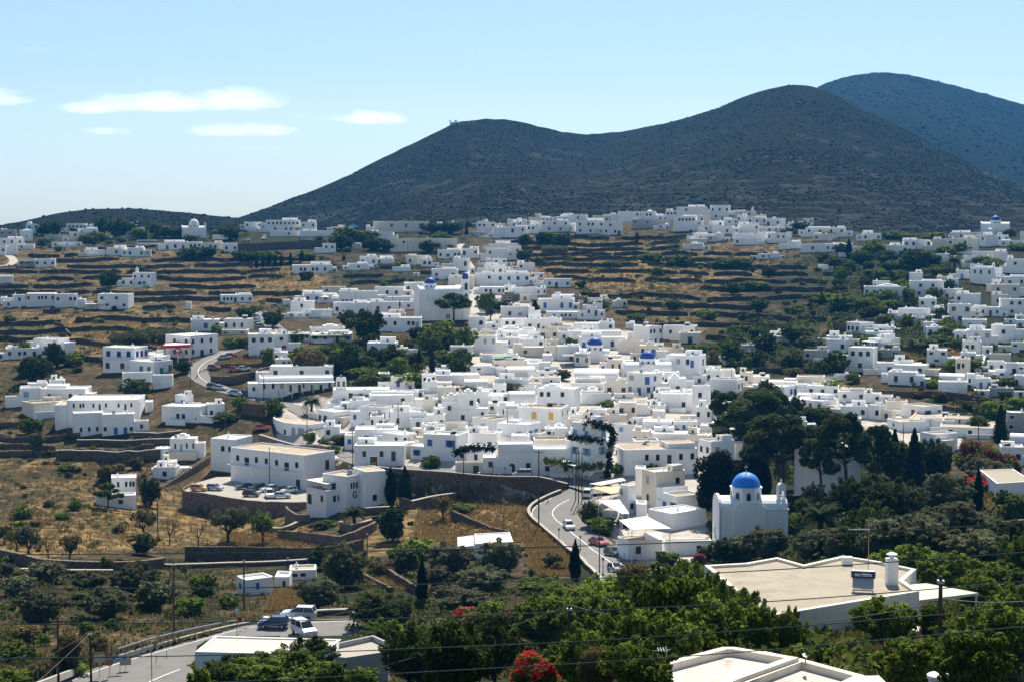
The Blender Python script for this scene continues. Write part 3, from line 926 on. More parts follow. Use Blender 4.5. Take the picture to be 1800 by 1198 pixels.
def terrain():
    Z = HT; vs = np.stack([GX, GY, Z], -1).reshape(-1, 3)
    idx = np.arange(NU * NY).reshape(NU, NY)
    q = np.stack([idx[:-1, :-1], idx[1:, :-1], idx[1:, 1:], idx[:-1, 1:]], -1).reshape(-1, 4)
    me = bpy.data.meshes.new('ground'); me.vertices.add(len(vs)); me.vertices.foreach_set('co', vs.ravel())
    me.loops.add(q.size); me.loops.foreach_set('vertex_index', q.ravel().astype(np.int32))
    me.polygons.add(len(q)); me.polygons.foreach_set('loop_start', np.arange(0, q.size, 4, dtype=np.int32)); me.polygons.foreach_set('loop_total', np.full(len(q), 4, np.int32))
    me.polygons.foreach_set('use_smooth', np.ones(len(q), bool)); me.update()
    at = me.color_attributes.new('cover', 'FLOAT_COLOR', 'POINT'); at.data.foreach_set('color', COVER.reshape(-1).astype(np.float32))
    m = bpy.data.materials.new('ground cover'); m.use_nodes = True; nt = m.node_tree; N = nt.nodes; L = nt.links; b = N['Principled BSDF']; b.inputs['Roughness'].default_value = 1; b.inputs['Specular IOR Level'].default_value = .05
    ca = N.new('ShaderNodeVertexColor'); ca.layer_name = 'cover'; sp = N.new('ShaderNodeSeparateColor'); L.new(ca.outputs[0], sp.inputs[0])
    geo = N.new('ShaderNodeNewGeometry')
    def noi(s, d=6, r=.65, sc=None):
        n = N.new('ShaderNodeTexNoise'); n.inputs['Scale'].default_value = s; n.inputs['Detail'].default_value = d; n.inputs['Roughness'].default_value = r
        if sc:
            mp = N.new('ShaderNodeMapping'); mp.inputs['Scale'].default_value = sc; L.new(geo.outputs['Position'], mp.inputs[0]); L.new(mp.outputs[0], n.inputs['Vector'])
        else: L.new(geo.outputs['Position'], n.inputs['Vector'])
        return n.outputs['Fac']
    def mr(v, a, bb, c=0., d=1.):
        k = N.new('ShaderNodeMapRange'); L.new(v, k.inputs[0]); k.inputs[1].default_value = a; k.inputs[2].default_value = bb; k.inputs[3].default_value = c; k.inputs[4].default_value = d; return k.outputs[0]
    def mix(f, a, bb):
        k = N.new('ShaderNodeMix'); k.data_type = 'RGBA'; L.new(f, k.inputs['Factor'])
        for nm, v in (('A', a), ('B', bb)):
            if isinstance(v, tuple): k.inputs[nm].default_value = (*v, 1)
            else: L.new(v, k.inputs[nm])
        return k.outputs['Result']
    def add(a, bb, op='ADD'):
        k = N.new('ShaderNodeMath'); k.operation = op
        for i, v in enumerate((a, bb)):
            if isinstance(v, float): k.inputs[i].default_value = v
            else: L.new(v, k.inputs[i])
        return k.outputs[0]
    nb = noi(.045, 5); ns = noi(.5, 7, .7); nf = noi(2.2, 4); ng = noi(.16, 5)
    soil = mix(mr(ns, .3, .7), (.055, .038, .023), (.150, .102, .060))
    soil = mix(mr(nf, .60, .72), soil, (.20, .17, .135))                      # small stones
    dry = mix(mr(nf, .3, .7), (.205, .125, .050), (.34, .225, .095))
    dry = mix(mr(ns, .45, .7), dry, (.25, .18, .095))
    grn = mix(mr(ns, .3, .7), (.011, .015, .007), (.036, .040, .017))
    grn = mix(mr(nf, .55, .75), grn, (.06, .05, .026))
    pav = mix(mr(ns, .35, .7), (.40, .36, .31), (.58, .55, .50))
    fd = mr(add(sp.outputs[0], add(add(ng, -.5), 1.5, 'MULTIPLY')), .35, .65)
    fg = mr(add(sp.outputs[1], add(add(ng, -.5), 1.6, 'MULTIPLY')), .40, .62)
    fp = mr(add(sp.outputs[2], add(add(ns, -.5), .8, 'MULTIPLY')), .40, .60)
    # sparse dark scrub in the dry zones
    dk = mr(add(noi(.28, 6, .7), add(nb, .35, 'MULTIPLY')),   .60, .72)
    c = mix(fd, soil, dry); c = mix(add(dk, .8, 'MULTIPLY'), c, (.032, .034, .016)); c = mix(fg, c, grn); c = mix(fp, c, pav)
    L.new(c, b.inputs['Base Color'])
    bp = N.new('ShaderNodeBump'); bp.inputs['Strength'].default_value = .7; bp.inputs['Distance'].default_value = .35; L.new(add(ns, nf), bp.inputs['Height']); L.new(bp.outputs[0], b.inputs['Normal'])
    me.materials.append(m); o = link('ground', me, None); tag(o, kind='structure')
terrain()
# --- terrace walls: one dry stone wall for each run of a terrace edge
def terrace_walls():
    made = []; Mk = TMASK > .5
    kmin, kmax = int(KF[Mk].min()), int(KF[Mk].max()); rr = random.Random(3)
    for k in range(kmin, kmax + 1):
        runs = []; open_ = {}
        for i in range(60, NU - 60):
            s = S[i]; thr = k + RISE
            cr = np.nonzero((s[:-1] < thr) & (s[1:] >= thr) & Mk[i, :-1] & Mk[i, 1:] & (GY[i, :-1] > 250))[0]
            new = {}
            for j in cr:
                t = (thr - s[j]) / max(s[j + 1] - s[j], 1e-6); y = YS[j] + t * (YS[j + 1] - YS[j]); x = (US[i] - 900) / F * y
                hit = None
                for jj, run in open_.items():
                    if abs(jj - j) < 10 and jj not in [q for q, _ in new.values() if q is not None] : hit = jj; break
                if hit is not None and len(open_[hit]) < open_[hit][0][4]: run = open_[hit]
                else:
                    run = []; runs.append(run)
                run.append((x, y, float(TSTEP[i, j]), i, rr.randint(30, 110))); new[j] = (hit, run)
            open_ = {j: r for j, (h, r) in new.items()}
        made += [r for r in runs if len(r) >= 9]
    out = []
    for r in made:      # broken stretches and gateways
        i = 0
        while i < len(r):
            n = rr.randint(14, 90)
            if rr.random() < .93: out.append(r[i:i + n])
            i += n + rr.randint(0, 3)
    return [r for r in out if len(r) >= 7]
RUNS = terrace_walls()
def wall_strip(pts, hts, thick, name, mats, zbase=1.0, jit=.18, seed=0):
    """stone wall along ground points (front foot), hts = height of the top over the foot"""
    rr = random.Random(seed); m = MB(); n = len(pts); V = []
    for i, p in enumerate(pts):
        a = pts[max(i - 1, 0)]; b = pts[min(i + 1, n - 1)]; t = Vector((b[0] - a[0], b[1] - a[1], 0)); t = t.normalized() if t.length > 0 else Vector((1, 0, 0)); nn = Vector((-t.y, t.x, 0)) * thick
        if nn.y < 0: nn = -nn
        h = hts[i] + rr.uniform(-jit, jit); z = p[2]; o = rr.uniform(-.12, .12) * min(1, thick)
        V += [(p[0], p[1] - .10 + o, z - zbase), (p[0] + nn.x * .12, p[1] + nn.y * .12 + o, z + h), (p[0] + nn.x, p[1] + nn.y, z + h + rr.uniform(-.05, .05)), (p[0] + nn.x * 1.1, p[1] + nn.y * 1.1, z - zbase)]
    fs = []
    for i in range(n - 1):
        a = i * 4; b = a + 4
        for q in range(3): fs.append((a + q, b + q, b + q + 1, a + q + 1))
    fs += [(0, 1, 2, 3), ((n - 1) * 4 + 3, (n - 1) * 4 + 2, (n - 1) * 4 + 1, (n - 1) * 4)]
    m.add(V, fs); return m.build(name, mats)
WALLS = []
for q, r in enumerate(RUNS):
    r = r[::2] if len(r) > 30 and r[0][1] > 500 else r
    pts = [(x, y, ground(x, y - 1.0)) for x, y, st, i, _ in r]; n = len(r)
    hts = [st * .66 * min(1, .62 + min(k, n - 1 - k) * .19) + .25 for k, (x, y, st, i, _) in enumerate(r)]
    o = wall_strip(pts, hts, .7, 'terrace_wall', STONEF if r[0][1] > 480 else STONE, seed=q)
    WALLS.append((o, pts[n // 2], len(r)))
print('terrace walls', len(WALLS))
# --- road surfaces
def ribbon(cl, w, name, m, dz=0.02, off=0.0, kind='structure'):
    mb = MB(); V = []; n = len(cl)
    for i, p in enumerate(cl):
        a = cl[max(i - 1, 0)]; b = cl[min(i + 1, n - 1)]; t = (b - a); t.z = 0; t.normalize(); nn = Vector((-t.y, t.x, 0))
        for s in (-1, 1): q = p + nn * (off + s * w / 2); V.append((q.x, q.y, p.z + dz))
    mb.add(V, [(2 * i, 2 * i + 1, 2 * i + 3, 2 * i + 2) for i in range(n - 1)])
    o = mb.build(name, m); return tag(o, kind=kind)
for cl, w in ROADS:
    ribbon(cl, w, 'path' if w < 5 else 'road', CONC if w < 5 else ASPH, dz=.03)
mb = MB(); mb.add([(p.x, p.y, p.z + .02) for p in NEARPOLY], [tuple(range(len(NEARPOLY)))]); tag(mb.build('road', ASPH), kind='structure')
def nearmark(pts, w):
    ribbon(catmull([NEARHIT(x, y) for x, y in pts], 1.5), w, 'road_marking', WHITEP, .045)
def markings(cl, off, s0, s1, dz=.04, w=.14):
    seg = cl[s0:s1]; ribbon(seg, w, 'road_marking', WHITEP, dz, off)
markings(RD_LOW, 0.3, 2, len(RD_LOW) - 6); markings(RD_LOW, 4.2, 2, len(RD_LOW) - 6, w=.12)
markings(RD_UP, 0, 30, len(RD_UP) - 2); nearmark([(90, 1210), (200, 1168), (330, 1131), (430, 1104), (520, 1095), (610, 1091)], .14); nearmark([(262, 1198), (290, 1186), (316, 1176)], .16)
mb = MB(); mb.add([(p.x, p.y, LOTZ + .05) for p in LOT], [tuple(range(len(LOT)))]); tag(mb.build('pavement', PAVE), kind='structure')
# --- hills behind the village
def hillmesh(name, ridge, D0, z0, DR, umin, umax, du, rows, ppow, matr, amp, seed, back=.35, tw=0):
    us = np.arange(umin, umax + 1, du); rp = np.array(ridge, float)
    # smooth ridge line
    r = np.interp(us, rp[:, 0], rp[:, 1]); kk = np.ones(5) / 5; r = np.convolve(np.pad(r, 2, mode='edge'), kk, 'valid')
    dr = np.interp(us, [x for x, _ in DR], [d for _, d in DR]); zr = np.array([-d * tan_row(p) for d, p in zip(dr, r)])
    ts = np.concatenate([np.linspace(0, 1, rows), 1 + np.linspace(.03, back, 6)])
    T = ts[None, :]; Dm = D0 + (dr[:, None] - D0) * T
    prof = np.where(T <= 1, np.clip(T, 0, 1) ** ppow, 1 - ((T - 1) / back) ** 1.2)
    Z = z0 + (zr[:, None] - z0) * prof; X = (us[:, None] - 900) / F * Dm
    env = np.clip(np.sin(np.clip(T, 0, 1) * math.pi), 0, 1) ** .7
    Z = Z + amp * env * (fbm(X / 160 + seed, Dm / 420, 3, seed) * 1.6) + env * fbm(X / 25, Dm / 50, 3, seed + 2) * amp * .22 + np.where(T > .985, noise2(X / 9, T * 0 + seed, 2) * amp * .08, 0)
    nu, nr = X.shape; vs = np.stack([X, Dm, Z], -1).reshape(-1, 3); idx = np.arange(nu * nr).reshape(nu, nr)
    q = np.stack([idx[:-1, :-1], idx[1:, :-1], idx[1:, 1:], idx[:-1, 1:]], -1).reshape(-1, 4)
    me = bpy.data.meshes.new(name); me.from_pydata(vs.tolist(), [], q.tolist()); me.polygons.foreach_set('use_smooth', [True] * len(q)); me.update()
    o = link(name, me, matr); tag(o, kind='structure'); return X, Dm, Z, ts
def hillmat(name, rock, lines):
    m = bpy.data.materials.new(name); m.use_nodes = True; nt = m.node_tree; N = nt.nodes; L = nt.links; b = N['Principled BSDF']; b.inputs['Roughness'].default_value = 1; b.inputs['Specular IOR Level'].default_value = .03
    geo = N.new('ShaderNodeNewGeometry'); sep = N.new('ShaderNodeSeparateXYZ'); L.new(geo.outputs['Position'], sep.inputs[0])
    def noi(s, d=6, r=.65, sc=(1, 1, 1)):
        mp = N.new('ShaderNodeMapping'); mp.inputs['Scale'].default_value = sc; L.new(geo.outputs['Position'], mp.inputs[0])
        n = N.new('ShaderNodeTexNoise'); n.inputs['Scale'].default_value = s; n.inputs['Detail'].default_value = d; n.inputs['Roughness'].default_value = r; L.new(mp.outputs[0], n.inputs['Vector']); return n.outputs['Fac']
    def mr(v, a, bb, c=0., d=1.):
        k = N.new('ShaderNodeMapRange'); L.new(v, k.inputs[0]); k.inputs[1].default_value = a; k.inputs[2].default_value = bb; k.inputs[3].default_value = c; k.inputs[4].default_value = d; return k.outputs[0]
    def mix(f, a, bb):
        k = N.new('ShaderNodeMix'); k.data_type = 'RGBA'; L.new(f, k.inputs['Factor'])
        for nm, v in (('A', a), ('B', bb)):
            if isinstance(v, tuple): k.inputs[nm].default_value = (*v, 1)
            else: L.new(v, k.inputs[nm])
        return k.outputs['Result']
    def op(o, a, bb):
        k = N.new('ShaderNodeMath'); k.operation = o
        for i, v in enumerate((a, bb)):
            if isinstance(v, (int, float)): k.inputs[i].default_value = v
            else: L.new(v, k.inputs[i])
        return k.outputs[0]
    n1 = noi(.016, 6); n2 = noi(.11, 7, .75); n3 = noi(.035, 8, .75)
    c = mix(mr(n2, .30, .75), (.003, .0055, .004), (.017, .020, .013)); c = mix(mr(n1, .4, .65), c, (.011, .014, .009))
    hz = mr(sep.outputs['Z'], 20, 150, .06, -.05)
    c = mix(mr(op('ADD', n3, hz if rock else -.03), .57, .72), c, (.062, .062, .060))
    if lines:
        zz = op('ADD', op('MULTIPLY', sep.outputs['Z'], .24), op('MULTIPLY', n1, 4.0)); fr = op('FRACT', zz, 0)
        ln = op('LESS_THAN', fr, .30); lo = mr(sep.outputs['Z'], 22, 62, 1, 0); side = mr(op('DIVIDE', sep.outputs['X'], sep.outputs['Y']), -.02, .05)
        k = op('MULTIPLY', op('MULTIPLY', ln, mr(op('ADD', n3, op('MULTIPLY', lo, .22)), .58, .68)), op('MULTIPLY', mr(lo, .0, .35), op('MAXIMUM', side, .0)))
        c = mix(op('MULTIPLY', k, .32), c, (.10, .078, .05))
    L.new(c, b.inputs['Base Color'])
    bp = N.new('ShaderNodeBump'); bp.inputs['Strength'].default_value = 1; bp.inputs['Distance'].default_value = 3; L.new(n2, bp.inputs['Height']); L.new(bp.outputs[0], b.inputs['Normal'])
    return m
HM = hillmat('scrub hillside', True, True); HM2 = hillmat('rocky hillside', True, False); HM3 = hillmat('low ridge scrub', False, True)
MAINR = [(-350, 400), (330, 400), (400, 388), (430, 379), (480, 362), (550, 335), (600, 315), (650, 290), (700, 265), (735, 249), (765, 233), (785, 224), (805, 214), (850, 209), (900, 211), (930, 218), (960, 226), (1000, 234), (1030, 237), (1060, 235), (1100, 230), (1150, 221), (1200, 208), (1250, 194), (1300, 172), (1350, 156), (1385, 149), (1420, 150), (1450, 161), (1480, 176), (1520, 197), (1560, 214), (1600, 235), (1650, 262), (1700, 288), (1750, 311), (1800, 333), (1900, 372), (2150, 390)]
h1 = hillmesh('hill', MAINR, 890, -16, [(300, 1250), (600, 1550), (850, 1700), (1050, 1800), (1400, 1650), (1700, 1500), (2100, 1300)], 320, 2150, 5, 90, 1.35, HM, 14, 3)
h2 = hillmesh('low_hill', [(-350, 425), (-100, 410), (0, 397), (60, 385), (100, 375), (160, 368), (240, 366), (280, 370), (330, 374), (390, 381), (430, 384), (500, 392), (620, 400)], 910, -14, [(-350, 1250), (600, 1250)], -350, 620, 5, 40, 1.1, HM3, 5, 1)
h3 = hillmesh('far_hill', [(1100, 330), (1250, 250), (1400, 170), (1440, 150), (1460, 141), (1500, 131), (1540, 127), (1580, 130), (1620, 137), (1650, 145), (1700, 158), (1750, 172), (1800, 186), (1900, 215), (2150, 280)], 1900, 20, [(1100, 2900), (2150, 2900)], 1100, 2150, 6, 60, 1.1, HM2, 22, 6)
h4 = hillmesh('far_hill', [(900, 300), (1000, 262), (1060, 238), (1100, 231), (1150, 222), (1190, 212), (1235, 202), (1300, 195), (1400, 210)], 1800, 20, [(900, 2400), (1400, 2400)], 900, 1400, 6, 30, 1.1, HM2, 14, 2)
mb = MB(); mb.add([(-2500, -800, -95), (2500, -800, -95), (2500, 4300, -95), (-2500, 4300, -95)], [(0, 1, 2, 3)]); tag(mb.build('valley_ground', mat('valley soil', (.12, .1, .06), 1, .2, .02)), kind='structure')
ICO = None
def ico():
    global ICO
    if ICO is None:
        b = bmesh.new(); bmesh.ops.create_icosphere(b, subdivisions=1, radius=1); ICO = (np.array([v.co[:] for v in b.verts]), [tuple(v.index for v in f.verts) for f in b.faces]); b.free()
    return ICO
def blobs(name, pos, size, mats, seed, kind='stuff', flat=.7):
    V, Fc = ico(); rg = np.random.default_rng(seed); n = len(pos); vv = V[None] * (1 + rg.uniform(-.3, .3, (n, len(V), 1))) * np.array(size)[:, None, None]; vv[..., 2] *= flat
    vv = vv + np.array(pos)[:, None, :]; f = (np.array(Fc)[None] + (np.arange(n) * len(V))[:, None, None]).reshape(-1, 3)
    me = bpy.data.meshes.new(name); me.from_pydata(vv.reshape(-1, 3).tolist(), [], f.tolist()); me.update(); o = link(name, me, mats); return tag(o, kind=kind)
SCRUBM = leafmat('hill scrub leaves', (.004, .007, .0045), (.014, .018, .010), .05, .9)
def hillscrub(h, n, seed, smin, smax, thr=-.05):
    X, D, Z, ts = h; rg = np.random.default_rng(seed); pos = []; size = []
    nu, nr = X.shape; lim = int(np.sum(ts <= 1.0))
    while len(pos) < n:
        i = rg.random() * (nu - 1.01); j = (rg.random() ** 1.3) * (lim - 1.01); a, b = int(i), int(j); u, v = i - a, j - b
        g = lambda A: (A[a, b] * (1 - u) + A[a + 1, b] * u) * (1 - v) + (A[a, b + 1] * (1 - u) + A[a + 1, b + 1] * u) * v
        x, y, z = g(X), g(D), g(Z)
        if float(noise2(x / 60, y / 80, 5)) < thr and rg.random() < .7: continue
        s = rg.uniform(smin, smax) * (1.5 if rg.random() < .08 else 1); pos.append((x, y, z + s * .2)); size.append(s)
    return pos, size
p1, s1 = hillscrub(h1, 26000, 1, .4, 1.15); p2, s2 = hillscrub(h2, 2000, 2, .5, 1.3); p3, s3 = hillscrub(h3, 4500, 3, .9, 2.4)
blobs('undergrowth', p1 + p2 + p3, s1 + s2 + s3, SCRUBM, 4)
# ---------------------------------------------------------------- building the houses
def win_mesh(kind, sh):
    """window or door of unit outline: x -.5...5, z 0..1, y 0 is the wall face, the front looks to -y"""
    m = MB(); f = .07
    y = -.055
    if kind in ('w', 'k', 'a'):
        m.box(-.5, -.5 + f, y, .02, 0, 1, 0); m.box(.5 - f, .5, y, .02, 0, 1, 0); m.box(-.5 + f, .5 - f, y, .02, 1 - f, 1, 0); m.box(-.5 + f, .5 - f, y, .02, 0, f, 0)
        (m.box(-.03, .03, y * .8, .02, f, 1 - f, 0) if sh in 'blgr' else None); m.box(-.57, .57, -.12, .02, -.07, 0, 0)
        if kind == 'a':
            m.lathe([(.5, 0), (.5, .01)], 2)  # replaced below by the arch
            m = MB(); n = 9; out = [(-.5, 0)] + [(-.5 * math.cos(math.pi * i / n), .68 + .32 * math.sin(math.pi * i / n)) for i in range(n + 1)] + [(.5, 0)]
            inn = [(x * .76, .04 + z * .92) for x, z in out]; N_ = len(out)
            vs = [(x, y, z) for x, z in out] + [(x, y, z) for x, z in inn] + [(x, .02, z) for x, z in out] + [(x, .02, z) for x, z in inn]
            fs = []
            for i in range(N_ - 1): fs += [(i, i + 1, N_ + i + 1, N_ + i), (i, 2 * N_ + i, 2 * N_ + i + 1, i + 1), (N_ + i, N_ + i + 1, 3 * N_ + i + 1, 3 * N_ + i)]
            m.add(vs, fs, 0)
    else:
        m.box(-.5, -.42, -.07, .02, 0, 1, 0); m.box(.42, .5, -.07, .02, 0, 1, 0); m.box(-.42, .42, -.07, .02, .94, 1, 0)
    return m.mesh('window')
def pane_mesh(kind):
    m = MB()
    if kind == 'a':
        n = 9; inn = [(-.38, .04)] + [(-.38 * math.cos(math.pi * i / n), .04 + .92 * (.68 + .32 * math.sin(math.pi * i / n))) for i in range(n + 1)] + [(.38, .04)]
        m.add([(x, -.012, z) for x, z in inn], [tuple(range(len(inn)))])
    elif kind == 'w': m.add([(-.42, -.012, .08), (.42, -.012, .08), (.42, -.012, .92), (-.42, -.012, .92)], [(0, 1, 2, 3)])
    else: # door leaf or closed shutters with two leaves
        for s in (-1, 1):
            m.box(min(s * .015, s * .41), max(s * .015, s * .41), -.05, .01, .02, .93, 0)
            for q in range(3): m.box(min(s * .08, s * .35), max(s * .08, s * .35), -.062, -.05, .08 + q * .29, .28 + q * .29, 0)
    return m.mesh('pane')
SHC = {'b': BLUE, 'l': LBLUE, 'g': GREEN, 'n': GREYP, 'r': REDP, 'y': YELLOW, 'k': DARKM}
_wc = {}
def wmesh(kind, colr):
    k = (kind, colr)
    if k not in _wc:
        fr = win_mesh(kind, colr); pn = pane_mesh('w' if kind in ('w', 'k') else kind)
        # a 'w' in a house with coloured woodwork has coloured frames
        fm = WHITEP if kind == 'w' and colr in 'kn' else SHC[colr] if kind in 'wad' else SHC[colr]
        fr.materials.append(fm); pn.materials.append(GLASS if kind in ('w', 'a', 'k') else SHC[colr]); _wc[k] = (fr, pn)
    return _wc[k]
_sh = {}
def opening(parent, ch, sh, o, ax, nrm, u, z, wd, ht, near):
    """o foot of the facade middle (house space), ax unit vector along the facade, nrm outward normal"""
    up = ch.isupper(); c = ch.lower()
    colr = sh if c in 'wda' else c
    if c == 'k' or ch == 'T': kind, colr = 'w', 'k' if c == 'k' else sh
    elif c in 'wad': kind = c
    elif c == 'o': kind, colr = 'w', 'k'
    elif up: kind = 'd'
    else: kind = 'd' if c in 'r' else 's'
    fr, pn = wmesh(kind if kind != 's' else 's', colr) if kind != 's' else wmesh('d', colr)
    nm = 'door' if (kind == 'd' and ht > 1.75) or ch in 'D' else 'window'
    ang = math.atan2(ax.y, ax.x)
    fo = link(nm, fr, None, parent); fo.location = (o.x + ax.x * u + nrm.x * .004, o.y + ax.y * u + nrm.y * .004, z); fo.rotation_euler = (0, 0, ang); fo.scale = (wd, 1, ht)
    po = link('pane' if nm == 'window' and kind in ('w', 'a') else ('shutter' if nm == 'window' else 'door_leaf'), pn, None, fo)
    if near and kind == 'w' and colr in 'blg' and nm == 'window':   # open shutters folded back against the wall
        if colr not in _sh:
            m = MB(); m.box(-.24, .24, -.05, -.006, 0, 1); 
            for q in range(7): m.box(-.2, .2, -.062, -.05, .07 + q * .13, .14 + q * .13)
            me = m.mesh('shutter'); me.materials.append(SHC[colr]); _sh[colr] = me
        for s in (-1, 1):
            so = link('shutter', _sh[colr], None, fo); so.location = (s * .76, 0, 0)
    return fo
def facade(root, rows, sh, o, ax, nrm, w, h, near, rr, sub=0):
    rs = rows.split('/'); n = len(rs); sth = h / n
    if sth > 4.2: sth = 3.3
    big = 1.0 if near else 1.2
    for r, row in enumerate(rs):
        zb = h - sth * (r + 1); m = len(row)
        for i, ch in enumerate(row):
            if ch == '.': continue
            cell = w / m; u = -w / 2 + cell * (i + .5); door = ch in 'dDA' or ch in 'LYT'
            wd = min(1.12 * big if not door else 1.15 * big, cell * .72); ht = min(1.5 * big, sth * .48) if not door else min(2.2, sth * .72)
            if ch == 'T': wd = min(1.7, cell * .75)
            if ch == 'o': wd = ht = .5
            if ch == 'a': ht = min(1.7, sth * .5)
            if ch in 'AYL': wd *= 1.15
            z = zb + (.02 if door else min(.95, sth * .32)) + rr.uniform(-.06, .06)
            opening(root, ch, sh, o, ax, nrm, u + rr.uniform(-.12, .12), z, max(wd, .45), ht, near)
def chamfer(w, d, c, y0=0):
    x = w / 2
    return [(-x + c, y0), (x - c, y0), (x, y0 + c), (x, y0 + d - c), (x - c, y0 + d), (-x + c, y0 + d), (-x, y0 + d - c), (-x, y0 + c)]
def body_mesh(poly, h, par, base, rr, rim=.28, soft=.07):
    """outer walls, rounded parapet and the inner side of the parapet; returns mesh and inner polygon"""
    n = len(poly); cx = sum(p[0] for p in poly) / n; cy = sum(p[1] for p in poly) / n
    def inset(t):
        out = []
        for x, y in poly:
            dx, dy = x - cx, y - cy; out.append((x - math.copysign(min(t, abs(dx) * .5), dx), y - math.copysign(min(t, abs(dy) * .5), dy)))
        return out
    jz = [rr.uniform(-.08, .08) for _ in poly]
    rings = [(poly, [-base] * n), (poly, [h - soft + j for j in jz]), (inset(soft * .4), [h - soft * .3 + j for j in jz]), (inset(soft), [h + j for j in jz]), (inset(rim), [h + j for j in jz]), (inset(rim + .03), [h - par] * n)]
    m = MB(); vs = []
    for pl, zs in rings: vs += [(x, y, z) for (x, y), z in zip(pl, zs)]
    fs = []
    for q in range(len(rings) - 1):
        for i in range(n): fs.append((q * n + i, q * n + (i + 1) % n, (q + 1) * n + (i + 1) % n, (q + 1) * n + i))
    m.add(vs, fs); return m, inset(rim - .02)
def chimney_mesh(s=1.0):
    m = MB(); m.box(-.28 * s, .28 * s, -.28 * s, .28 * s, -.4, .8 * s); m.box(-.36 * s, .36 * s, -.36 * s, .36 * s, .8 * s, .9 * s); m.lathe([(.18 * s, .9 * s), (.22 * s, 1.15 * s), (.10 * s, 1.3 * s), (.14 * s, 1.42 * s), (0, 1.5 * s)], 8); return m
def belfry_mesh(w=1.3, h=2.6, arches=1):
    """thin pierced gable with a bell opening and a rounded top"""
    m = MB(); d = .28; n = 8
    aw = w / arches
    for q in range(arches):
        cx = -w / 2 + aw * (q + .5); r = aw * .26; zs = h * .55
        m.box(cx - aw / 2, cx - r, -d, d, -.5, h * .75); m.box(cx + r, cx + aw / 2, -d, d, -.5, h * .75) if q == arches - 1 else m.box(cx + r, cx + aw / 2 - .001, -d, d, -.5, h * .75)
        m.box(cx - r, cx + r, -d * .98, d * .98, -.5, h * .18); m.box(cx - r, cx + r, -d * .98, d * .98, zs + r * .6, h * .749)
        pts = [(cx + aw * .5 * math.cos(math.pi * i / n), h * .75 + aw * .42 * math.sin(math.pi * i / n)) for i in range(n + 1)]
        vs = [(x, -d, z) for x, z in pts] + [(x, d, z) for x, z in pts]; N_ = n + 1
        m.add(vs, [tuple(range(N_)), tuple(range(2 * N_ - 1, N_ - 1, -1))] + [(i + 1, i, N_ + i, N_ + i + 1) for i in range(n)])
    m.box(-.05, .05, -.05, .05, h * .75 + aw * .3, h * .75 + aw * .42 + .7); m.box(-.22, .22, -.05, .05, h * .75 + aw * .42 + .35, h * .75 + aw * .42 + .45)
    return m
def bell_mesh():
    m = MB(); m.lathe([(.02, .34), (.12, .3), (.15, .12), (.22, 0), (.2, 0)], 10); return m
TOWNPX = [(590, 690), (830, 610), (815, 470), (870, 440), (1000, 500), (1130, 560), (1260, 640), (1500, 670), (1690, 730), (1690, 800), (1300, 810), (1230, 900), (1110, 900), (1040, 860), (1000, 850), (640, 815), (560, 740)]
CHM = chimney_mesh(.8).mesh('chimney'); CHM.materials.append(WALL)
TANKS = []
THINGS = []      # (object, noun phrase, photo x, photo y, feature words) for the labels
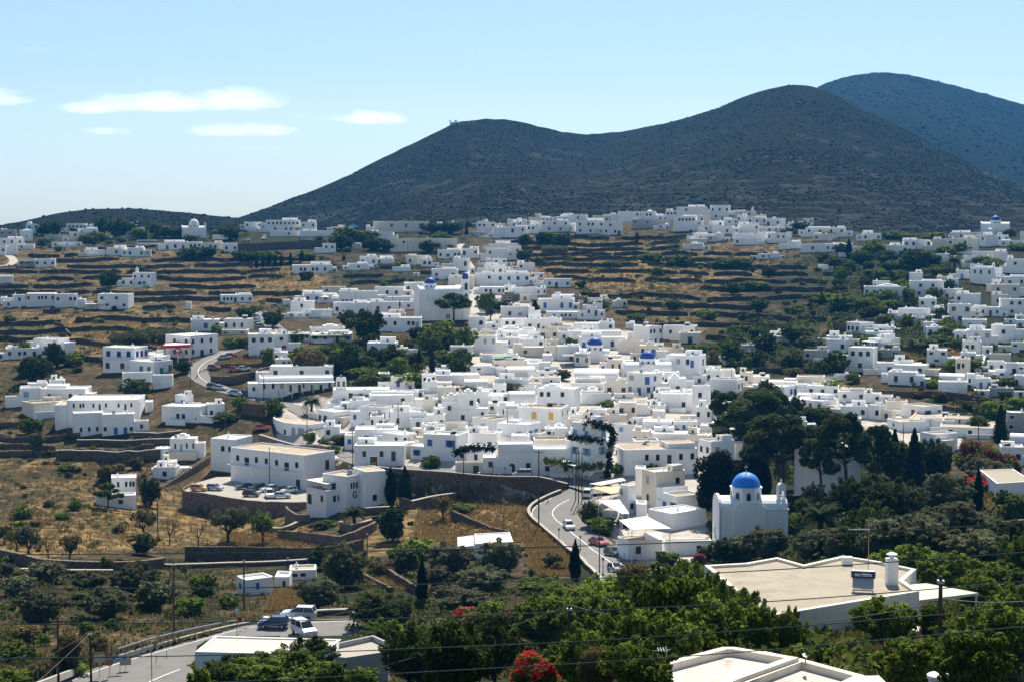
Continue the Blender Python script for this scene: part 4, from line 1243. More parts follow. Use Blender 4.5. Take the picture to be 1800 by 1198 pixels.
def build_house(h):
    rr = h['rr']; fl = h['fl']; w, d, hh = max(h['w'], 1.5), max(h['dp'], 2.0), max(h['h'], 1.6)
    o = h['o']; k = h['ppm']; near = k > 6.6
    _cnt = sum(x in h['rows'] for x in 'wdakDWnrYlLbBgAos')
    kind_ = 'garden_wall' if 'N' in fl else 'vaulted_building' if 'V' in fl else 'outbuilding' if _cnt == 0 else 'cottage' if w < 7 and hh < 4.2 and 'name' not in h else 'house'
    root = empty(kind_, (o.x, o.y, o.z), h['yaw'])
    wm = STONEL if 'S' in fl else CREAM if 'W' in fl else GREYW if ('G' in fl and 'G1' not in fl and 'G2' not in fl) else WALL
    if wm is WALL and rr.random() < .08 and 'name' not in h: wm = CREAM
    base = 3.0 if h['yb'] < 1000 else 2.0
    par = .05 if 'N' in fl else rr.choice((.18, .25, .3, .4)); rf = ROOFG if 'G2' in fl else ROOFT if 'R' in fl else ROOF
    front, _, side = h['rows'].partition('|')
    if set(front) <= set('./') and 'N' not in fl and 'V' not in fl and w > 3 and rr.random() < .6:   # small openings on plain fronts
        front = '/'.join(''.join(rr.choice('...kkw.') for _ in x) for x in (front if len(front) > 1 else '...').split('/'))
    if side and set(side) <= set('./') and rr.random() < .5: side = rr.choice(('.k', 'k.', '.w.', 'w.k'))
    c = rr.choice((.06, .15, .3)); poly = chamfer(w, d, min(c, w * .2))
    feats = []
    if 'V' in fl:          # barrel roof running along the front
        n = 10; r = d / 2; rise = min(r * .75, 1.6); m = MB(); wallh = hh - rise * .2
        m2, _i = body_mesh(poly, max(wallh - rise * .5, 1.2), .02, base, rr); m2.build('wall', wm, root)
        z0 = max(wallh - rise * .5, 1.2); pts = [(d / 2 - (d / 2 - .12) * math.cos(math.pi * i / n), z0 + rise * math.sin(math.pi * i / n)) for i in range(n + 1)]
        x = w / 2 - .1; vs = [(-x, y, z) for y, z in pts] + [(x, y, z) for y, z in pts]; N_ = n + 1
        m.add(vs, [(i, i + 1, N_ + i + 1, N_ + i) for i in range(n)] + [tuple(range(n, -1, -1)), tuple(range(N_, 2 * N_))]); m.build('roof', ROOF, root)
        feats.append('barrel roof')
    else:
        m, inner = body_mesh(poly, hh, par, base, rr); m.build('wall', wm, root)
        if 'N' not in fl:
            r_ = MB(); r_.prism(inner, hh - par - .12, hh - par + .01); r_.build('roof', rf, root)
    ax = Vector((1, 0, 0)); ay = Vector((0, 1, 0))
    facade(root, front, h['sh'], Vector((0, 0, 0)), ax, -ay, w * .94, hh - par, near, rr)
    if side:
        if h['c'] is not None: facade(root, side, h['sh'], Vector((w / 2, d / 2, 0)), ay, ax, d * .94, hh - par, near, rr)
    if 'C' in fl or ('N' not in fl and 'V' not in fl and rr.random() < .42 and w > 3.5):
        s = rr.uniform(.8, 1.15); co = link('chimney', CHM, None, root); co.location = (rr.uniform(-.4, .4) * w, rr.uniform(.25, .8) * d, hh - par); co.scale = (s, s, s)
        if 'C' in fl: feats.append('chimney')
    if 'B' in fl:
        b = belfry_mesh(1.2, 2.2).build('belfry', WALL, root, (w * rr.choice((-.35, .35)), d * .3, hh - .1)); feats.append('small belfry')
    if 'K' in fl and w > 4:   # stepped white blocks on the roof
        m = MB(); x = rr.uniform(-.2, .2) * w; m.box(x - w * .22, x + w * .22, d * .25, d * .8, hh - par - .1, hh + .55); m.box(x - w * .12, x + w * .1, d * .35, d * .7, hh + .55, hh + .95); m.build('stair_head', wm, root); feats.append('stepped roof')
    elif w > 6 and 'V' not in fl and 'N' not in fl and rr.random() < .3:   # a low upstand across the roof
        m = MB(); x = rr.uniform(-.3, .3) * w; m.box(x - .12, x + .12, .4, d - .4, hh - par - .05, hh - par + .28); m.build('roof_ridge', rf, root)
    town = kind_ != 'garden_wall' and 'V' not in fl and 2.7 < k < 9.5 and 3 < w < 22 and 'name' not in h
    if town and 'K' not in fl and rr.random() < .5:      # set-back room or stair head on the roof
        uw, ud, uh = w * rr.uniform(.3, .6), d * rr.uniform(.35, .5), rr.uniform(.7, 1.7); ux = rr.choice((-1, 1)) * (w - uw) / 2 * rr.uniform(.6, .97)
        m, inn = body_mesh([(x + ux, y + d - ud - .25) for x, y in chamfer(uw, ud, .12)], uh, .12, .5, rr, .2); ro = m.build('roof_room', wm, root, (0, 0, hh - par)); (opening(root, 'k', 'k', Vector((ux, d - ud - .25, 0)), Vector((1, 0, 0)), Vector((0, -1, 0)), 0, hh - par + .15, .6, min(.9, uh - .35), near) if uh > 1.1 else None); m = MB(); m.prism(inn, uh - .2, uh - .11); m.build('roof', rf, ro)
    for s in (-1, 1):      # lower wings at the sides
        if not town or rr.random() > .42: continue
        uw, ud, uh = rr.uniform(2.2, 4.2), d * rr.uniform(.5, .9), hh * rr.uniform(.45, .8)
        m, inn = body_mesh([(x + s * (w / 2 + uw / 2 - .1), y + rr.uniform(.1, .2) + .15) for x, y in chamfer(uw, ud, .12)], uh, .18, base, rr, .24); ro = m.build('side_wing', WALL if rr.random() < .8 else CREAM, root); m = MB(); m.prism(inn, uh - .3, uh - .17); m.build('roof', rr.choice((ROOF, ROOF, ROOFT)), ro)
        if rr.random() < .6: opening(root, rr.choice('kwd'), h['sh'], Vector((s * (w / 2 + uw / 2), .18, 0)), Vector((1, 0, 0)), Vector((0, -1, 0)), 0, max(uh - 2.1, .1), .85, 1.2, near)
    if town and rr.random() < .4:      # low yard wall in front
        m = MB(); x0 = rr.uniform(-.5, 0) * w; x1 = x0 + w * rr.uniform(.4, .6); yy = -rr.uniform(1.4, 2.6); m.box(x0, x1, yy, yy + .25, -base, rr.uniform(.7, 1.2)); m.box(x0, x0 + .25, yy + .251, -.02, -base, .8); m.build('yard_wall', WALL, root)
    if 'U' in fl:    # pergola in front
        m = MB(); n = max(2, int(w / 2.6)); pd = 2.4
        for i in range(n + 1):
            x = -w / 2 + .2 + (w - .4) * i / n; m.box(x - .09, x + .09, -pd, -pd + .18, -2.0, min(hh * .8, 2.6)); m.box(x - .06, x + .06, -pd - .2, .05, min(hh * .8, 2.6), min(hh * .8, 2.6) + .14)
        m.box(-w / 2, w / 2, -pd - .02, -pd + .16, min(hh * .8, 2.6) + .14, min(hh * .8, 2.6) + .26); m.box(-w / 2 - .1, w / 2 + .1, -pd - .2, -.06, min(hh * .8, 2.6) + .27, min(hh * .8, 2.6) + .33); m.build('pergola', WHITEP, root); feats.append('porch roof')
    if 'F' in fl:    # balcony slab with a thin rail
        rs = front.split('/'); zf = (hh / len(rs)) * (len(rs) - 1); bd = 1.1; m = MB(); m.box(-w / 2 + .1, w / 2 - .1, -bd, -.02, zf - .14, zf); bal = m.build('balcony', WALL, root)
        m = MB(); n = max(3, int(w / .45))
        for i in range(n + 1): x = -w / 2 + .14 + (w - .28) * i / n; m.box(x - .018, x + .018, -bd + .02, -bd + .06, zf, zf + .9)
        m.box(-w / 2 + .1, w / 2 - .1, -bd + .01, -bd + .07, zf + .9, zf + .96); m.build('railing', LBLUE if h['sh'] in 'lb' else WHITEP, bal); feats.append('balcony')
    cnt = sum(x in front + side for x in 'wdakDWnrYlLbBgA')
    if any(x in (front + side).lower() for x in 'bl') or h['sh'] in 'bl' and cnt: feats.append('blue joinery' if 'b' in (front + side).lower() + h['sh'] else 'pale blue joinery')
    if 'r' in (front + side).lower() or h['sh'] == 'r': feats.append('red joinery')
    if h['sh'] == 'g': feats.append('green shutters')
    if 'y' in (front + side).lower(): feats.append('yellow shutters')
    if rf is ROOFT: feats.append('tan roof')
    if rf is ROOFG: feats.append('grey roof')
    if 'R' not in fl and 'T' in fl: feats.append('rooftop tank')
    if 'T' in fl: TANKS.append((h, root, d, hh - par))
    ns = len(front.split('/')); ratio = w / max(hh, .1)
    shape = 'long' if ratio > 4 else 'tall' if ratio < 1.0 else 'wide' if ratio > 2.6 else 'boxy'
    col_ = {'S': 'stone'}.get('S' if 'S' in fl else '', 'grey' if wm is GREYW else 'cream' if wm is CREAM else 'white')
    if cnt == 0: noun = f'{col_} {shape} windowless house' if hh > 2.2 else f'{col_} {shape} low outbuilding'
    else: noun = f'{col_} {shape} {"two-storey " if ns == 2 else "three-storey " if ns > 2 else ""}house'
    if kind_ == 'garden_wall': noun = 'white garden wall'
    elif kind_ == 'cottage': noun = noun.replace(' house', ' cottage')
    elif kind_ == 'vaulted_building': noun = 'white barrel-roofed building'; feats.clear()
    elif kind_ == 'outbuilding': noun = noun.replace(' house', ' block').replace('low outbuilding', 'low block')
    h['root'] = root; h['feats'] = feats
    px, py = (h['x0'] + h['x1']) / 2, (h['yt'] + h['yb']) / 2
    THINGS.append([root, noun, *{'house': ('house', 'white houses of the hillside village'), 'cottage': ('cottage', 'small white cottages of the hillside village'), 'garden_wall': ('wall', 'white garden walls'), 'vaulted_building': ('building', 'barrel-roofed buildings'), 'outbuilding': ('outbuilding', 'plain white blocks between the houses')}[kind_], feats, px, py])
    return root
for h in HOUSES: build_house(h)
# ---------------------------------------------------------------- trees and plants (unit templates: base z 0, top z 1, width 1)
LEAF = {
 'olive': leafmat('olive leaves', (0.050, 0.060, 0.026), (0.200, 0.205, 0.105)),
 'dark': leafmat('dark evergreen leaves', (0.012, 0.024, 0.005), (0.105, 0.135, 0.026)),
 'green': leafmat('green leaves', (0.022, 0.050, 0.006), (0.230, 0.290, 0.042)),
 'bright': leafmat('bright green leaves', (0.060, 0.120, 0.010), (0.380, 0.470, 0.070), .35),
 'pine': leafmat('pine needles', (0.010, 0.024, 0.005), (0.115, 0.150, 0.026)),
 'brown': leafmat('dry bush leaves', (0.055, 0.050, 0.020), (0.210, 0.165, 0.060)),
 'cypress': leafmat('cypress leaves', (0.008, 0.015, 0.006), (0.030, 0.042, 0.014)),
 'black': leafmat('blackish evergreen leaves', (0.004, 0.007, 0.004), (0.016, 0.021, 0.010)),
 'palm': leafmat('palm fronds', (.022, .040, .014), (.075, .100, .040)),
 'redfl': leafmat('red bougainvillea flowers', (.42, .010, .020), (.75, .035, .050)),
 'darkred': leafmat('dark red bougainvillea flowers', (.10, .008, .016), (.28, .015, .035)),
 'pinkfl': leafmat('pink bougainvillea flowers', (.45, .04, .20), (.65, .08, .32)),
 'reed': leafmat('reed leaves', (.070, .085, .035), (.170, .175, .085)),
 'gold': leafmat('dry golden grass', (.22, .14, .05), (.38, .27, .115), .2),
}
BARK = mat('bark', (.085, .062, .045), .95, .3, 5)
def quads(name, pos, nrm, size, rg, mats, mi=None, aspect=1.6, fold=.25):
    """leaf clumps: each one an unattached folded leaf of two faces"""
    n = len(pos); nrm = nrm / (np.linalg.norm(nrm, axis=1, keepdims=True) + 1e-9)
    t = np.cross(nrm, rg.normal(size=(n, 3))); t /= (np.linalg.norm(t, axis=1, keepdims=True) + 1e-9); b = np.cross(nrm, t)
    s = np.asarray(size)[:, None] * .5; l = s * aspect
    v = np.stack([pos - t * l, pos - b * s + nrm * s * fold, pos + t * l, pos + b * s + nrm * s * fold], 1).reshape(-1, 3)
    f = (np.arange(n)[:, None] * 4 + np.array([[0, 1, 2, 3]])).reshape(-1, 4)
    me = bpy.data.meshes.new(name); me.vertices.add(4 * n); me.vertices.foreach_set('co', v.astype(np.float32).ravel())
    tri = np.concatenate([np.stack([f[:, 0], f[:, 1], f[:, 2]], 1), np.stack([f[:, 0], f[:, 2], f[:, 3]], 1)], 0)
    tri = np.stack([tri[:n], tri[n:]], 1).reshape(-1, 3)
    me.loops.add(tri.size); me.loops.foreach_set('vertex_index', tri.astype(np.int32).ravel()); m = len(tri)
    me.polygons.add(m); me.polygons.foreach_set('loop_start', np.arange(0, m * 3, 3, dtype=np.int32)); me.polygons.foreach_set('loop_total', np.full(m, 3, np.int32))
    if mi is not None: me.polygons.foreach_set('material_index', np.repeat(np.asarray(mi, np.int32), 2))
    me.update()
    for x in mats: me.materials.append(x)
    return me
def clumps(rg, cen, rad, n, flat=1.0, shell=(.55, 1.05), lowcut=-.55):
    """points on the shells of many overlapping clumps"""
    cen = np.asarray(cen, float); rad = np.asarray(rad, float); pos = []; nr = []
    w = rad ** 2; w /= w.sum(); cnt = 0
    while cnt < n:
        k = rg.choice(len(cen), n, p=w); d = rg.normal(size=(n, 3)); d /= np.linalg.norm(d, axis=1, keepdims=True)
        keep = d[:, 2] > lowcut - rg.random(n) * .4; r = rad[k] * rg.uniform(*shell, n) ** .6
        off = d * r[:, None]; off[:, 2] *= flat; p = cen[k] + off
        q = (p[:, None, :] - cen[None]); q[..., 2] /= flat; inside = (np.linalg.norm(q, axis=2) < rad[None] * .62).any(1)
        keep &= ~(inside & (rg.random(n) < .8)); pos.append(p[keep]); nr.append(d[keep] * .9 + rg.normal(size=(keep.sum(), 3)) * .55 + [0, 0, .35]); cnt += keep.sum()
    return np.concatenate(pos)[:n], np.concatenate(nr)[:n]
def trunkmesh(rg, base_r, ztop, limbs, spread, lean=.05):
    m = MB(); x = rg.uniform(-lean, lean); pts = [(0, 0, -.06), (x * .4, 0, ztop * .35), (x, rg.uniform(-lean, lean), ztop * .7)]
    m.tube(pts, [base_r * 1.25, base_r, base_r * .75], 7)
    for i in range(limbs):
        a = 2 * math.pi * (i + rg.uniform(0, .6)) / limbs; r = spread * rg.uniform(.6, 1)
        q = pts[2]; st = (q[0] * .8, q[1] * .8, ztop * rg.uniform(.45, .7))
        m.tube([st, (st[0] + r * .5 * math.cos(a), st[1] + r * .5 * math.sin(a), ztop * .95), (st[0] + r * math.cos(a), st[1] + r * math.sin(a), ztop * rg.uniform(1.25, 1.7))], [base_r * .6, base_r * .42, base_r * .15], 5)
    me = m.mesh('trunk', True); me.materials.append(BARK); return me
TPL = {}
def template(kind, lod, var):
    key = (kind, lod, var)
    if key in TPL: return TPL[key]
    rg = np.random.default_rng(abs(hash((kind, lod, var))) % 2 ** 31 if False else (sum(map(ord, kind)) * 31 + lod * 7 + var * 101))
    n = {0: 450, 1: 2000, 2: 11000}[lod]; sz = {0: .14, 1: .075, 2: .035}[lod]
    parts = []; col_ = {'round': 'dark', 'bush': 'green', 'low': 'brown', 'almond': 'brown', 'dense': 'dark', 'broad': 'green', 'brightbush': 'bright', 'blackbroad': 'black', 'bougred': 'green', 'bougdark': 'green', 'bougpink': 'green'}.get(kind, kind)
    L_ = LEAF.get(col_, LEAF['green'])
    if kind in ('cypress', 'conifer'):
        z = rg.random(n) ** .8; a = rg.uniform(0, 6.28, n); wide = .5 if kind == 'cypress' else .5
        r = wide * np.clip(np.sin(np.clip(z * .96 + .06, 0, 1) * math.pi) ** .55 * (1 - z * .55), 0, 1) * rg.uniform(.72, 1.08, n) * (1 + .16 * np.sin(a * 3 + z * 20))
        if kind == 'conifer': r = wide * (1 - z) ** .8 * (.6 + .4 * ((z * 9) % 1)) * rg.uniform(.5, 1.05, n)
        pos = np.stack([r * np.cos(a), r * np.sin(a), .03 + z * .97], 1); nr = np.stack([np.cos(a), np.sin(a), .6 + 0 * a], 1) + rg.normal(size=(n, 3)) * .4
        me = quads('crown', pos, nr, rg.uniform(.6, 1.2, n) * sz * 1.1, rg, [LEAF['cypress']], aspect=2.0); core = (.30, .9)
        tm = MB(); tm.tube([(0, 0, -.05), (0, 0, .3), (0, 0, .8)], [.07, .06, .02], 6); tr = tm.mesh('trunk'); tr.materials.append(BARK)
    elif kind == 'palm':
        m = MB(); nf = 34 if lod else 20; zt = .52
        for i in range(nf):
            a = 2.4 * i + rg.uniform(-.2, .2); e = rg.uniform(-.35, 1.35); Lf = rg.uniform(.44, .54); seg = 9; pr = []
            for s in range(seg + 1):
                t = s / seg; r = Lf * (t - .12 * t * t * 1.2) * math.cos(e * (1 - .6 * t)); z = zt + Lf * (math.sin(e) * t * .95 - .75 * t * t * (.6 + .5 * math.cos(e))); pr.append((max(r, 0), z))
            ca, sa = math.cos(a), math.sin(a)
            for s in range(seg):
                for side in (-1, 1):
                    for q in range(3 if lod else 2):
                        t = (s + q / 3) / seg; r0, z0 = [pr[s][k] + (pr[s + 1][k] - pr[s][k]) * q / 3 for k in (0, 1)]
                        ll = .115 * math.sin(min(t * 1.1 + .12, 1) * math.pi) + .02; dx, dy = -sa * side, ca * side
                        tip = (ca * (r0 + ll * .55) + dx * ll, sa * (r0 + ll * .55) + dy * ll, z0 - ll * .35); wv = .012 if lod else .02
                        m.add([(ca * (r0 - wv), sa * (r0 - wv), z0), (ca * (r0 + wv), sa * (r0 + wv), z0 + .004), tip], [(0, 1, 2)])
            m.tube([(ca * r, sa * r, z) for r, z in pr[::3]], [.009, .007, .005, .003][:len(pr[::3])], 4)
        me = m.mesh('crown'); me.materials.append(LEAF['palm']); core = None
        tm = MB(); tm.tube([(0, 0, -.06), (.01, 0, .2), (0, .01, .42), (0, 0, .54)], [.06, .048, .05, .075], 9); tr = tm.mesh('trunk'); tr.materials.append(BARK)
    elif kind == 'pine':
        cen = []; rad = []; m = MB(); x0, y0 = rg.uniform(-.06, .06, 2); st = (x0, y0, .55); m.tube([(0, 0, -.05), (x0 * .5, y0 * .3, .3), st, (x0 * 1.2, y0, .85)], [.032, .027, .02, .008], 7)
        for i in range(13):
            a = 2.4 * i + rg.uniform(-.4, .4); zz = rg.uniform(.48, .93); r = .36 * math.sin(min(1, (1.05 - zz) * 2.1) * 1.57) * rg.uniform(.65, 1.05); c = (x0 + r * math.cos(a), y0 + r * math.sin(a), zz)
            b0 = (x0 * .9, y0 * .9, zz - .14); m.tube([b0, ((b0[0] + c[0]) / 2, (b0[1] + c[1]) / 2, zz - .06), c], [.013, .009, .004], 5)
            for q in range(3): cen.append((c[0] + rg.uniform(-.09, .09), c[1] + rg.uniform(-.09, .09), c[2] + rg.uniform(-.02, .05))); rad.append(rg.uniform(.085, .145))
        pos, nr = clumps(rg, cen, rad, int(n * 1.1), .62, (.2, 1.1), -.7); nr[:, 2] += .5
        me = quads('crown', pos, nr, rg.uniform(.5, 1.2, len(pos)) * sz * .9, rg, [LEAF['pine']], aspect=2.0); core = None
        tr = m.mesh('trunk', True); tr.materials.append(BARK)
    elif kind in ('almond',):   # open, thin crown on visible limbs
        cen = []; rad = []
        for i in range(22):
            a = rg.uniform(0, 6.28); r = .36 * math.sqrt(rg.random()); cen.append((r * math.cos(a), r * math.sin(a), rg.uniform(.5, .86) - r * .3)); rad.append(rg.uniform(.08, .15))
        pos, nr = clumps(rg, cen, rad, int(n * .55), 1, (.1, 1.2), -1)
        me = quads('crown', pos, nr, rg.uniform(.5, 1.1, len(pos)) * sz * .8, rg, [LEAF[('brown', 'olive', 'green')[var % 3]]], aspect=1.9); core = None
        tr = trunkmesh(rg, .035, .42, 7, .32)
    elif kind == 'bare':
        m = MB(); m.tube([(0, 0, -.05), (.02, 0, .2), (.01, .02, .35)], [.035, .028, .022], 6)
        for i in range(9):
            a = 2.4 * i; r = rg.uniform(.2, .42); e = (r * math.cos(a), r * math.sin(a), rg.uniform(.6, .95)); m.tube([(.01, .01, .3), (e[0] * .5, e[1] * .5, .52), e], [.016, .011, .004], 5)
            for q in range(4): m.tube([(e[0] * .6, e[1] * .6, .6), (e[0] * .8 + rg.uniform(-.1, .1), e[1] * .8 + rg.uniform(-.1, .1), rg.uniform(.6, .95))], [.006, .002], 3)
        tr = m.mesh('trunk'); tr.materials.append(BARK)
        pos = np.stack([rg.uniform(-.4, .4, 160), rg.uniform(-.4, .4, 160), rg.uniform(.5, .95, 160)], 1); me = quads('crown', pos, rg.normal(size=(160, 3)), rg.uniform(.4, 1, 160) * sz * .7, rg, [LEAF['brown']]); core = None
    elif kind == 'reed':
        nb = 260 if lod < 2 else 700; m = MB()
        for i in range(nb):
            a = rg.uniform(0, 6.28); r = .5 * math.sqrt(rg.random()); x, y = r * math.cos(a), r * math.sin(a); h = rg.uniform(.65, 1) * (1 - r * .5); dx, dy = rg.uniform(-.1, .1, 2)
            m.add([(x - .012, y, 0), (x + .012, y, 0), (x + dx * .5 + .009, y + dy * .5, h * .6), (x + dx * .5 - .009, y + dy * .5, h * .6), (x + dx * 1.6, y + dy * 1.6, h)], [(0, 1, 2, 3), (3, 2, 4)])
            for q in range(3): zz = h * rg.uniform(.4, .85); b = rg.uniform(0, 6.28); m.add([(x, y, zz), (x + .05 * math.cos(b), y + .05 * math.sin(b), zz + .07), (x + .13 * math.cos(b), y + .13 * math.sin(b), zz + .02)], [(0, 1, 2)])
        me = m.mesh('foliage'); me.materials.append(LEAF['reed']); core = None; tr = None
    else:
        cen = []; rad = []; low = kind in ('bush', 'low', 'bougred', 'bougdark', 'bougpink', 'brightbush')
        K = 30 if lod == 2 else 17; zc, zr = (.42, .42) if low else (.53, .46)
        for i in range(K):
            d = rg.normal(size=3); d /= np.linalg.norm(d); r = rg.uniform(.45, .85); rr_ = rg.uniform(.13, .22) if lod == 2 else rg.uniform(.15, .25)
            cen.append((d[0] * r * (.5 - rr_ * .45), d[1] * r * (.5 - rr_ * .45), max(zc + d[2] * r * (zr - rr_ * .3), .12))); rad.append(rr_)
        if kind in ('dense', 'broad', 'blackbroad', 'bush', 'brightbush') or low: cen.append((0, 0, zc)); rad.append(.30)
        if lod and kind in ('broad', 'green', 'bright', 'bush', 'brightbush', 'dense', 'olive', 'round'):     # shoots that stand out of the crown
            for i in range(26 if lod == 2 else 14):
                d = rg.normal(size=3); d[2] = abs(d[2]) * .8 + .1; d /= np.linalg.norm(d); b_ = rg.uniform(.86, 1.0)
                for q in range(3): cen.append((d[0] * .5 * (b_ + q * .06), d[1] * .5 * (b_ + q * .06), zc + d[2] * zr * (b_ + q * .07))); rad.append(rg.uniform(.035, .06))
        pos, nr = clumps(rg, cen, np.maximum(rad, .045) if lod else rad, n, .9, (.45, 1.12), -.8)
        mats = [L_]; mi = None
        if kind.startswith('boug'):
            mats = [LEAF['green'], LEAF[{'bougred': 'redfl', 'bougdark': 'darkred', 'bougpink': 'pinkfl'}[kind]]]
            fz = noise2(pos[:, 0] * 9 + 5 + var, pos[:, 2] * 9 + pos[:, 1] * 5, 2) + (pos[:, 2] - .45) * .5; mi = (fz + rg.normal(size=n) * .1 > .06).astype(int)
        me = quads('crown', pos, nr, rg.uniform(.55, 1.25, n) * sz * (1.1 if kind == 'broad' else 1), rg, mats, mi, aspect=1.9 if kind == 'olive' else 1.5)
        core = None
        tr = trunkmesh(rg, .035 if not low else .02, .5 if not low else .3, 5, .28)
    TPL[key] = (me, tr); return TPL[key]
NOUN = {'olive': 'grey-green olive tree', 'round': 'dark round evergreen tree', 'dense': 'dense dark green tree', 'broad': 'green broad-leaved tree', 'bush': 'green bush', 'low': 'low brownish shrub', 'almond': 'thin open tree', 'bare': 'nearly bare tree', 'pine': 'umbrella pine',
        'cypress': 'slim dark cypress', 'conifer': 'small pointed conifer', 'palm': 'palm tree', 'reed': 'clump of pale reeds', 'brightbush': 'bright green bush', 'blackbroad': 'blackish evergreen tree', 'bougred': 'bright red bougainvillea', 'bougdark': 'dark red bougainvillea', 'bougpink': 'pink bougainvillea', 'bright': 'bright green leafy tree', 'green': 'green leafy tree', 'dark': 'dark leafy tree', 'brown': 'brown-leaved tree', 'black': 'blackish tree'}
_tn = {'bush': 'bush', 'low': 'shrub', 'brightbush': 'bush', 'bougred': 'bougainvillea', 'bougdark': 'bougainvillea', 'bougpink': 'bougainvillea', 'cypress': 'cypress_tree', 'palm': 'palm_tree', 'pine': 'pine_tree', 'olive': 'olive_tree', 'reed': 'reed_clump', 'conifer': 'conifer_tree'}
_cat = {'bush': 'bush', 'low': 'shrub', 'brightbush': 'bush', 'reed': 'reeds', 'bougred': 'flowering bush', 'bougdark': 'flowering bush', 'bougpink': 'flowering bush'}
TREES = []
def tree(kind, p, h, w, px, py, seed, lod=None):
    k = ppm(p); sz = max(h, w) * k
    if lod is None: lod = 0 if sz < 26 else 1 if sz < 75 else 2
    rr = random.Random(seed); me, tr = template(kind, lod, rr.randint(0, 2))
    root = empty(_tn.get(kind, 'tree'), p, rr.uniform(0, 6.28)); root.scale = (w, w, h)
    link('crown' if kind != 'reed' else 'foliage', me, None, root)
    if tr and kind not in ('low',): link('trunk', tr, None, root)
    THINGS.append([root, NOUN[kind], _cat.get(kind, 'tree'), {'tree': 'trees between the houses', 'bush': 'bushes on the hillside', 'shrub': 'low dry shrubs on the hillside', 'reeds': 'reed clumps'}.get(_cat.get(kind, 'tree'), 'flowering bushes'), [], px, py]); TREES.append(root); return root
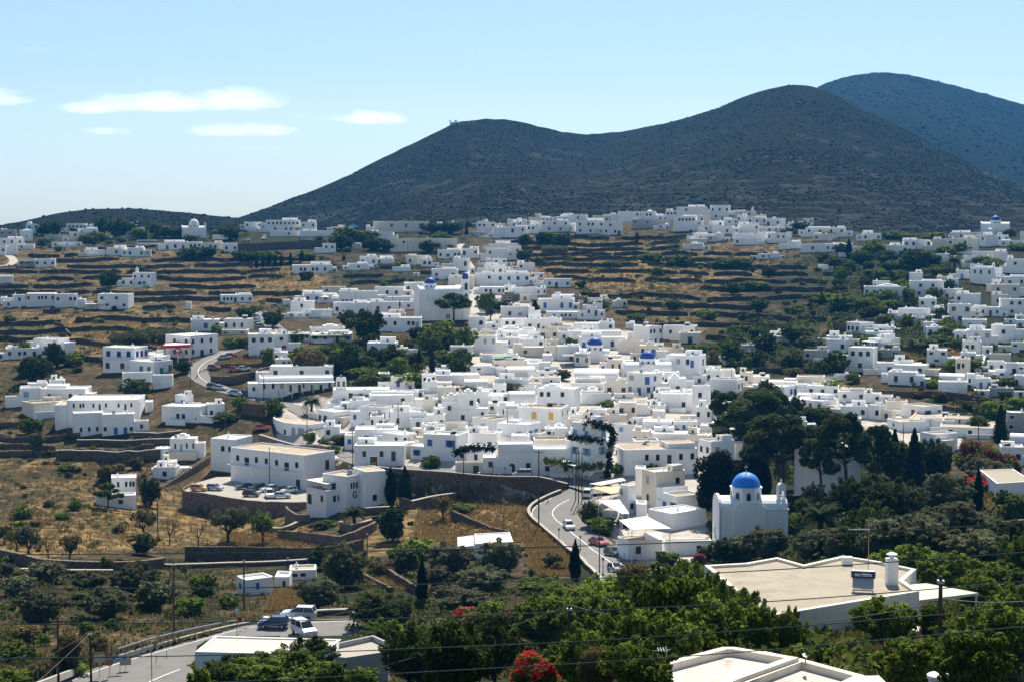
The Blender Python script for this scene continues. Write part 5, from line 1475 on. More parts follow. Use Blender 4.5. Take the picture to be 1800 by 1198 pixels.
# explicit ones: kind, centre x, foot row, top row, width - in photo pixels
TT = """
pine 1315 792 683 118
pine 1282 770 690 70
pine 1350 762 684 75
pine 1376 872 726 150
pine 1340 860 742 110
pine 1488 868 726 112
pine 1445 872 765 82
pine 1540 850 745 70
blackbroad 1262 915 786 92
blackbroad 1318 905 790 74
blackbroad 1340 900 800 40
almond 1372 862 792 36
palm 1443 968 846 98
palm 548 728 683 48
palm 622 928 872 62
palm 1677 478 434 38
cypress 1011 1020 948 24
cypress 742 1068 980 24
cypress 1719 902 820 20
cypress 1697 895 840 11
cypress 1442 990 940 15
cypress 1492 452 420 13
cypress 451 468 446 8
cypress 462 468 447 7
cypress 473 467 446 8
cypress 484 467 446 7
cypress 495 466 444 8
cypress 511 464 441 9
cypress 531 459 440 9
cypress 687 885 822 24
cypress 712 892 820 28
conifer 1758 775 712 34
conifer 820 412 392 8
cypress 760 660 612 12
cypress 737 650 610 10
olive 8 1012 985 36
olive 80 1024 985 72
olive 30 1046 1010 70
olive 68 1105 1036 88
olive 160 1034 1002 68
olive 236 1050 988 84
olive 182 1088 1032 100
olive 276 1072 1016 70
bush 356 1048 1000 54
bush 335 1082 1042 58
bush 400 1068 1040 40
brown 48 1128 1095 62
low 120 1170 1100 60
bush 28 1160 1120 66
brightbush 132 1180 1156 58
bush 15 1210 1165 80
low 175 1140 1112 40
bush 186 1004 972 24
almond 254 942 888 56
bare 298 956 906 42
bare 348 958 912 40
almond 260 970 935 10
dense 253 974 936 54
almond 122 984 932 48
bare 85 983 938 36
almond 50 978 915 62
almond 30 968 922 40
almond 8 955 918 40
pine 190 893 848 52
round 264 890 838 40
bush 38 910 885 42
bush 133 890 868 26
bush 112 912 896 30
low 195 845 806 62
low 240 822 795 30
bush 117 822 812 34
low 208 936 918 24
almond 402 955 876 74
almond 462 955 892 48
dense 690 950 890 66
almond 552 930 916 36
brightbush 730 982 934 62
bush 575 925 910 40
dense 562 1000 958 52
olive 606 1032 954 80
olive 558 1068 1014 80
dense 672 1104 1044 116
dense 1034 925 882 34
bush 1060 935 902 60
bush 1100 925 905 40
almond 780 914 864 46
bush 815 898 882 56
bush 812 902 884 40
olive 790 1016 954 90
olive 880 1014 948 86
olive 845 1046 994 96
olive 808 1070 1032 100
olive 770 1040 990 60
olive 716 1010 958 46
bush 700 985 955 40
low 690 1012 978 60
brown 838 1110 1068 62
brown 900 1120 1066 60
bush 868 1085 1050 60
bush 945 1040 1010 80
bush 990 1060 1020 60
bougred 822 1092 1058 56
dense 800 1230 1090 130
dense 720 1210 1092 100
dense 870 1200 1080 90
bush 930 1130 1080 70
low 900 1170 1105 70
bright 1000 1120 1040 70
bright 1035 1110 1018 80
bright 1065 1075 1005 70
bougred 938 1215 1128 98
broad 1100 1210 1060 150
broad 1020 1220 1100 100
broad 1180 1140 1000 110
brown 1120 1085 975 86
broad 1215 1090 985 96
broad 1245 1140 1008 105
broad 1295 1135 1030 95
broad 1340 1150 1056 80
broad 1190 1200 1070 130
broad 1388 1165 1066 62
bush 1430 1180 1120 50
brightbush 1468 1162 1120 46
broad 1400 1200 1130 60
broad 1120 1230 1120 130
brown 1050 1230 1120 80
bougpink 1198 1010 980 34
bougpink 1228 992 966 30
bush 1170 992 962 46
broad 1545 1135 1050 100
broad 1580 1128 1058 70
broad 1640 1128 1060 60
broad 1610 1210 1112 130
broad 1700 1220 1090 150
broad 1760 1190 1050 130
broad 1690 1150 1085 100
broad 1780 1130 1030 90
broad 1730 1080 1005 96
broad 1600 1030 955 100
broad 1665 1045 970 110
broad 1745 1040 985 110
broad 1560 1010 965 70
broad 1790 1020 940 70
low 1500 1190 1158 50
bush 1560 1185 1140 80
olive 1620 985 905 130
olive 1560 985 905 110
olive 1490 985 925 90
olive 1720 1005 930 120
olive 1680 960 880 120
olive 1590 915 845 80
olive 1665 905 832 90
olive 1430 985 930 80
olive 1350 985 925 80
olive 1310 985 938 70
dense 1275 988 945 60
dense 1240 985 960 40
dense 1495 935 842 96
dense 1560 935 835 110
dense 1535 975 880 90
broad 1330 948 892 66
broad 1385 945 898 60
conifer 1606 860 752 60
dense 1640 850 772 70
dense 1570 850 775 60
conifer 1572 830 755 40
bougdark 1722 838 762 96
bougdark 1770 835 790 50
olive 1735 850 805 80
bougred 1720 866 828 60
bougred 1742 862 828 46
bougpink 1596 865 846 26
bougpink 1498 868 854 22
low 1790 920 870 60
broad 1785 925 870 60
bush 506 1215 1128 180
dense 410 1215 1152 110
bush 352 1225 1162 50
low 392 1205 1160 60
bush 460 1215 1138 110
bush 375 1200 1162 60
bush 430 1200 1160 70
bush 590 1215 1150 60
bush 640 1215 1160 60
dense 540 1205 1118 100
low 440 1210 1140 90
bush 360 1175 1155 60
brightbush 1462 690 660 34
bush 1440 980 950 30
round 192 505 472 42
round 238 700 664 58
round 60 672 624 60
bush 52 660 630 44
round 100 645 600 44
bush 130 640 610 50
round 320 655 632 34
bush 55 758 724 46
olive 62 790 754 32
bush 75 650 628 40
bush 40 625 595 34
reed 235 606 570 44
reed 262 600 566 52
reed 295 600 568 50
reed 320 602 572 44
reed 215 600 578 40
round 335 455 430 50
round 360 452 432 46
round 402 422 398 44
round 75 414 390 34
round 95 412 388 36
round 185 412 380 40
round 205 418 384 44
round 225 416 386 40
bush 245 420 396 40
round 270 412 390 36
round 290 418 396 40
round 315 418 400 40
bush 152 428 410 40
bush 170 424 404 40
bush 335 424 410 34
broad 610 430 398 52
broad 640 432 402 54
round 660 440 418 40
round 680 442 420 40
round 600 440 412 44
bush 540 455 440 40
round 425 460 438 40
round 445 458 438 36
broad 470 462 440 36
round 735 404 385 46
round 760 410 390 44
round 790 412 390 44
broad 775 430 408 40
palm 768 445 418 26
palm 792 445 422 26
round 750 445 422 30
pine 798 568 515 66
palm 702 548 524 15
dense 645 605 545 62
dense 612 575 545 36
pine 640 600 548 60
broad 785 612 565 64
broad 760 620 575 50
broad 820 620 575 40
round 740 600 572 44
dense 690 640 605 50
broad 530 642 610 46
brown 545 660 612 60
dense 615 655 605 56
broad 590 650 615 40
broad 700 660 628 40
bush 660 680 650 70
bush 640 665 640 60
bush 720 680 650 70
bush 780 640 610 50
dense 810 660 628 46
bush 470 640 605 26
palm 862 562 535 24
broad 855 550 512 36
round 885 548 528 40
conifer 940 565 530 36
broad 940 560 535 24
bush 1003 606 590 26
round 990 668 648 30
round 895 692 672 48
bush 1010 690 676 24
bush 1105 645 630 30
bush 1070 720 698 42
bush 1040 735 712 26
round 1120 430 404 8
bush 1145 458 438 50
bush 1190 465 440 50
bush 1270 468 446 56
bush 1300 470 448 50
round 1352 482 462 30
bush 1325 505 486 60
round 1288 515 492 44
round 1335 545 522 36
bush 1245 560 540 40
bush 1300 585 565 40
round 1335 592 574 36
broad 1335 590 575 30
round 926 432 410 30
round 952 428 404 26
round 990 432 408 36
bush 970 425 405 40
reed 965 442 426 26
reed 985 443 428 26
round 920 460 438 30
bush 945 462 448 26
bush 1075 465 450 34
bush 1005 455 444 20
bush 1155 482 462 26
round 1020 505 490 24
bush 1030 520 504 26
round 1055 545 528 36
bush 1120 560 545 40
bush 1180 540 520 40
broad 1225 640 605 46
dense 1285 640 600 44
dense 1345 620 585 50
brown 1250 650 610 36
broad 1400 600 570 60
olive 1425 610 588 44
brown 1395 660 640 44
dense 1330 640 612 40
bush 1300 655 640 50
bush 1250 655 636 50
dense 1465 660 620 60
dense 1440 665 632 40
dense 1395 648 620 50
broad 1540 425 420 20
broad 1535 452 424 46
round 1515 462 440 40
broad 1560 465 440 40
round 1600 470 436 40
round 1620 465 440 40
round 1640 462 448 34
bush 1690 445 425 30
bush 1575 470 455 40
round 1480 450 428 30
round 1470 470 450 44
round 1450 460 440 30
round 1410 408 390 40
round 1390 415 400 36
bush 1450 418 405 36
bush 1570 420 405 40
bush 1595 422 408 36
bush 1640 422 406 50
bush 1775 415 400 30
bush 1790 440 425 36
bush 1720 470 446 50
bush 1745 475 450 40
round 1585 542 528 14
round 1600 542 528 20
palm 1645 500 480 12
bush 1690 610 590 60
bush 1650 605 585 50
bush 1625 612 590 60
broad 1655 600 575 50
bush 1560 540 520 50
bush 1480 540 510 60
bush 1520 545 520 60
bush 1440 530 505 60
bush 1700 650 625 60
broad 1680 655 630 44
bush 1500 672 650 30
brightbush 1640 680 662 30
broad 1780 725 690 60
broad 1740 730 700 50
brown 1740 725 715 20
broad 1720 760 730 40
bush 1690 740 722 50
bush 1770 680 660 40
bush 1795 590 570 30
bush 1795 610 595 40
bush 1660 450 430 40
broad 1440 740 712 44
dense 1420 742 715 50
bush 1240 550 535 40
broad 1145 838 815 40
bush 1085 835 810 24
bush 760 822 795 36
bush 820 800 780 30
bush 545 775 755 30
bush 568 780 766 24
bush 588 795 780 32
brown 600 780 762 40
broad 482 728 700 36
bush 480 725 700 40
bush 420 720 690 30
bush 395 740 720 50
bush 445 690 675 30
bush 430 610 590 40
bush 405 612 590 36
bush 380 590 568 22
bush 355 605 585 18
round 435 560 538 40
round 480 575 545 40
bush 520 600 580 30
bush 460 600 580 20
bush 570 620 605 40
low 540 490 470 34
bush 1570 610 596 34
bush 1525 600 585 40
brown 1025 680 660 20
"""
_i = 0
for ln in TT.strip().split('\n'):
    k, cx, yb, yt, w = ln.split(); cx, yb, yt, w = map(float, (cx, yb, yt, w)); _i += 1
    p = P(cx, yb); s = ppm(p); p.z = ground(p.x, p.y) - .1
    tree(k, p, max((yb - yt) / s, .8), max(w / s, .8), cx, (yb + yt) / 2, _i)
# scatter: polygon, kinds, number, height range in metres
def scatter(poly, kinds, n, h0, h1, seed, wr=(.8, 1.4)):
    rr = random.Random(seed); xs = [p[0] for p in poly]; ys = [p[1] for p in poly]; c = 0; t = 0
    while c < n and t < n * 40:
        t += 1; x = rr.uniform(min(xs), max(xs)); y = rr.uniform(min(ys), max(ys))
        if not inpoly([x], [y], poly)[0]: continue
        p = P(x, y)
        if any((p.x - a) ** 2 + (p.y - b) ** 2 < (r * .75) ** 2 for a, b, r in HOUSE_SPOTS): continue
        if any(min((p.x - q.x) ** 2 + (p.y - q.y) ** 2 for q in cl[::3]) < (w * .5 + 2) ** 2 for cl, w in ROADS): continue
        p.z = ground(p.x, p.y) - .1; h = rr.uniform(h0, h1); k = rr.choice(kinds); w = h * rr.uniform(*wr) * (1.3 if k in ('bush', 'low') else 1)
        tree(k, p, h, w, x, y - h * ppm(p) / 2, seed * 1000 + c); c += 1
scatter([(1480, 440), (1600, 480), (1690, 470), (1700, 520), (1680, 600), (1500, 560), (1470, 500)], ['dense', 'bush', 'round', 'bush'], 70, 2.5, 6, 1)
scatter([(1250, 480), (1500, 450), (1480, 600), (1260, 640), (1240, 600), (1330, 540)], ['bush', 'low', 'round'], 30, 1.5, 4, 2)
scatter([(0, 400), (440, 400), (430, 430), (240, 440), (0, 440)], ['round', 'bush'], 26, 2.5, 5, 3)
scatter([(560, 390), (840, 390), (830, 500), (560, 510)], ['bush', 'round', 'low'], 24, 2, 4, 4)
scatter([(0, 440), (460, 440), (560, 540), (330, 600), (0, 700)], ['bush', 'low', 'low', 'round'], 34, 1.2, 3, 5)
scatter([(880, 420), (1240, 410), (1260, 560), (1110, 570), (980, 500)], ['low', 'bush'], 24, 1.2, 2.8, 6)
scatter([(570, 600), (830, 600), (830, 680), (600, 690)], ['dense', 'broad', 'olive', 'bush'], 16, 3, 6, 7)
scatter([(0, 690), (250, 760), (300, 830), (200, 950), (0, 980)], ['low', 'bush', 'low'], 26, .8, 2.0, 8)
scatter([(1500, 600), (1800, 590), (1800, 740), (1640, 720), (1560, 660)], ['bush', 'dense', 'low'], 20, 1.5, 3.5, 9)
scatter([(1250, 900), (1800, 860), (1800, 1010), (1260, 1000)], ['dense', 'olive', 'broad'], 16, 3, 5.5, 10)
scatter([(560, 970), (1000, 1000), (1040, 1080), (900, 1130), (640, 1120), (600, 1060)], ['bush', 'olive', 'low'], 20, 1.2, 3, 11)
scatter([(0, 985), (420, 990), (400, 1080), (0, 1170)], ['bush', 'low', 'low'], 18, .8, 2.2, 12)
scatter([(1000, 1080), (1230, 1080), (1250, 1190), (960, 1190)], ['broad', 'dense', 'green'], 10, 3, 5, 13)
scatter([(640, 1130), (1000, 1110), (1000, 1198), (640, 1198)], ['dense', 'broad', 'green'], 9, 3, 4.5, 14)
scatter([(1250, 700), (1330, 690), (1480, 740), (1600, 790), (1600, 860), (1390, 850), (1260, 800)], ['dense', 'broad', 'bush', 'dense'], 26, 3, 5.5, 16)
scatter([(1430, 560), (1560, 600), (1540, 660), (1240, 660), (1240, 620)], ['bush', 'broad', 'dense'], 16, 2, 4, 15)
print('trees', len(TREES))
# tufts of dry grass and small scrub: ground cover
def groundcover(name, zones, n, mats, h0, h1, seed, blades=5):
    rg = np.random.default_rng(seed); rr = random.Random(seed); V = []; Fc = []
    for poly, m_ in zones:
        xs = [p[0] for p in poly]; ys = [p[1] for p in poly]; c = 0
        while c < m_:
            x = rr.uniform(min(xs), max(xs)); y = rr.uniform(min(ys), max(ys))
            if not inpoly([x], [y], poly)[0]: continue
            c += 1; p = P(x, y)
            if any(min((p.x - q.x) ** 2 + (p.y - q.y) ** 2 for q in cl[::3]) < (w_ * .5 + 1.2) ** 2 for cl, w_ in ROADS) or inpoly([x], [y], NEARPX)[0]: continue
            if any((p.x - a) ** 2 + (p.y - b) ** 2 < (r * .6) ** 2 for a, b, r in HOUSE_SPOTS): continue
            z = ground(p.x, p.y); h = rr.uniform(h0, h1)
            for q in range(blades):
                a = rr.uniform(0, 6.28); r = h * rr.uniform(.1, .9); bx, by = p.x + rr.uniform(-.5, .5) * h, p.y + rr.uniform(-.5, .5) * h; wv = h * .16; k = len(V)
                V += [(bx - wv * math.sin(a), by + wv * math.cos(a), z - .05), (bx + wv * math.sin(a), by - wv * math.cos(a), z - .05), (bx + r * math.cos(a), by + r * math.sin(a), z + h * rr.uniform(.6, 1))]; Fc.append((k, k + 1, k + 2))
    me = bpy.data.meshes.new(name); me.from_pydata(V, [], Fc); me.update(); o = link(name, me, mats); tag(o, kind='stuff')
groundcover('grass', [([(922, 935), (950, 928), (1003, 985), (1012, 1012), (935, 1012)], 3000), ([(740, 882), (1000, 882), (975, 915), (940, 955), (720, 955)], 2600), ([(0, 900), (330, 870), (640, 955), (560, 962), (0, 985)], 1500), ([(400, 935), (620, 945), (560, 962), (380, 960)], 1200), ([(480, 1040), (525, 1030), (540, 1065), (470, 1075)], 900), ([(640, 985), (700, 990), (720, 1040), (640, 1030)], 700), ([(1715, 868), (1800, 845), (1800, 880), (1735, 905)], 900), ([(1565, 608), (1730, 604), (1725, 645), (1600, 640)], 1600), ([(110, 565), (250, 560), (300, 600), (180, 620)], 1200), ([(430, 470), (560, 475), (555, 505), (430, 505)], 900), ([(680, 590), (745, 588), (745, 602), (680, 604)], 500), ([(910, 440), (1120, 440), (1250, 480), (1240, 520), (920, 500)], 1400), ([(390, 625), (480, 626), (480, 640), (400, 640)], 300)], 0, LEAF['gold'], .35, .9, 1)
groundcover('undergrowth', [([(640, 1060), (1100, 1040), (1420, 1100), (1420, 1198), (640, 1198)], 2500), ([(0, 985), (420, 990), (600, 1060), (0, 1198)], 2200), ([(1420, 1100), (1800, 1040), (1800, 1198), (1430, 1198)], 1500), ([(1240, 900), (1800, 860), (1800, 1010), (1260, 1000)], 1800), ([(0, 690), (260, 760), (330, 860), (0, 980)], 1800), ([(1480, 440), (1800, 440), (1800, 740), (1500, 640)], 1500), ([(570, 600), (830, 600), (830, 690), (600, 690)], 800), ([(0, 400), (460, 400), (560, 540), (330, 600), (0, 690)], 2500), ([(860, 410), (1480, 410), (1480, 640), (1240, 650), (1000, 500)], 2500)], 0, LEAF['low'] if 'low' in LEAF else LEAF['brown'], .3, .8, 2, 6)

# thick shrub cover on the slopes that nobody could count
def shrubbery(zones, seed):
    rg = np.random.default_rng(seed); rr = random.Random(seed); pos = []; size = []
    for poly, n, s0, s1 in zones:
        xs = [p[0] for p in poly]; ys = [p[1] for p in poly]; c = 0
        while c < n:
            x = rr.uniform(min(xs), max(xs)); y = rr.uniform(min(ys), max(ys))
            if not inpoly([x], [y], poly)[0]: continue
            c += 1; p = P(x, y)
            if any((p.x - a) ** 2 + (p.y - b) ** 2 < (r * .7) ** 2 for a, b, r in HOUSE_SPOTS) or any(min((p.x - q.x) ** 2 + (p.y - q.y) ** 2 for q in cl[::3]) < (w_ * .5 + 1.5) ** 2 for cl, w_ in ROADS): continue
            s = rr.uniform(s0, s1); z = ground(p.x, p.y)
            d = rg.normal(size=(34, 3)); d /= np.linalg.norm(d, axis=1, keepdims=True); d[:, 2] = np.abs(d[:, 2]); k = rg.uniform(.6, 1.1, (34, 1))
            pos.append(np.array([p.x, p.y, z]) + d * k * [s * 1.25, s * 1.25, s]); size.append(np.full(34, s * .42) * rg.uniform(.6, 1.3, 34)); 
    pos = np.concatenate(pos); size = np.concatenate(size); nr = rg.normal(size=pos.shape) + [0, 0, .8]
    me = quads('shrubbery', pos, nr, size, rg, [LEAF['dark']], aspect=1.5); tag(link('shrubbery', me, None), kind='stuff')
shrubbery([([(1480, 430), (1620, 460), (1710, 470), (1720, 520), (1690, 600), (1500, 600), (1440, 640), (1250, 655), (1240, 610), (1330, 560), (1470, 520)], 520, .8, 2.2), ([(1230, 400), (1480, 405), (1480, 470), (1250, 470), (1100, 420)], 170, .6, 1.6), ([(0, 390), (440, 395), (430, 430), (240, 440), (0, 440)], 180, .7, 1.8), ([(570, 600), (830, 600), (830, 690), (600, 690)], 180, .7, 1.8),
  ([(560, 395), (840, 395), (830, 500), (560, 510)], 190, .6, 1.5), ([(0, 440), (460, 440), (560, 540), (330, 600), (0, 700)], 430, .5, 1.3), ([(880, 410), (1240, 405), (1260, 570), (1110, 570), (980, 500)], 400, .5, 1.3), ([(1500, 560), (1800, 560), (1800, 740), (1640, 720)], 230, .6, 1.5), ([(0, 690), (250, 760), (300, 830), (200, 960), (0, 980)], 130, .4, .9), ([(1250, 890), (1800, 860), (1800, 1010), (1260, 1000)], 260, .6, 1.6), ([(560, 970), (1000, 1000), (1060, 1090), (900, 1140), (620, 1130)], 230, .4, 1.1), ([(0, 985), (420, 990), (400, 1080), (0, 1180)], 160, .4, .9), ([(640, 1100), (1420, 1080), (1420, 1198), (640, 1198)], 260, .5, 1.2), ([(1250, 700), (1330, 690), (1480, 740), (1600, 790), (1600, 860), (1390, 850), (1260, 800)], 160, .6, 1.5), ([(1420, 1090), (1800, 1040), (1800, 1198), (1430, 1198)], 160, .4, 1.0)], 9)
# ---------------------------------------------------------------- stone walls seen one by one
def stone_wall(foot, hpx, thick=.6, m=None, name='stone_wall', noun='dry stone wall', cat='wall', step=2.0, cap=None):
    pts = catmull([P(x, y) for x, y in foot], step); n = len(pts)
    k = [ppm(p) for p in pts]; hp = hpx if isinstance(hpx, (list, tuple)) else (hpx, hpx)
    hts = [float(np.interp(i / max(n - 1, 1), np.linspace(0, 1, len(hp)), hp)) / k[i] for i in range(n)]
    pp = [(p.x, p.y, ground(p.x, p.y)) for p in pts]
    o = wall_strip(pp, hts, thick, name, m or STONE, seed=int(foot[0][0]), jit=.10)
    if cap:
        mb = MB(); V = []
        for i, p in enumerate(pp):
            a = pp[max(i - 1, 0)]; b = pp[min(i + 1, n - 1)]; t = Vector((b[0] - a[0], b[1] - a[1], 0)).normalized(); nn = Vector((-t.y, t.x, 0))
            if nn.y < 0: nn = -nn
            z = p[2] + hts[i] + .12; q0 = Vector((p[0], p[1], z)) - nn * .08; q1 = q0 + nn * (thick + .18)
            V += [q0[:2] + (z - .22,) if False else (q0.x, q0.y, z - .2), (q0.x, q0.y, z), (q1.x, q1.y, z), (q1.x, q1.y, z - .2)]
        fs = []
        for i in range(n - 1):
            for q in range(3): fs.append((i * 4 + q, i * 4 + 4 + q, i * 4 + 5 + q, i * 4 + 1 + q))
        mb.add(V, fs); mb.build('coping', cap, o)
    mid = foot[len(foot) // 2]; THINGS.append([o, noun, cat, 'dry stone walls', [], mid[0], mid[1]]); return o
stone_wall([(-10, 984), (35, 992), (80, 1001), (160, 1004), (240, 1003), (292, 998)], (20, 18, 16, 18), cap=STONEL, noun='rough dry stone wall with pale top')
stone_wall([(325, 984), (440, 986), (560, 985), (640, 966)], (24, 26, 24, 20), noun='tall dark dry stone wall')
stone_wall([(290, 999), (400, 996), (540, 990)], 7, cap=CONC, noun='low stone wall with pale coping')
stone_wall([(36, 1006), (120, 1008), (200, 1008)], 6, cap=CONC, noun='low stone wall with white coping')
stone_wall([(455, 932), (493, 937), (524, 926)], 9, cap=CONC, m=STONEL, noun='low garden wall with pale coping')
stone_wall([(487, 946), (565, 958), (600, 961), (640, 945), (663, 930)], (14, 18, 20, 20, 14), m=STONEL, noun='stone terrace wall bending at a corner')
stone_wall([(596, 930), (618, 936), (662, 925)], 14, cap=CONC, m=STONEL, noun='stone planter wall with pale coping')
stone_wall([(642, 904), (702, 901)], 11, cap=CONC, noun='low stone wall with pale coping')
stone_wall([(706, 898), (760, 896), (802, 890)], 24, cap=CONC, noun='dark stone wall with pale coping')
stone_wall([(792, 914), (837, 926), (870, 934), (902, 938)], (18, 13, 7, 4), noun='sloping dry stone field wall')
lw = catmull([Pz(x, y, LOTZ) for x, y in ((345, 849), (322, 863), (362, 869), (440, 881), (500, 884), (560, 884))], 1.5)
o = wall_strip([(p.x, p.y - .5, LOTZ) for p in lw], [.35] * len(lw), .5, 'stone_wall', STONEL, zbase=7.5, jit=.05, seed=5); tag(o, 'tall stone retaining wall holding up the car park under the long hotel', 'wall', 'dry stone walls')
stone_wall([(500, 919), (520, 924), (545, 917)], (30, 22, 14), m=STONEL, noun='curved stone podium wall')
stone_wall([(135, 780), (220, 781), (300, 780)], 10, cap=CONC, noun='long terrace wall with pale coping')
stone_wall([(98, 806), (190, 808), (284, 806)], 17, cap=CONC, noun='tall long terrace wall with pale coping')
stone_wall([(234, 768), (290, 768), (320, 765)], 9, cap=CONC, noun='short terrace wall with pale coping')
stone_wall([(0, 768), (60, 769), (140, 768)], 9, noun='dark terrace wall')
stone_wall([(0, 784), (60, 787), (95, 790)], 9, noun='dark terrace wall')
stone_wall([(370, 672), (430, 669), (476, 656)], 13, noun='grey stone roadside wall')
stone_wall([(388, 646), (440, 645), (482, 641)], 6, noun='low stone wall below bare earth')
stone_wall([(424, 728), (463, 732)], 22, noun='dark stone retaining wall')
stone_wall([(455, 776), (480, 784), (530, 795), (575, 797)], 13, m=STONEL, cap=CONC, noun='curved stone retaining wall')
stone_wall([(418, 441), (500, 438), (572, 436)], 13, m=stonemat('mauve stone', (.11, .075, .065), (.22, .16, .14), 1.0), noun='long mauve stone retaining wall')
stone_wall([(462, 1090), (505, 1091), (545, 1089)], 6, m=WALL, noun='low white roadside wall', name='roadside_wall')
stone_wall([(548, 1083), (580, 1081), (614, 1080)], 9, cap=CONC, noun='low stone wall with pale coping')
stone_wall([(664, 1000), (690, 1022), (735, 1047)], 16, noun='crumbling stone wall')
stone_wall([(628, 1012), (655, 1026), (684, 1040)], 9, noun='crumbling low stone wall')
stone_wall([(1446, 741), (1470, 742), (1494, 742)], 13, noun='dark stone wall')
stone_wall([(1536, 694), (1600, 694), (1680, 700), (1738, 712)], (8, 10, 14, 14), noun='long dark stone wall')
stone_wall([(1470, 583), (1520, 575), (1560, 570)], 14, noun='grey stone wall')
stone_wall([(1755, 938), (1800, 934), (1850, 930)], 22, m=STONEL, noun='grey stone wall')
stone_wall([(1726, 655), (1733, 630), (1740, 605)], 5, m=WALL, noun='white stepped path wall')
stone_wall([(745, 700), (770, 702)], 8, noun='stone wall')
stone_wall([(115, 580), (122, 590), (112, 575), (95, 567)][::-1], 6, noun='dark diagonal field wall')
stone_wall([(205, 594), (235, 590), (270, 585)], 7, noun='dark curved field wall')
# retaining wall and parapet along the main road and the lower road
def edge_wall(cl, off, i0, i1, down, up, noun, m=STONE, capm=CONC, thick=.45):
    seg = cl[i0:i1]; n = len(seg); b = MB(); V = []; C_ = []
    for i, p in enumerate(seg):
        a = seg[max(i - 1, 0)]; c = seg[min(i + 1, n - 1)]; t = c - a; t.z = 0; t.normalize(); nn = Vector((-t.y, t.x, 0)); q = p + nn * off; s = 1 if off > 0 else -1; o = q + nn * s * thick
        dn = down if isinstance(down, (int, float)) else float(np.interp(i / max(n - 1, 1), np.linspace(0, 1, len(down)), down))
        V += [(o.x, o.y, p.z - dn), (o.x, o.y, p.z + up), (q.x, q.y, p.z + up), (q.x, q.y, p.z - .3)]
        o2 = o + nn * s * .06; q2 = q - nn * s * .06; C_ += [(o2.x, o2.y, p.z + up), (o2.x, o2.y, p.z + up + .14), (q2.x, q2.y, p.z + up + .14), (q2.x, q2.y, p.z + up)]
    fs = [(i * 4 + q, i * 4 + 4 + q, i * 4 + 5 + q, i * 4 + 1 + q) for i in range(n - 1) for q in range(3)]
    b.add(V, fs); o = b.build('retaining_wall', m); c = MB(); c.add(C_, fs); c.build('coping', capm, o)
    mid = proj(*seg[n // 2]); THINGS.append([o, noun, 'wall', 'road retaining walls', [], mid[0], mid[1]])
nM = len(RD_MAIN)
_side = 1 if (RD_MAIN[nM // 2 + 1] - RD_MAIN[nM // 2]).x < 0 else -1     # the side towards the valley
edge_wall(RD_MAIN, _side * (8.0 / 2 + .15), 5, nM - 8, (7.5, 7.5, 7.5, 7.5, 5), .55, 'high dark stone retaining wall under the main road')
edge_wall(RD_LOW, (9.0 / 2 + .1), 0, len(RD_LOW) - 4, (1.5, 3.5, 4.5, 4.5, 4.0, 2.0), .6, 'curving stone parapet wall beside the lower road', STONE)
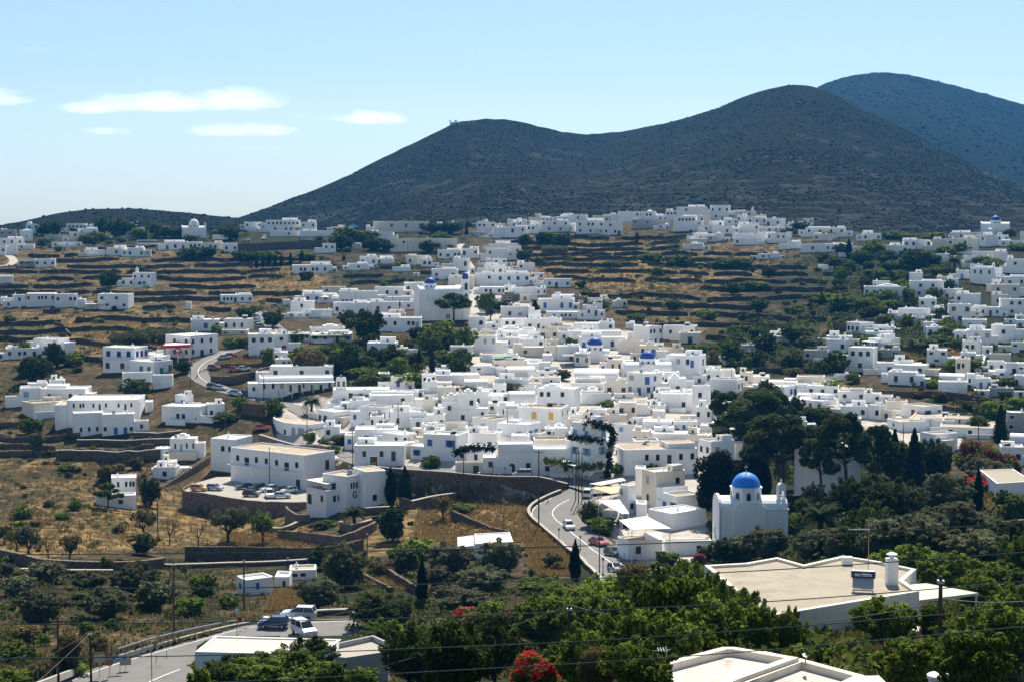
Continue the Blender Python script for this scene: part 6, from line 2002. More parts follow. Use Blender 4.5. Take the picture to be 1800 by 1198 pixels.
# ---------------------------------------------------------------- churches
def vault(m, x0, x1, y0, y1, z0, rise, along='x', n=12):
    if along == 'x':
        pts = [((y0 + y1) / 2 - (y1 - y0) / 2 * math.cos(math.pi * i / n), z0 + rise * math.sin(math.pi * i / n)) for i in range(n + 1)]; vs = [(x0, y, z) for y, z in pts] + [(x1, y, z) for y, z in pts]
    else:
        pts = [((x0 + x1) / 2 - (x1 - x0) / 2 * math.cos(math.pi * i / n), z0 + rise * math.sin(math.pi * i / n)) for i in range(n + 1)]; vs = [(x, y0, z) for x, z in pts] + [(x, y1, z) for x, z in pts]
    N_ = n + 1; m.add(vs, [(i, i + 1, N_ + i + 1, N_ + i) for i in range(n)] + [tuple(range(n, -1, -1)), tuple(range(N_, 2 * N_))])
ARCHW = None
def church(px, py, k_w, wall_h, L, Wd, r, drum_h, yaw, domem, noun, label=None, transept=True, nwin=8, cross=True, drum_x=0.0, facade_up=.5, lat=12):
    p = P(px, py); root = empty('church', p, -math.atan2(p.x, p.y) + R(yaw)); rise = Wd * .28
    m = MB(); m.box(-L / 2, L / 2, 0, Wd, -3, wall_h); m.box(-L / 2 - .12, L / 2 + .12, -.12, Wd + .12, wall_h - .14, wall_h - .001); vault(m, -L / 2 + .02, L / 2 - .02, .05, Wd - .05, wall_h, rise); m.build('wall', WALL, root)
    m = MB(); m.box(-L / 2 - .35, -L / 2 - .122, -.12, Wd + .12, -3, wall_h + .05); vault(m, -L / 2 - .36, -L / 2 + .1, -.1, Wd + .1, wall_h + .052, rise + .35); m.build('gable', WALL, root)
    if transept:
        m = MB(); x = drum_x; m.box(x - r * 1.12, x + r * 1.12, -.22, Wd + .22, -3, wall_h - .2); vault(m, x - r * 1.1, x + r * 1.1, -.2, Wd + .2, wall_h - .202, r * .62, 'y'); m.build('transept', WALL, root)
    n = 8 if drum_h > 2 else 16; zb = wall_h; c = (drum_x, Wd / 2, 0); R8 = r / math.cos(math.pi / n)
    m = MB(); m.lathe([(R8 * 1.04, zb - .5), (R8 * 1.04, zb + .35), (R8, zb + .36), (R8, zb + drum_h), (R8 * 1.07, zb + drum_h + .05), (R8 * 1.07, zb + drum_h + .25), (r * .9, zb + drum_h + .26)], n, c, a0=math.pi / n - math.pi / 2, a1=math.pi / n - math.pi / 2 + 2 * math.pi)
    dr = m.build('drum', WALL, root)
    if drum_h > 1.0:
        for i in range(n if n == 8 else 8):
            a = -math.pi / 2 + 2 * math.pi * i / 8; fr, pn = wmesh('a', 'n')
            fo = link('window', fr, None, root, (c[0] + (r + .01) * math.cos(a), c[1] + (r + .01) * math.sin(a), zb + .55)); fo.rotation_euler = (0, 0, a + math.pi / 2); fo.scale = (r * .34, 1, max(drum_h - 1.0, .6)); link('pane', pn, None, fo)
    m = MB(); m.lathe([(r * .99 * math.cos(t), zb + drum_h + .25 + r * .98 * math.sin(t)) for t in [i * math.pi / 2 / lat for i in range(lat + 1)]], 28, c); m.build('dome', domem, root, smooth=True)
    if cross:
        z = zb + drum_h + .2 + r * .98; m = MB(); m.lathe([(.2, z - .1), (.22, z + .1), (.1, z + .25), (.05, z + .3), (.045, z + 1.3), (0, z + 1.31)], 8, c); m.box(c[0] - .32, c[0] + .32, c[1] - .04, c[1] + .04, z + .85, z + .95); m.build('cross', METAL, root)
    if label: tag(root, label, 'church', 'domed churches')
    else: THINGS.append([root, noun, 'church', 'domed churches', [], px, py])
    return root, p
def add_belfry(root, loc, w, h, arches, rz=0):
    b = belfry_mesh(w, h, arches).build('belfry', WALL, root, loc); b.rotation_euler = (0, 0, rz)
    for q in range(arches):
        bl = bell_mesh().build('bell', DARKM, b, (-w / 2 + w / arches * (q + .5), 0, h * .38))
    return b
p_ = P(1326, 968); kk = ppm(p_)
c1, _ = church(1326, 970, kk, 76 / kk, 118 / kk, 6.4, 25.5 / kk, 36 / kk - .3, 11, DOME, '', 'bright blue domed white church above the lower road, octagonal drum with arched windows', drum_x=-.9)
add_belfry(c1, (118 / kk / 2 - .9, 1.6, 76 / kk), 1.7, 4.6, 1, R(35)); add_belfry(c1, (-118 / kk / 2 - .45, 3.2, 30 / kk), .9, .6, 1, R(90))
opening(c1, 'a', 'n', Vector((-118 / kk / 2 - .37, 3.2, 0)), Vector((0, -1, 0)), Vector((-1, 0, 0)), 0, 1.6, .8, 1.9, True)
c2, _ = church(1140, 672, 6, 4.2, 13.5, 5.5, 2.2, 2.3, 8, DOMED, '', 'white church with dark blue dome between barrel vaults, beside a tall white house')
add_belfry(c2, (4.6, 4.0, 3.8), 2.3, 3.2, 2)
c3, _ = church(1046, 636, 5.6, 2.6, 9, 5, 2.35, 2.3, 0, DOMED, '', 'low white chapel with broad dark blue dome in the dense village core', transept=True, cross=False)
c4, pc4 = church(782, 563, 4.7, 10.2, 18.5, 8, 2.15, 3.0, 14, DOMED, '', 'tall white church with small blue dome behind a big pine', drum_x=-4.6)
m = MB(); m.box(-1.25, 1.25, -1.25, 1.25, -9, 6.2); m.box(-1.4, 1.4, -1.4, 1.4, 1.9, 2.1); m.box(-1.4, 1.4, -1.4, 1.4, 6.2, 6.5); tw = m.build('bell_tower', WALL, c4, (8.0, 1.0, 8.5))
m = MB(); m.lathe([(1.15, 6.5), (1.15, 7.6), (1.25, 7.65)] + [(1.15 * math.cos(t), 7.7 + 1.2 * math.sin(t)) for t in [i * math.pi / 16 for i in range(9)]], 16); m.build('cupola', DOMED, tw)
for z in (2.4, -1.5):
    opening(c4, 'a', 'n', Vector((8.0, 1.0 - 1.26, 0)), Vector((1, 0, 0)), Vector((0, -1, 0)), 0, 8.5 + z, 1.3, 2.8, True)
for u in (-6.8, -6.0, -.2, .6): opening(c4, 'a', 'n', Vector((0, 0, 0)), Vector((1, 0, 0)), Vector((0, -1, 0)), u + 1, .6, .6, 1.8, True)
c5, _ = church(342, 419, 3, 5.2, 13, 6, 2.7, 2.6, 4, WALL, '', 'small all-white domed chapel on the ridge beside dark trees', lat=10)
add_belfry(c5, (6.0, 1, 5), 1.2, 4, 1, R(60))
c6, _ = church(1142, 383, 3, 3.0, 9, 5, 2.3, 1.2, 0, WALL, '', 'all-white domed church among the ridge-top houses', transept=False)
c7, _ = church(1749, 414, 3.7, 5.0, 14, 7, 2.5, 2.6, -4, DOMED, '', 'white hilltop church with deep blue dome standing above its neighbours')
m = MB(); m.lathe([(2.6, -3), (2.6, 3.2), (2.8, 3.3), (1.5, 4.2), (0, 4.5)], 14); m.build('apse', WALL, c7, (-1.5, .2, 0))
# small blue roofs
def cap_roof(px, py, w, d, h, matr, noun, gable=False):
    p = P(px, py); root = empty('chapel', p, -math.atan2(p.x, p.y)); m = MB(); m.box(-w / 2, w / 2, 0, d, -2, h); m.build('wall', WALL, root)
    m = MB(); r = w * .28 if gable else w * .14
    if gable: m.add([(-w / 2 - .2, -.2, h), (w / 2 + .2, -.2, h), (0, -.2, h + r), (-w / 2 - .2, d + .2, h), (w / 2 + .2, d + .2, h), (0, d + .2, h + r)], [(0, 1, 2), (5, 4, 3), (0, 2, 5, 3), (1, 4, 5, 2), (0, 3, 4, 1)])
    else: m.add([(-w / 2 - .2, -.2, h), (w / 2 + .2, -.2, h), (w / 2 + .2, d + .2, h), (-w / 2 - .2, d + .2, h), (0, d / 2, h + r)], [(0, 1, 4), (1, 2, 4), (2, 3, 4), (3, 0, 4), (3, 2, 1, 0)])
    m.build('roof', matr, root); opening(root, 'w', 'k', Vector((0, 0, 0)), Vector((1, 0, 0)), Vector((0, -1, 0)), 0, h * .35, .8, 1, False)
    THINGS.append([root, noun, 'chapel', None, [], px, py])
SKYB = mat('sky blue roof paint', (.10, .42, .66), .6, .1, 1)
cap_roof(47, 424, 6.5, 6, 6, SKYB, 'white tower-like house with a pale blue roof'); cap_roof(621, 398, 5.5, 6, 2.6, SKYB, 'white chapel with sky blue gable roof', True); cap_roof(672, 398, 4.6, 5, 3.6, SKYB, 'white wing with sky blue gable', True)
cap_roof(167, 398, 3.4, 4, 4.0, SKYB, 'small white block with a pale blue roof')
# belfries standing on listed buildings
def find(px, py): return min(HOUSES, key=lambda h: abs((h['x0'] + h['x1']) / 2 - px) + abs((h['yt'] + h['yb']) / 2 - py) * 2)
h_ = find(634, 694); add_belfry(h_['root'], (-(h_['x1'] - h_['x0']) / 2 / h_['ppm'] + 18 / h_['ppm'] - 2.4 + 2, .5, h_['h'] - .2), 2.7, 4.0, 2)
h_ = find(945, 556); add_belfry(h_['root'], (-h_['w'] / 2 + 1.2, .4, h_['h'] - 1.2), 2.2, 2.6, 2)
# round porch, curved building and round tower house
def round_house(poly_px, yb, hpx, noun, wm, rf, label):
    pass
def slab_house(poly, z, wall_h, wm, rf, label, cat='house', par=.25, thick=.3, name='house', openings=()):
    """a building whose roof outline is read from the photo on the level plane z"""
    pts = [Pz(x, y, z) for x, y in poly]; c = sum(pts, Vector()) / len(pts); root = empty(name, (c.x, c.y, z - wall_h))
    pl = [(p.x - c.x, p.y - c.y) for p in pts]
    area = sum(pl[i][0] * pl[(i + 1) % len(pl)][1] - pl[(i + 1) % len(pl)][0] * pl[i][1] for i in range(len(pl)))
    if area < 0: pl = pl[::-1]
    n = len(pl); inn = []
    for i in range(n):
        p0, p1, p2 = Vector(pl[i - 1]), Vector(pl[i]), Vector(pl[(i + 1) % n]); a = (p1 - p0).normalized(); b = (p2 - p1).normalized(); n1 = Vector((-a.y, a.x)); n2 = Vector((-b.y, b.x)); mm = (n1 + n2); L_ = mm.length
        mm = mm / max(L_, .3); inn.append(tuple(p1 + mm * thick / max(mm.dot(n1), .5)))
    m = MB(); rr = random.Random(int(poly[0][0])); rings = [(pl, -2.5), (pl, wall_h + par - .05), ([(a[0] * .97 + b[0] * .03, a[1] * .97 + b[1] * .03) for a, b in zip(pl, inn)], wall_h + par), (inn, wall_h + par), (inn, wall_h)]
    vs = [(x, y, q) for r, q in rings for x, y in r]; fs = [(q * n + i, q * n + (i + 1) % n, (q + 1) * n + (i + 1) % n, (q + 1) * n + i) for q in range(len(rings) - 1) for i in range(n)]
    m.add(vs, fs); m.build('wall', wm, root); m = MB(); m.prism(inn, wall_h - .15, wall_h + .01); m.build('roof', rf, root)
    tag(root, label, cat, 'white houses of the hillside village' if cat == 'house' else None); return root, c, pl
# the curved building
pc = P(515, 772); zt = pc.z + 27 / ppm(pc)
slab_house([(480, 734), (486, 739), (500, 743), (520, 746), (545, 747), (569, 744), (562, 734), (535, 728), (505, 726), (487, 728)], zt - .3, zt - .3 - pc.z, WALL, ROOFT, 'white building with a rounded curved front and tan flat roof above a stone wall')
hc = bpy.data.objects[-1] if False else None
croot = [o for o in COL.objects if o.name.startswith('house') and 'rounded curved front' in str(o.get('label', ''))][0]
for (x, wd) in ((501, 1.0), (516, 1.6), (529, 1.6), (546, 1.2)):
    q = Pz(x, 780, pc.z + .2); q2 = Pz(x, 779, pc.z + .2)
    # set the doors on the facade: find the outline edge crossed by the sight line
    best = None; pl = [Pz(a, b, zt - .3) for a, b in ((486, 739), (500, 743), (520, 746), (545, 747), (569, 744))]
    for a, b in zip(pl[:-1], pl[1:]):
        for s in np.linspace(0, 1, 30):
            v = a.lerp(b, s); px = proj(v.x, v.y, pc.z + 1)[0]
            if best is None or abs(px - x) < best[0]: best = (abs(px - x), v, (b - a).normalized())
    v, t = best[1], best[2]; t.z = 0; t.normalize(); nn = Vector((t.y, -t.x, 0)); lo = v - croot.location
    opening(croot, 'D' if wd > 1 else 'w', 'n', Vector((lo.x, lo.y, 0)), t, nn, 0, .5, wd, 2.3 if wd > 1 else 1.6, True)
# foreground roofs
CREAMROOF = mat('cream concrete roof', (.365, .325, .255), .95, .12, .7, stain=((.29, .25, .19), .8, .50))
WHROOF = mat('flaking white roof', (.58, .54, .47), .95, .08, .6, stain=((.30, .26, .205), 1.6, .54))
br, bc, bpl = slab_house([(1345, 1088), (1616, 1043), (1588, 1024), (1611, 1004), (1545, 990), (1482, 980), (1413, 996), (1366, 983), (1310, 993), (1238, 997)], -22.2, 3.0, CREAM, CREAMROOF, 'broad house with cream concrete roof and zigzag back parapet among dense trees', par=.18)
def on_roof(px, py, z): return Pz(px, py, z)
q = on_roof(1567, 1026, -22.2); m = MB(); m.box(-.34, .34, -.34, .34, 0, 1.62); m.box(-.12, .12, -.12, .12, 1.62, 1.85); m.lathe([(.1, 1.85), (.38, 1.85), (.36, 1.92), (.12, 2.02), (0, 2.03)], 6); m.build('chimney', WALL, br, q - Vector(br.location))
q = on_roof(1489, 992, -22.2); m = MB(); m.box(-.33, .33, -.25, .25, 0, .55); m.build('vent_box', WALL, br, q - Vector(br.location))
opening(br, 'D', 'k', Vector((Pz(1505, 1061, -22.2).x - br.location.x, Pz(1505, 1061, -22.2).y - br.location.y, 0)), Vector((.93, .37, 0)).normalized(), Vector((.37, -.93, 0)).normalized(), 0, .1, .6, 1.6, True)
def canopy(poly, z, m_, label, posts=True, cat='canopy', thick=.10, name='canopy', z0=None):
    pts = [Pz(x, y, z) for x, y in poly]; c = sum(pts, Vector()) / len(pts); gz = z0 if z0 is not None else ground(c.x, c.y); root = empty(name, (c.x, c.y, gz))
    pl = [(p.x - c.x, p.y - c.y) for p in pts]
    if sum(pl[i][0] * pl[(i + 1) % len(pl)][1] - pl[(i + 1) % len(pl)][0] * pl[i][1] for i in range(len(pl))) < 0: pl = pl[::-1]
    m = MB(); m.prism(pl, z - gz - thick, z - gz, bottom=True); m.build('roof', m_, root)
    if posts:
        for x, y in pl: m = MB(); m.tube([(x * .95, y * .95, -1), (x * .95, y * .95, z - gz - thick + .001)], [.06, .06], 6); m.build('post', WHITEP, root)
    tag(root, label, cat); return root
canopy([(1578, 1028), (1628, 1024), (1720, 1041), (1616, 1054)], -22.6, WHROOF, 'white porch roof slab joined to the broad cream-roofed house', name='porch', cat='porch', thick=.16)
slab_house([(1146, 1182), (1270, 1149), (1290, 1149), (1404, 1168), (1300, 1206), (1220, 1240), (1130, 1225)], -16.6, 3.2, CREAM, WHROOF, 'white parapet roof with flaking paint at the foot of the view', par=.3, thick=.34)
slab_house([(1406, 1169), (1520, 1200), (1490, 1280), (1240, 1260), (1302, 1208)], -16.75, 3.2, CREAM, WHROOF, 'second flaking white parapet roof beside the corrugated sheet', par=.3, thick=.34)
slab_house([(1310, 1156), (1345, 1152), (1420, 1168), (1404, 1167), (1330, 1160)], -17.6, 2.4, WALL, ROOFT, 'narrow strip of tan roof behind the flaking white roof', par=.2, thick=.1)
canopy([(1478, 1197), (1500, 1187), (1545, 1186), (1600, 1240), (1500, 1240)], -16.4, mat('weathered corrugated sheet', (.45, .48, .50), .6, .12, 3, .4), 'grey corrugated sheet roof by the white chimney pot', name='corrugated_shelter', cat='roof sheet')
q = Pz(1650, 1198, -16.2); m = MB(); m.lathe([(.36, -4), (.36, .1), (.42, .14), (.42, .26), (.36, .3), (0, .34)], 20, (0, 0, 0)); o = m.build('chimney_pot', WHITEP, None, q); tag(o, 'round white chimney pot top at the foot of the wooden pole', 'chimney')
slab_house([(343, 1147), (378, 1119), (600, 1125), (566, 1152)], -40.9, 2.6, WALL, WHROOF, 'low white house with pale rimmed roof beside the near road', par=.15, thick=.3)
slab_house([(588, 1162), (592, 1138), (656, 1124), (685, 1137), (682, 1153), (608, 1164)], -36.6, 3.6, GREYW, CONC, 'unpainted grey block house with walled flat roof beside the oleander', par=.45, thick=.22)
canopy([(350, 1202), (364, 1189), (405, 1188), (412, 1202)], -37.5, WHITEP, 'white flat canopy at the foot of the view near the road', thick=.2)
canopy([(1560, 1108), (1651, 1093), (1682, 1094), (1612, 1120)], -23.2, WHROOF, 'white flat shed roof among broad-leaved trees', thick=.25, name='open_shed', cat='shed')
canopy([(1776, 1082), (1800, 1079), (1830, 1084), (1800, 1090)], -23.2, WHROOF, 'small pale shed roof at the edge of the trees', thick=.2, name='open_shed', cat='shed')
zz = P(850, 968).z + 2.4
slab_house([(805, 962), (804, 944), (832, 940), (833, 958)], zz, 2.3, WALL, WHITEP, 'low shed with white sheeted roof beside the tan field', cat='shed', par=.05, thick=.1, name='shed')
slab_house([(835, 957), (834, 939), (896, 936), (902, 953)], zz + .15, 2.4, WALL, ROOF, 'low shed with cream roof and white rim above the olive trees', cat='shed', par=.2, thick=.25, name='shed')
zz = P(1755, 866).z + 3.2
slab_house([(1722, 826), (1781, 824), (1815, 846), (1752, 850)], zz, 3.2, WALL, CREAMROOF, 'low house with cream roof half hidden by red bougainvillea', par=.12)
# road-side canopies
zg = P(1108, 985).z
canopy([(1088, 913), (1136, 906), (1180, 928), (1110, 930)], zg + 5.9, CANVAS, 'white canvas restaurant canopy on a raised deck above parked cars')
zg = P(1060, 872).z
canopy([(1040, 857), (1050, 853), (1089, 855), (1087, 865), (1074, 867)], zg + 3.3, BEIGE, 'beige reed awning beside the lower road')
canopy([(1036, 849), (1094, 839), (1100, 843), (1056, 852)], zg + 3.6, CANVAS, 'cream fabric awning behind the beige reed awning')
canopy([(1051, 879), (1089, 877), (1106, 901), (1094, 902)], P(1075, 900).z + 3.6, WHITEP, 'white sloping canopy over a café terrace by the road')
canopy([(1131, 936), (1162, 935), (1164, 947), (1135, 948)], P(1148, 985).z + 3.4, WHITEP, 'small white canopy below the restaurant deck')
canopy([(538, 842), (568, 838), (607, 845), (573, 850)], P(573, 909).z + 58 / ppm(P(573, 909)), CANVAS, 'cream canopy over the roof terrace of the building lettered G')
canopy([(1010, 818), (960, 806), (985, 799), (1040, 808)], P(985, 832).z + 3.6, CANVAS, 'cream awning below the vine-covered house')
canopy([(868, 627), (862, 624), (900, 622), (905, 625)], P(880, 640).z + 3.0, GREEN, 'green awning on a white rooftop terrace')
canopy([(990, 626), (985, 622), (1030, 620), (1032, 625)], P(1005, 640).z + 2.9, DARKM, 'dark pergola roof beside the low blue-domed chapel')
# petrol station
def pstation():
    p = P(312, 628); root = canopy([(286, 609), (292, 603), (338, 601), (334, 607)], p.z + 4.6, WHITEP, 'red and white petrol station canopy with pumps by the bend', name='petrol_station_canopy', cat='petrol station', thick=.2)
    b = root.location; m = MB(); a = [Pz(x, y, p.z + 4.6) - b for x, y in ((286, 609), (292, 603), (338, 601), (334, 607))]
    rd = mat('red sign paint', (.50, .03, .05), .5, .05, 2, .4)
    for i in range(4):
        s, e = a[i], a[(i + 1) % 4]; t = (e - s).normalized(); nn = Vector((-t.y, t.x, 0)) * .06; z0, z1 = s.z - .55, s.z + .35
        m.add([(s.x + nn.x, s.y + nn.y, z0), (e.x + nn.x, e.y + nn.y, z0), (e.x + nn.x, e.y + nn.y, z1), (s.x + nn.x, s.y + nn.y, z1), (s.x - nn.x, s.y - nn.y, z0), (e.x - nn.x, e.y - nn.y, z0), (e.x - nn.x, e.y - nn.y, z1), (s.x - nn.x, s.y - nn.y, z1)], [(0, 1, 2, 3), (7, 6, 5, 4), (3, 2, 6, 7), (0, 4, 5, 1), (0, 3, 7, 4), (1, 5, 6, 2)])
    m.build('fascia', rd, root)
    q = P(313, 640); s = empty('pole_sign', q); m = MB(); m.box(-.12, .12, -.1, .1, -.5, 5.8); m.build('post', WHITEP, s); m = MB(); m.box(-.75, .75, -.16, .16, 2.8, 5.6); pn = m.build('panel', rd, s); m = MB(); m.box(-.5, .5, -.19, -.165, 3.9, 4.6); m.box(-.5, .5, -.19, -.165, 3.1, 3.3); m.build('lettering', WHITEP, pn)
    tag(s, 'red and white roadside price sign of the petrol station', 'sign')
    for i, (x, y) in enumerate(((304, 627), (318, 629))):
        q = P(x, y); s = empty('fuel_pump', q); m = MB(); m.box(-.45, .45, -.3, .3, 0, 1.7); m.build('body', WHITEP, s); m = MB(); m.box(-.46, .46, -.31, .31, 1.702, 2.0); m.build('cap', rd, s); tag(s, ('red-capped fuel pump by the price sign', 'second red-capped fuel pump nearer the station wall')[i], 'fuel pump', 'petrol station pumps')
pstation()
# ---------------------------------------------------------------- letters
def letters(txt, size, m_, loc, rot, parent=None, name='lettering'):
    c = bpy.data.curves.new(name, 'FONT'); c.body = txt; c.size = size; c.extrude = .02; c.align_x = 'CENTER'; c.align_y = 'CENTER'; c.offset = size * .02
    o = bpy.data.objects.new(name, c); COL.objects.link(o); bpy.context.view_layer.update()
    me = bpy.data.meshes.new_from_object(o.evaluated_get(bpy.context.evaluated_depsgraph_get())); bpy.data.objects.remove(o)
    me.materials.clear(); n = link(name, me, m_, parent, loc); n.rotation_euler = rot; return n
BLACKP = mat('black paint', (.015, .015, .015), .5, .1, 2)
g = [h for h in HOUSES if h.get('name') == 'cornerupper'][0]
letters('G', 1.9, BLACKP, (g['w'] / 2 + .02, g['dp'] * .40, g['h'] * .44), (R(90), 0, R(90)), g['root'])
q = P(657, 830); s = empty('sign_board', q, -math.atan2(q.x, q.y)); m = MB(); m.box(-.9, -.78, -.08, .08, -1, 3.7); m.box(.78, .9, -.08, .08, -1, 3.7); m.box(-.78, .78, -.06, .06, 3.58, 3.7); m.box(-.78, .78, -.06, .06, .9, 1.0); m.build('frame', WHITEP, s); m = MB(); m.box(-.78, .78, -.05, .05, 1.0, 3.58); pn = m.build('panel', mat('brown sign paint', (.10, .055, .03), .5, .1, 2), s)
letters('G', 1.35, YELLOW, (0, -.07, 1.75), (R(90), 0, 0), pn); letters('HOTEL', .42, WHITEP, (0, -.07, 3.0), (R(90), 0, 0), pn) if False else None
tag(s, 'tall white-framed brown sign with a yellow letter G beside the road', 'sign')
# ---------------------------------------------------------------- poles, lamps, wires
POLES = []
def pole(x, yb, yt, r=.13, arm=False, m_=WOOD, noun='dark wooden utility pole', D=None):
    p = P(x, yb) if D is None else Pd(x, yb, D); k = ppm(p); h = (yb - yt) / k; root = empty('utility_pole', p); lx = rnd.uniform(-.012, .012) * h
    if k > 18: r = .12
    m = MB(); m.tube([(0, 0, -1), (lx * .4, 0, h * .5), (lx, 0, h)], [r, r * .9, r * .7], 8); m.build('shaft', m_, root)
    if arm:
        m = MB(); m.box(lx - .8, lx + .8, -.06, .06, h - .55, h - .43); a = m.build('crossarm', m_, root)
        for s in (-.7, 0, .7): m = MB(); m.lathe([(.05, 0), (.07, .06), (.04, .14), (.06, .2), (0, .24)], 7, (lx + s, 0, h - .43)); m.build('insulator', GREYP, a)
    else:
        m = MB(); m.box(lx - .14, lx + .14, -.16, .16, h - .35, h - .2); m.build('bracket', METAL, root)
    THINGS.append([root, noun, 'utility pole', 'utility poles', [], x, (yb + yt) / 2]); POLES.append((p, h)); return p + Vector((lx, 0, h))
for a in ((947, 928, 789, .14, True), (815, 878, 783, .12), (1012, 879, 787, .12), (1017, 884, 790, .12, True), (1023, 881, 791, .11), (474, 856, 785, .1), (620, 816, 742, .1), (540, 790, 712, .1), (464, 713, 660, .1), (397, 767, 698, .12, True), (490, 706, 684, .1), (700, 755, 705, .1),
          (278, 952, 872, .13), (264, 816, 765, .11), (103, 1200, 1080, .14, True), (160.5, 1200, 1108, .12), (305.5, 1114, 987, .12), (429, 1070, 981, .12), (645.5, 994, 935, .1), (506, 999, 977, .1), (622, 1114, 1071, .1), (1720, 772, 702, .13, True), (1711, 760, 698, .1), (1588, 774, 742, .1), (1636, 757, 738, .1), (1286, 682, 649, .1),
          (892, 772, 716, .1), (922, 645, 616, .12, True), (1092, 514, 423, .12), (1724, 654, 602, .1), (262, 634, 594, .1), (275, 636, 596, .08), (338, 632, 590, .1), (335, 680, 632, .1), (238, 692, 668, .08), (1340, 650, 600, .1), (1360, 660, 604, .1), (1611, 440, 408, .12), (1322, 482, 460, .1), (1770, 445, 425, .1), (385, 392, 375, .1), (364, 390, 378, .1), (717, 462, 424, .1), (625, 545, 515, .1), (690, 542, 520, .1), (838, 460, 428, .1)):
    pole(*a[:4], arm=len(a) > 4)
wp = pole(999.5, 1190, 1061, .13); wp2 = pole(1651, 1186, 1009, .15)
LAMPM = mat('black cast metal', (.02, .02, .022), .5, .1, 3, .4)
for i, (x, yb, yt) in enumerate(((982.5, 956, 927), (1060, 1011, 979), (1020, 967, 951), (888, 843, 821), (1000, 856, 838), (885.6, 938, 904), (963, 883, 866), (866, 842, 826))):
    p = P(x, yb); h = max((yb - yt) / ppm(p), 2.6); root = empty('street_lamp', p); m = MB(); m.lathe([(.14, -.5), (.14, .25), (.06, .4), (.05, h - .55), (.09, h - .5), (0, h - .49)], 8); m.build('post', LAMPM, root); m = MB(); m.lathe([(.08, h - .5), (.17, h - .15), (.19, h - .13), (.05, h), (0, h + .1)], 8); m.build('lantern', LAMPM, root)
    THINGS.append([root, 'black lantern street lamp', 'street lamp', 'black street lamps', [], x, yb])
p = P(1053.5, 1009); m = MB(); m.tube([(0, 0, -1), (0, 0, 10.2)], [.09, .06], 8); root = empty('flag_mast', p); m.build('shaft', DARKM, root); m = MB(); m.lathe([(0, 10.15), (.1, 10.25), (0, 10.35)], 8); m.build('finial', METAL, root); tag(root, 'tall thin dark mast beside the lower road parapet', 'mast')
CABLE = mat('green black cable', (.06, .10, .08), .5, .1, 3, .4); GCABLE = mat('grey twisted cable', (.16, .14, .13), .7, .1, 3)
def wire(pts, r, m_, label, group='overhead cables'):
    c = catmull([Vector(p) for p in pts], max(.5, (Vector(pts[1]) - Vector(pts[0])).length / 8)); m = MB(); m.tube(c, [r] * len(c), 5); o = m.build('cable', m_); tag(o, label, 'cable', group); return o
WD = 46
wl = ['topmost of five parallel dark green cables', 'second from the top of five parallel dark green cables', 'middle one of five parallel dark green cables', 'second from the bottom of five parallel dark green cables', 'lowest of five parallel dark green cables']
WR = [((-90, 975), (0, 974), (400, 971), (720, 966), (1040, 958), (1400, 943), (1800, 918), (1890, 912)), ((-90, 1035), (0, 1034), (400, 1032), (730, 1026), (1080, 1014), (1400, 998), (1800, 970), (1890, 963)), ((-90, 1098), (0, 1097), (400, 1092), (730, 1085), (1080, 1070), (1400, 1053), (1800, 1021), (1890, 1014)), ((-90, 1158), (0, 1157), (400, 1150), (730, 1139), (1080, 1123), (1400, 1100), (1800, 1067), (1890, 1060)), ((-90, 1214), (200, 1206), (500, 1193), (730, 1181), (1080, 1161), (1400, 1137), (1800, 1100), (1890, 1092))]
for pts, lb in zip(WR, wl): wire([Pd(x, y, WD) for x, y in pts], .016, CABLE, lb)
for x, yy in ((-90, 975), (1890, 912)):
    q = Pd(x, yy, WD); gz = float(bil(H, q.x, q.y)); root = empty('utility_pole', (q.x, q.y, gz)); m = MB(); m.tube([(0, 0.16, -1), (0, .16, q.z - gz + .5)], [.16, .11], 8); m.build('shaft', WOOD, root); THINGS.append([root, 'near wooden cable pole', 'utility pole', 'utility poles', [], x, yy])
def sagline(a, b, sag, n=9):
    a, b = Vector(a), Vector(b); return [a.lerp(b, i / n) - Vector((0, 0, sag * 4 * (i / n) * (1 - i / n))) for i in range(n + 1)]
pt = [(o, h) for o, h in POLES]
def top(i, dz=-.2): p, h = POLES[i]; return p + Vector((0, 0, h + dz))
i103, i160, i305, i429, i622, i999, i1651 = 14, 15, 16, 17, 20, len(POLES) - 2, len(POLES) - 1
for a, b, sg, lb in ((wp, Pd(560, 1200, 100), .25, 'grey cable slanting down from the bent wooden pole to the foot of the view'), (wp, top(i1651, -1.2), 1.2, 'sagging grey cable between the two near wooden poles'), (top(i1651, -1.0), Pd(1850, 1050, 60), .2, 'grey cable running from the tall wooden pole out of view'),
                     (Pd(-60, 1222, 140), top(i160, 0), .3, 'grey cable climbing to the short road pole'), (top(i160, 0), top(i622, .0), 1.0, 'long grey cable across the near road bend'), (top(i160, -.1), Pd(-20, 1270, 120), .2, 'lower grey stay cable of the short road pole')):
    wire(sagline(a, b, sg), .022, GCABLE, lb, 'grey service cables')
for k_, (a, b) in enumerate(((0, 3), (1, 0), (3, 2), (4, 2))):
    wire(sagline(top(a), top(b), .5), .02, CABLE, ['thin dark wire from the road-bend pole to the triple poles', 'thin dark wire along the retaining wall', 'thin dark wire between the close-set poles', 'thin dark wire from the triple poles towards the dark trees'][k_], 'thin village wires')
for k_ in range(4):
    a = top(3, -.3 - .25 * k_); b = P(1300 + 12 * k_, 790); b = Vector((b.x, b.y, b.z + 6.5)); wire(sagline(a, b, .6), .022, CABLE, ['topmost', 'second', 'third', 'lowest'][k_] + ' of four thin wires from the triple poles over the long white building', 'wires over the long building')
wire(sagline(top(11, -.1), top(26, -.1), .8), .02, CABLE, 'thin dark wire over the white roofs behind the retaining wall', 'thin village wires')
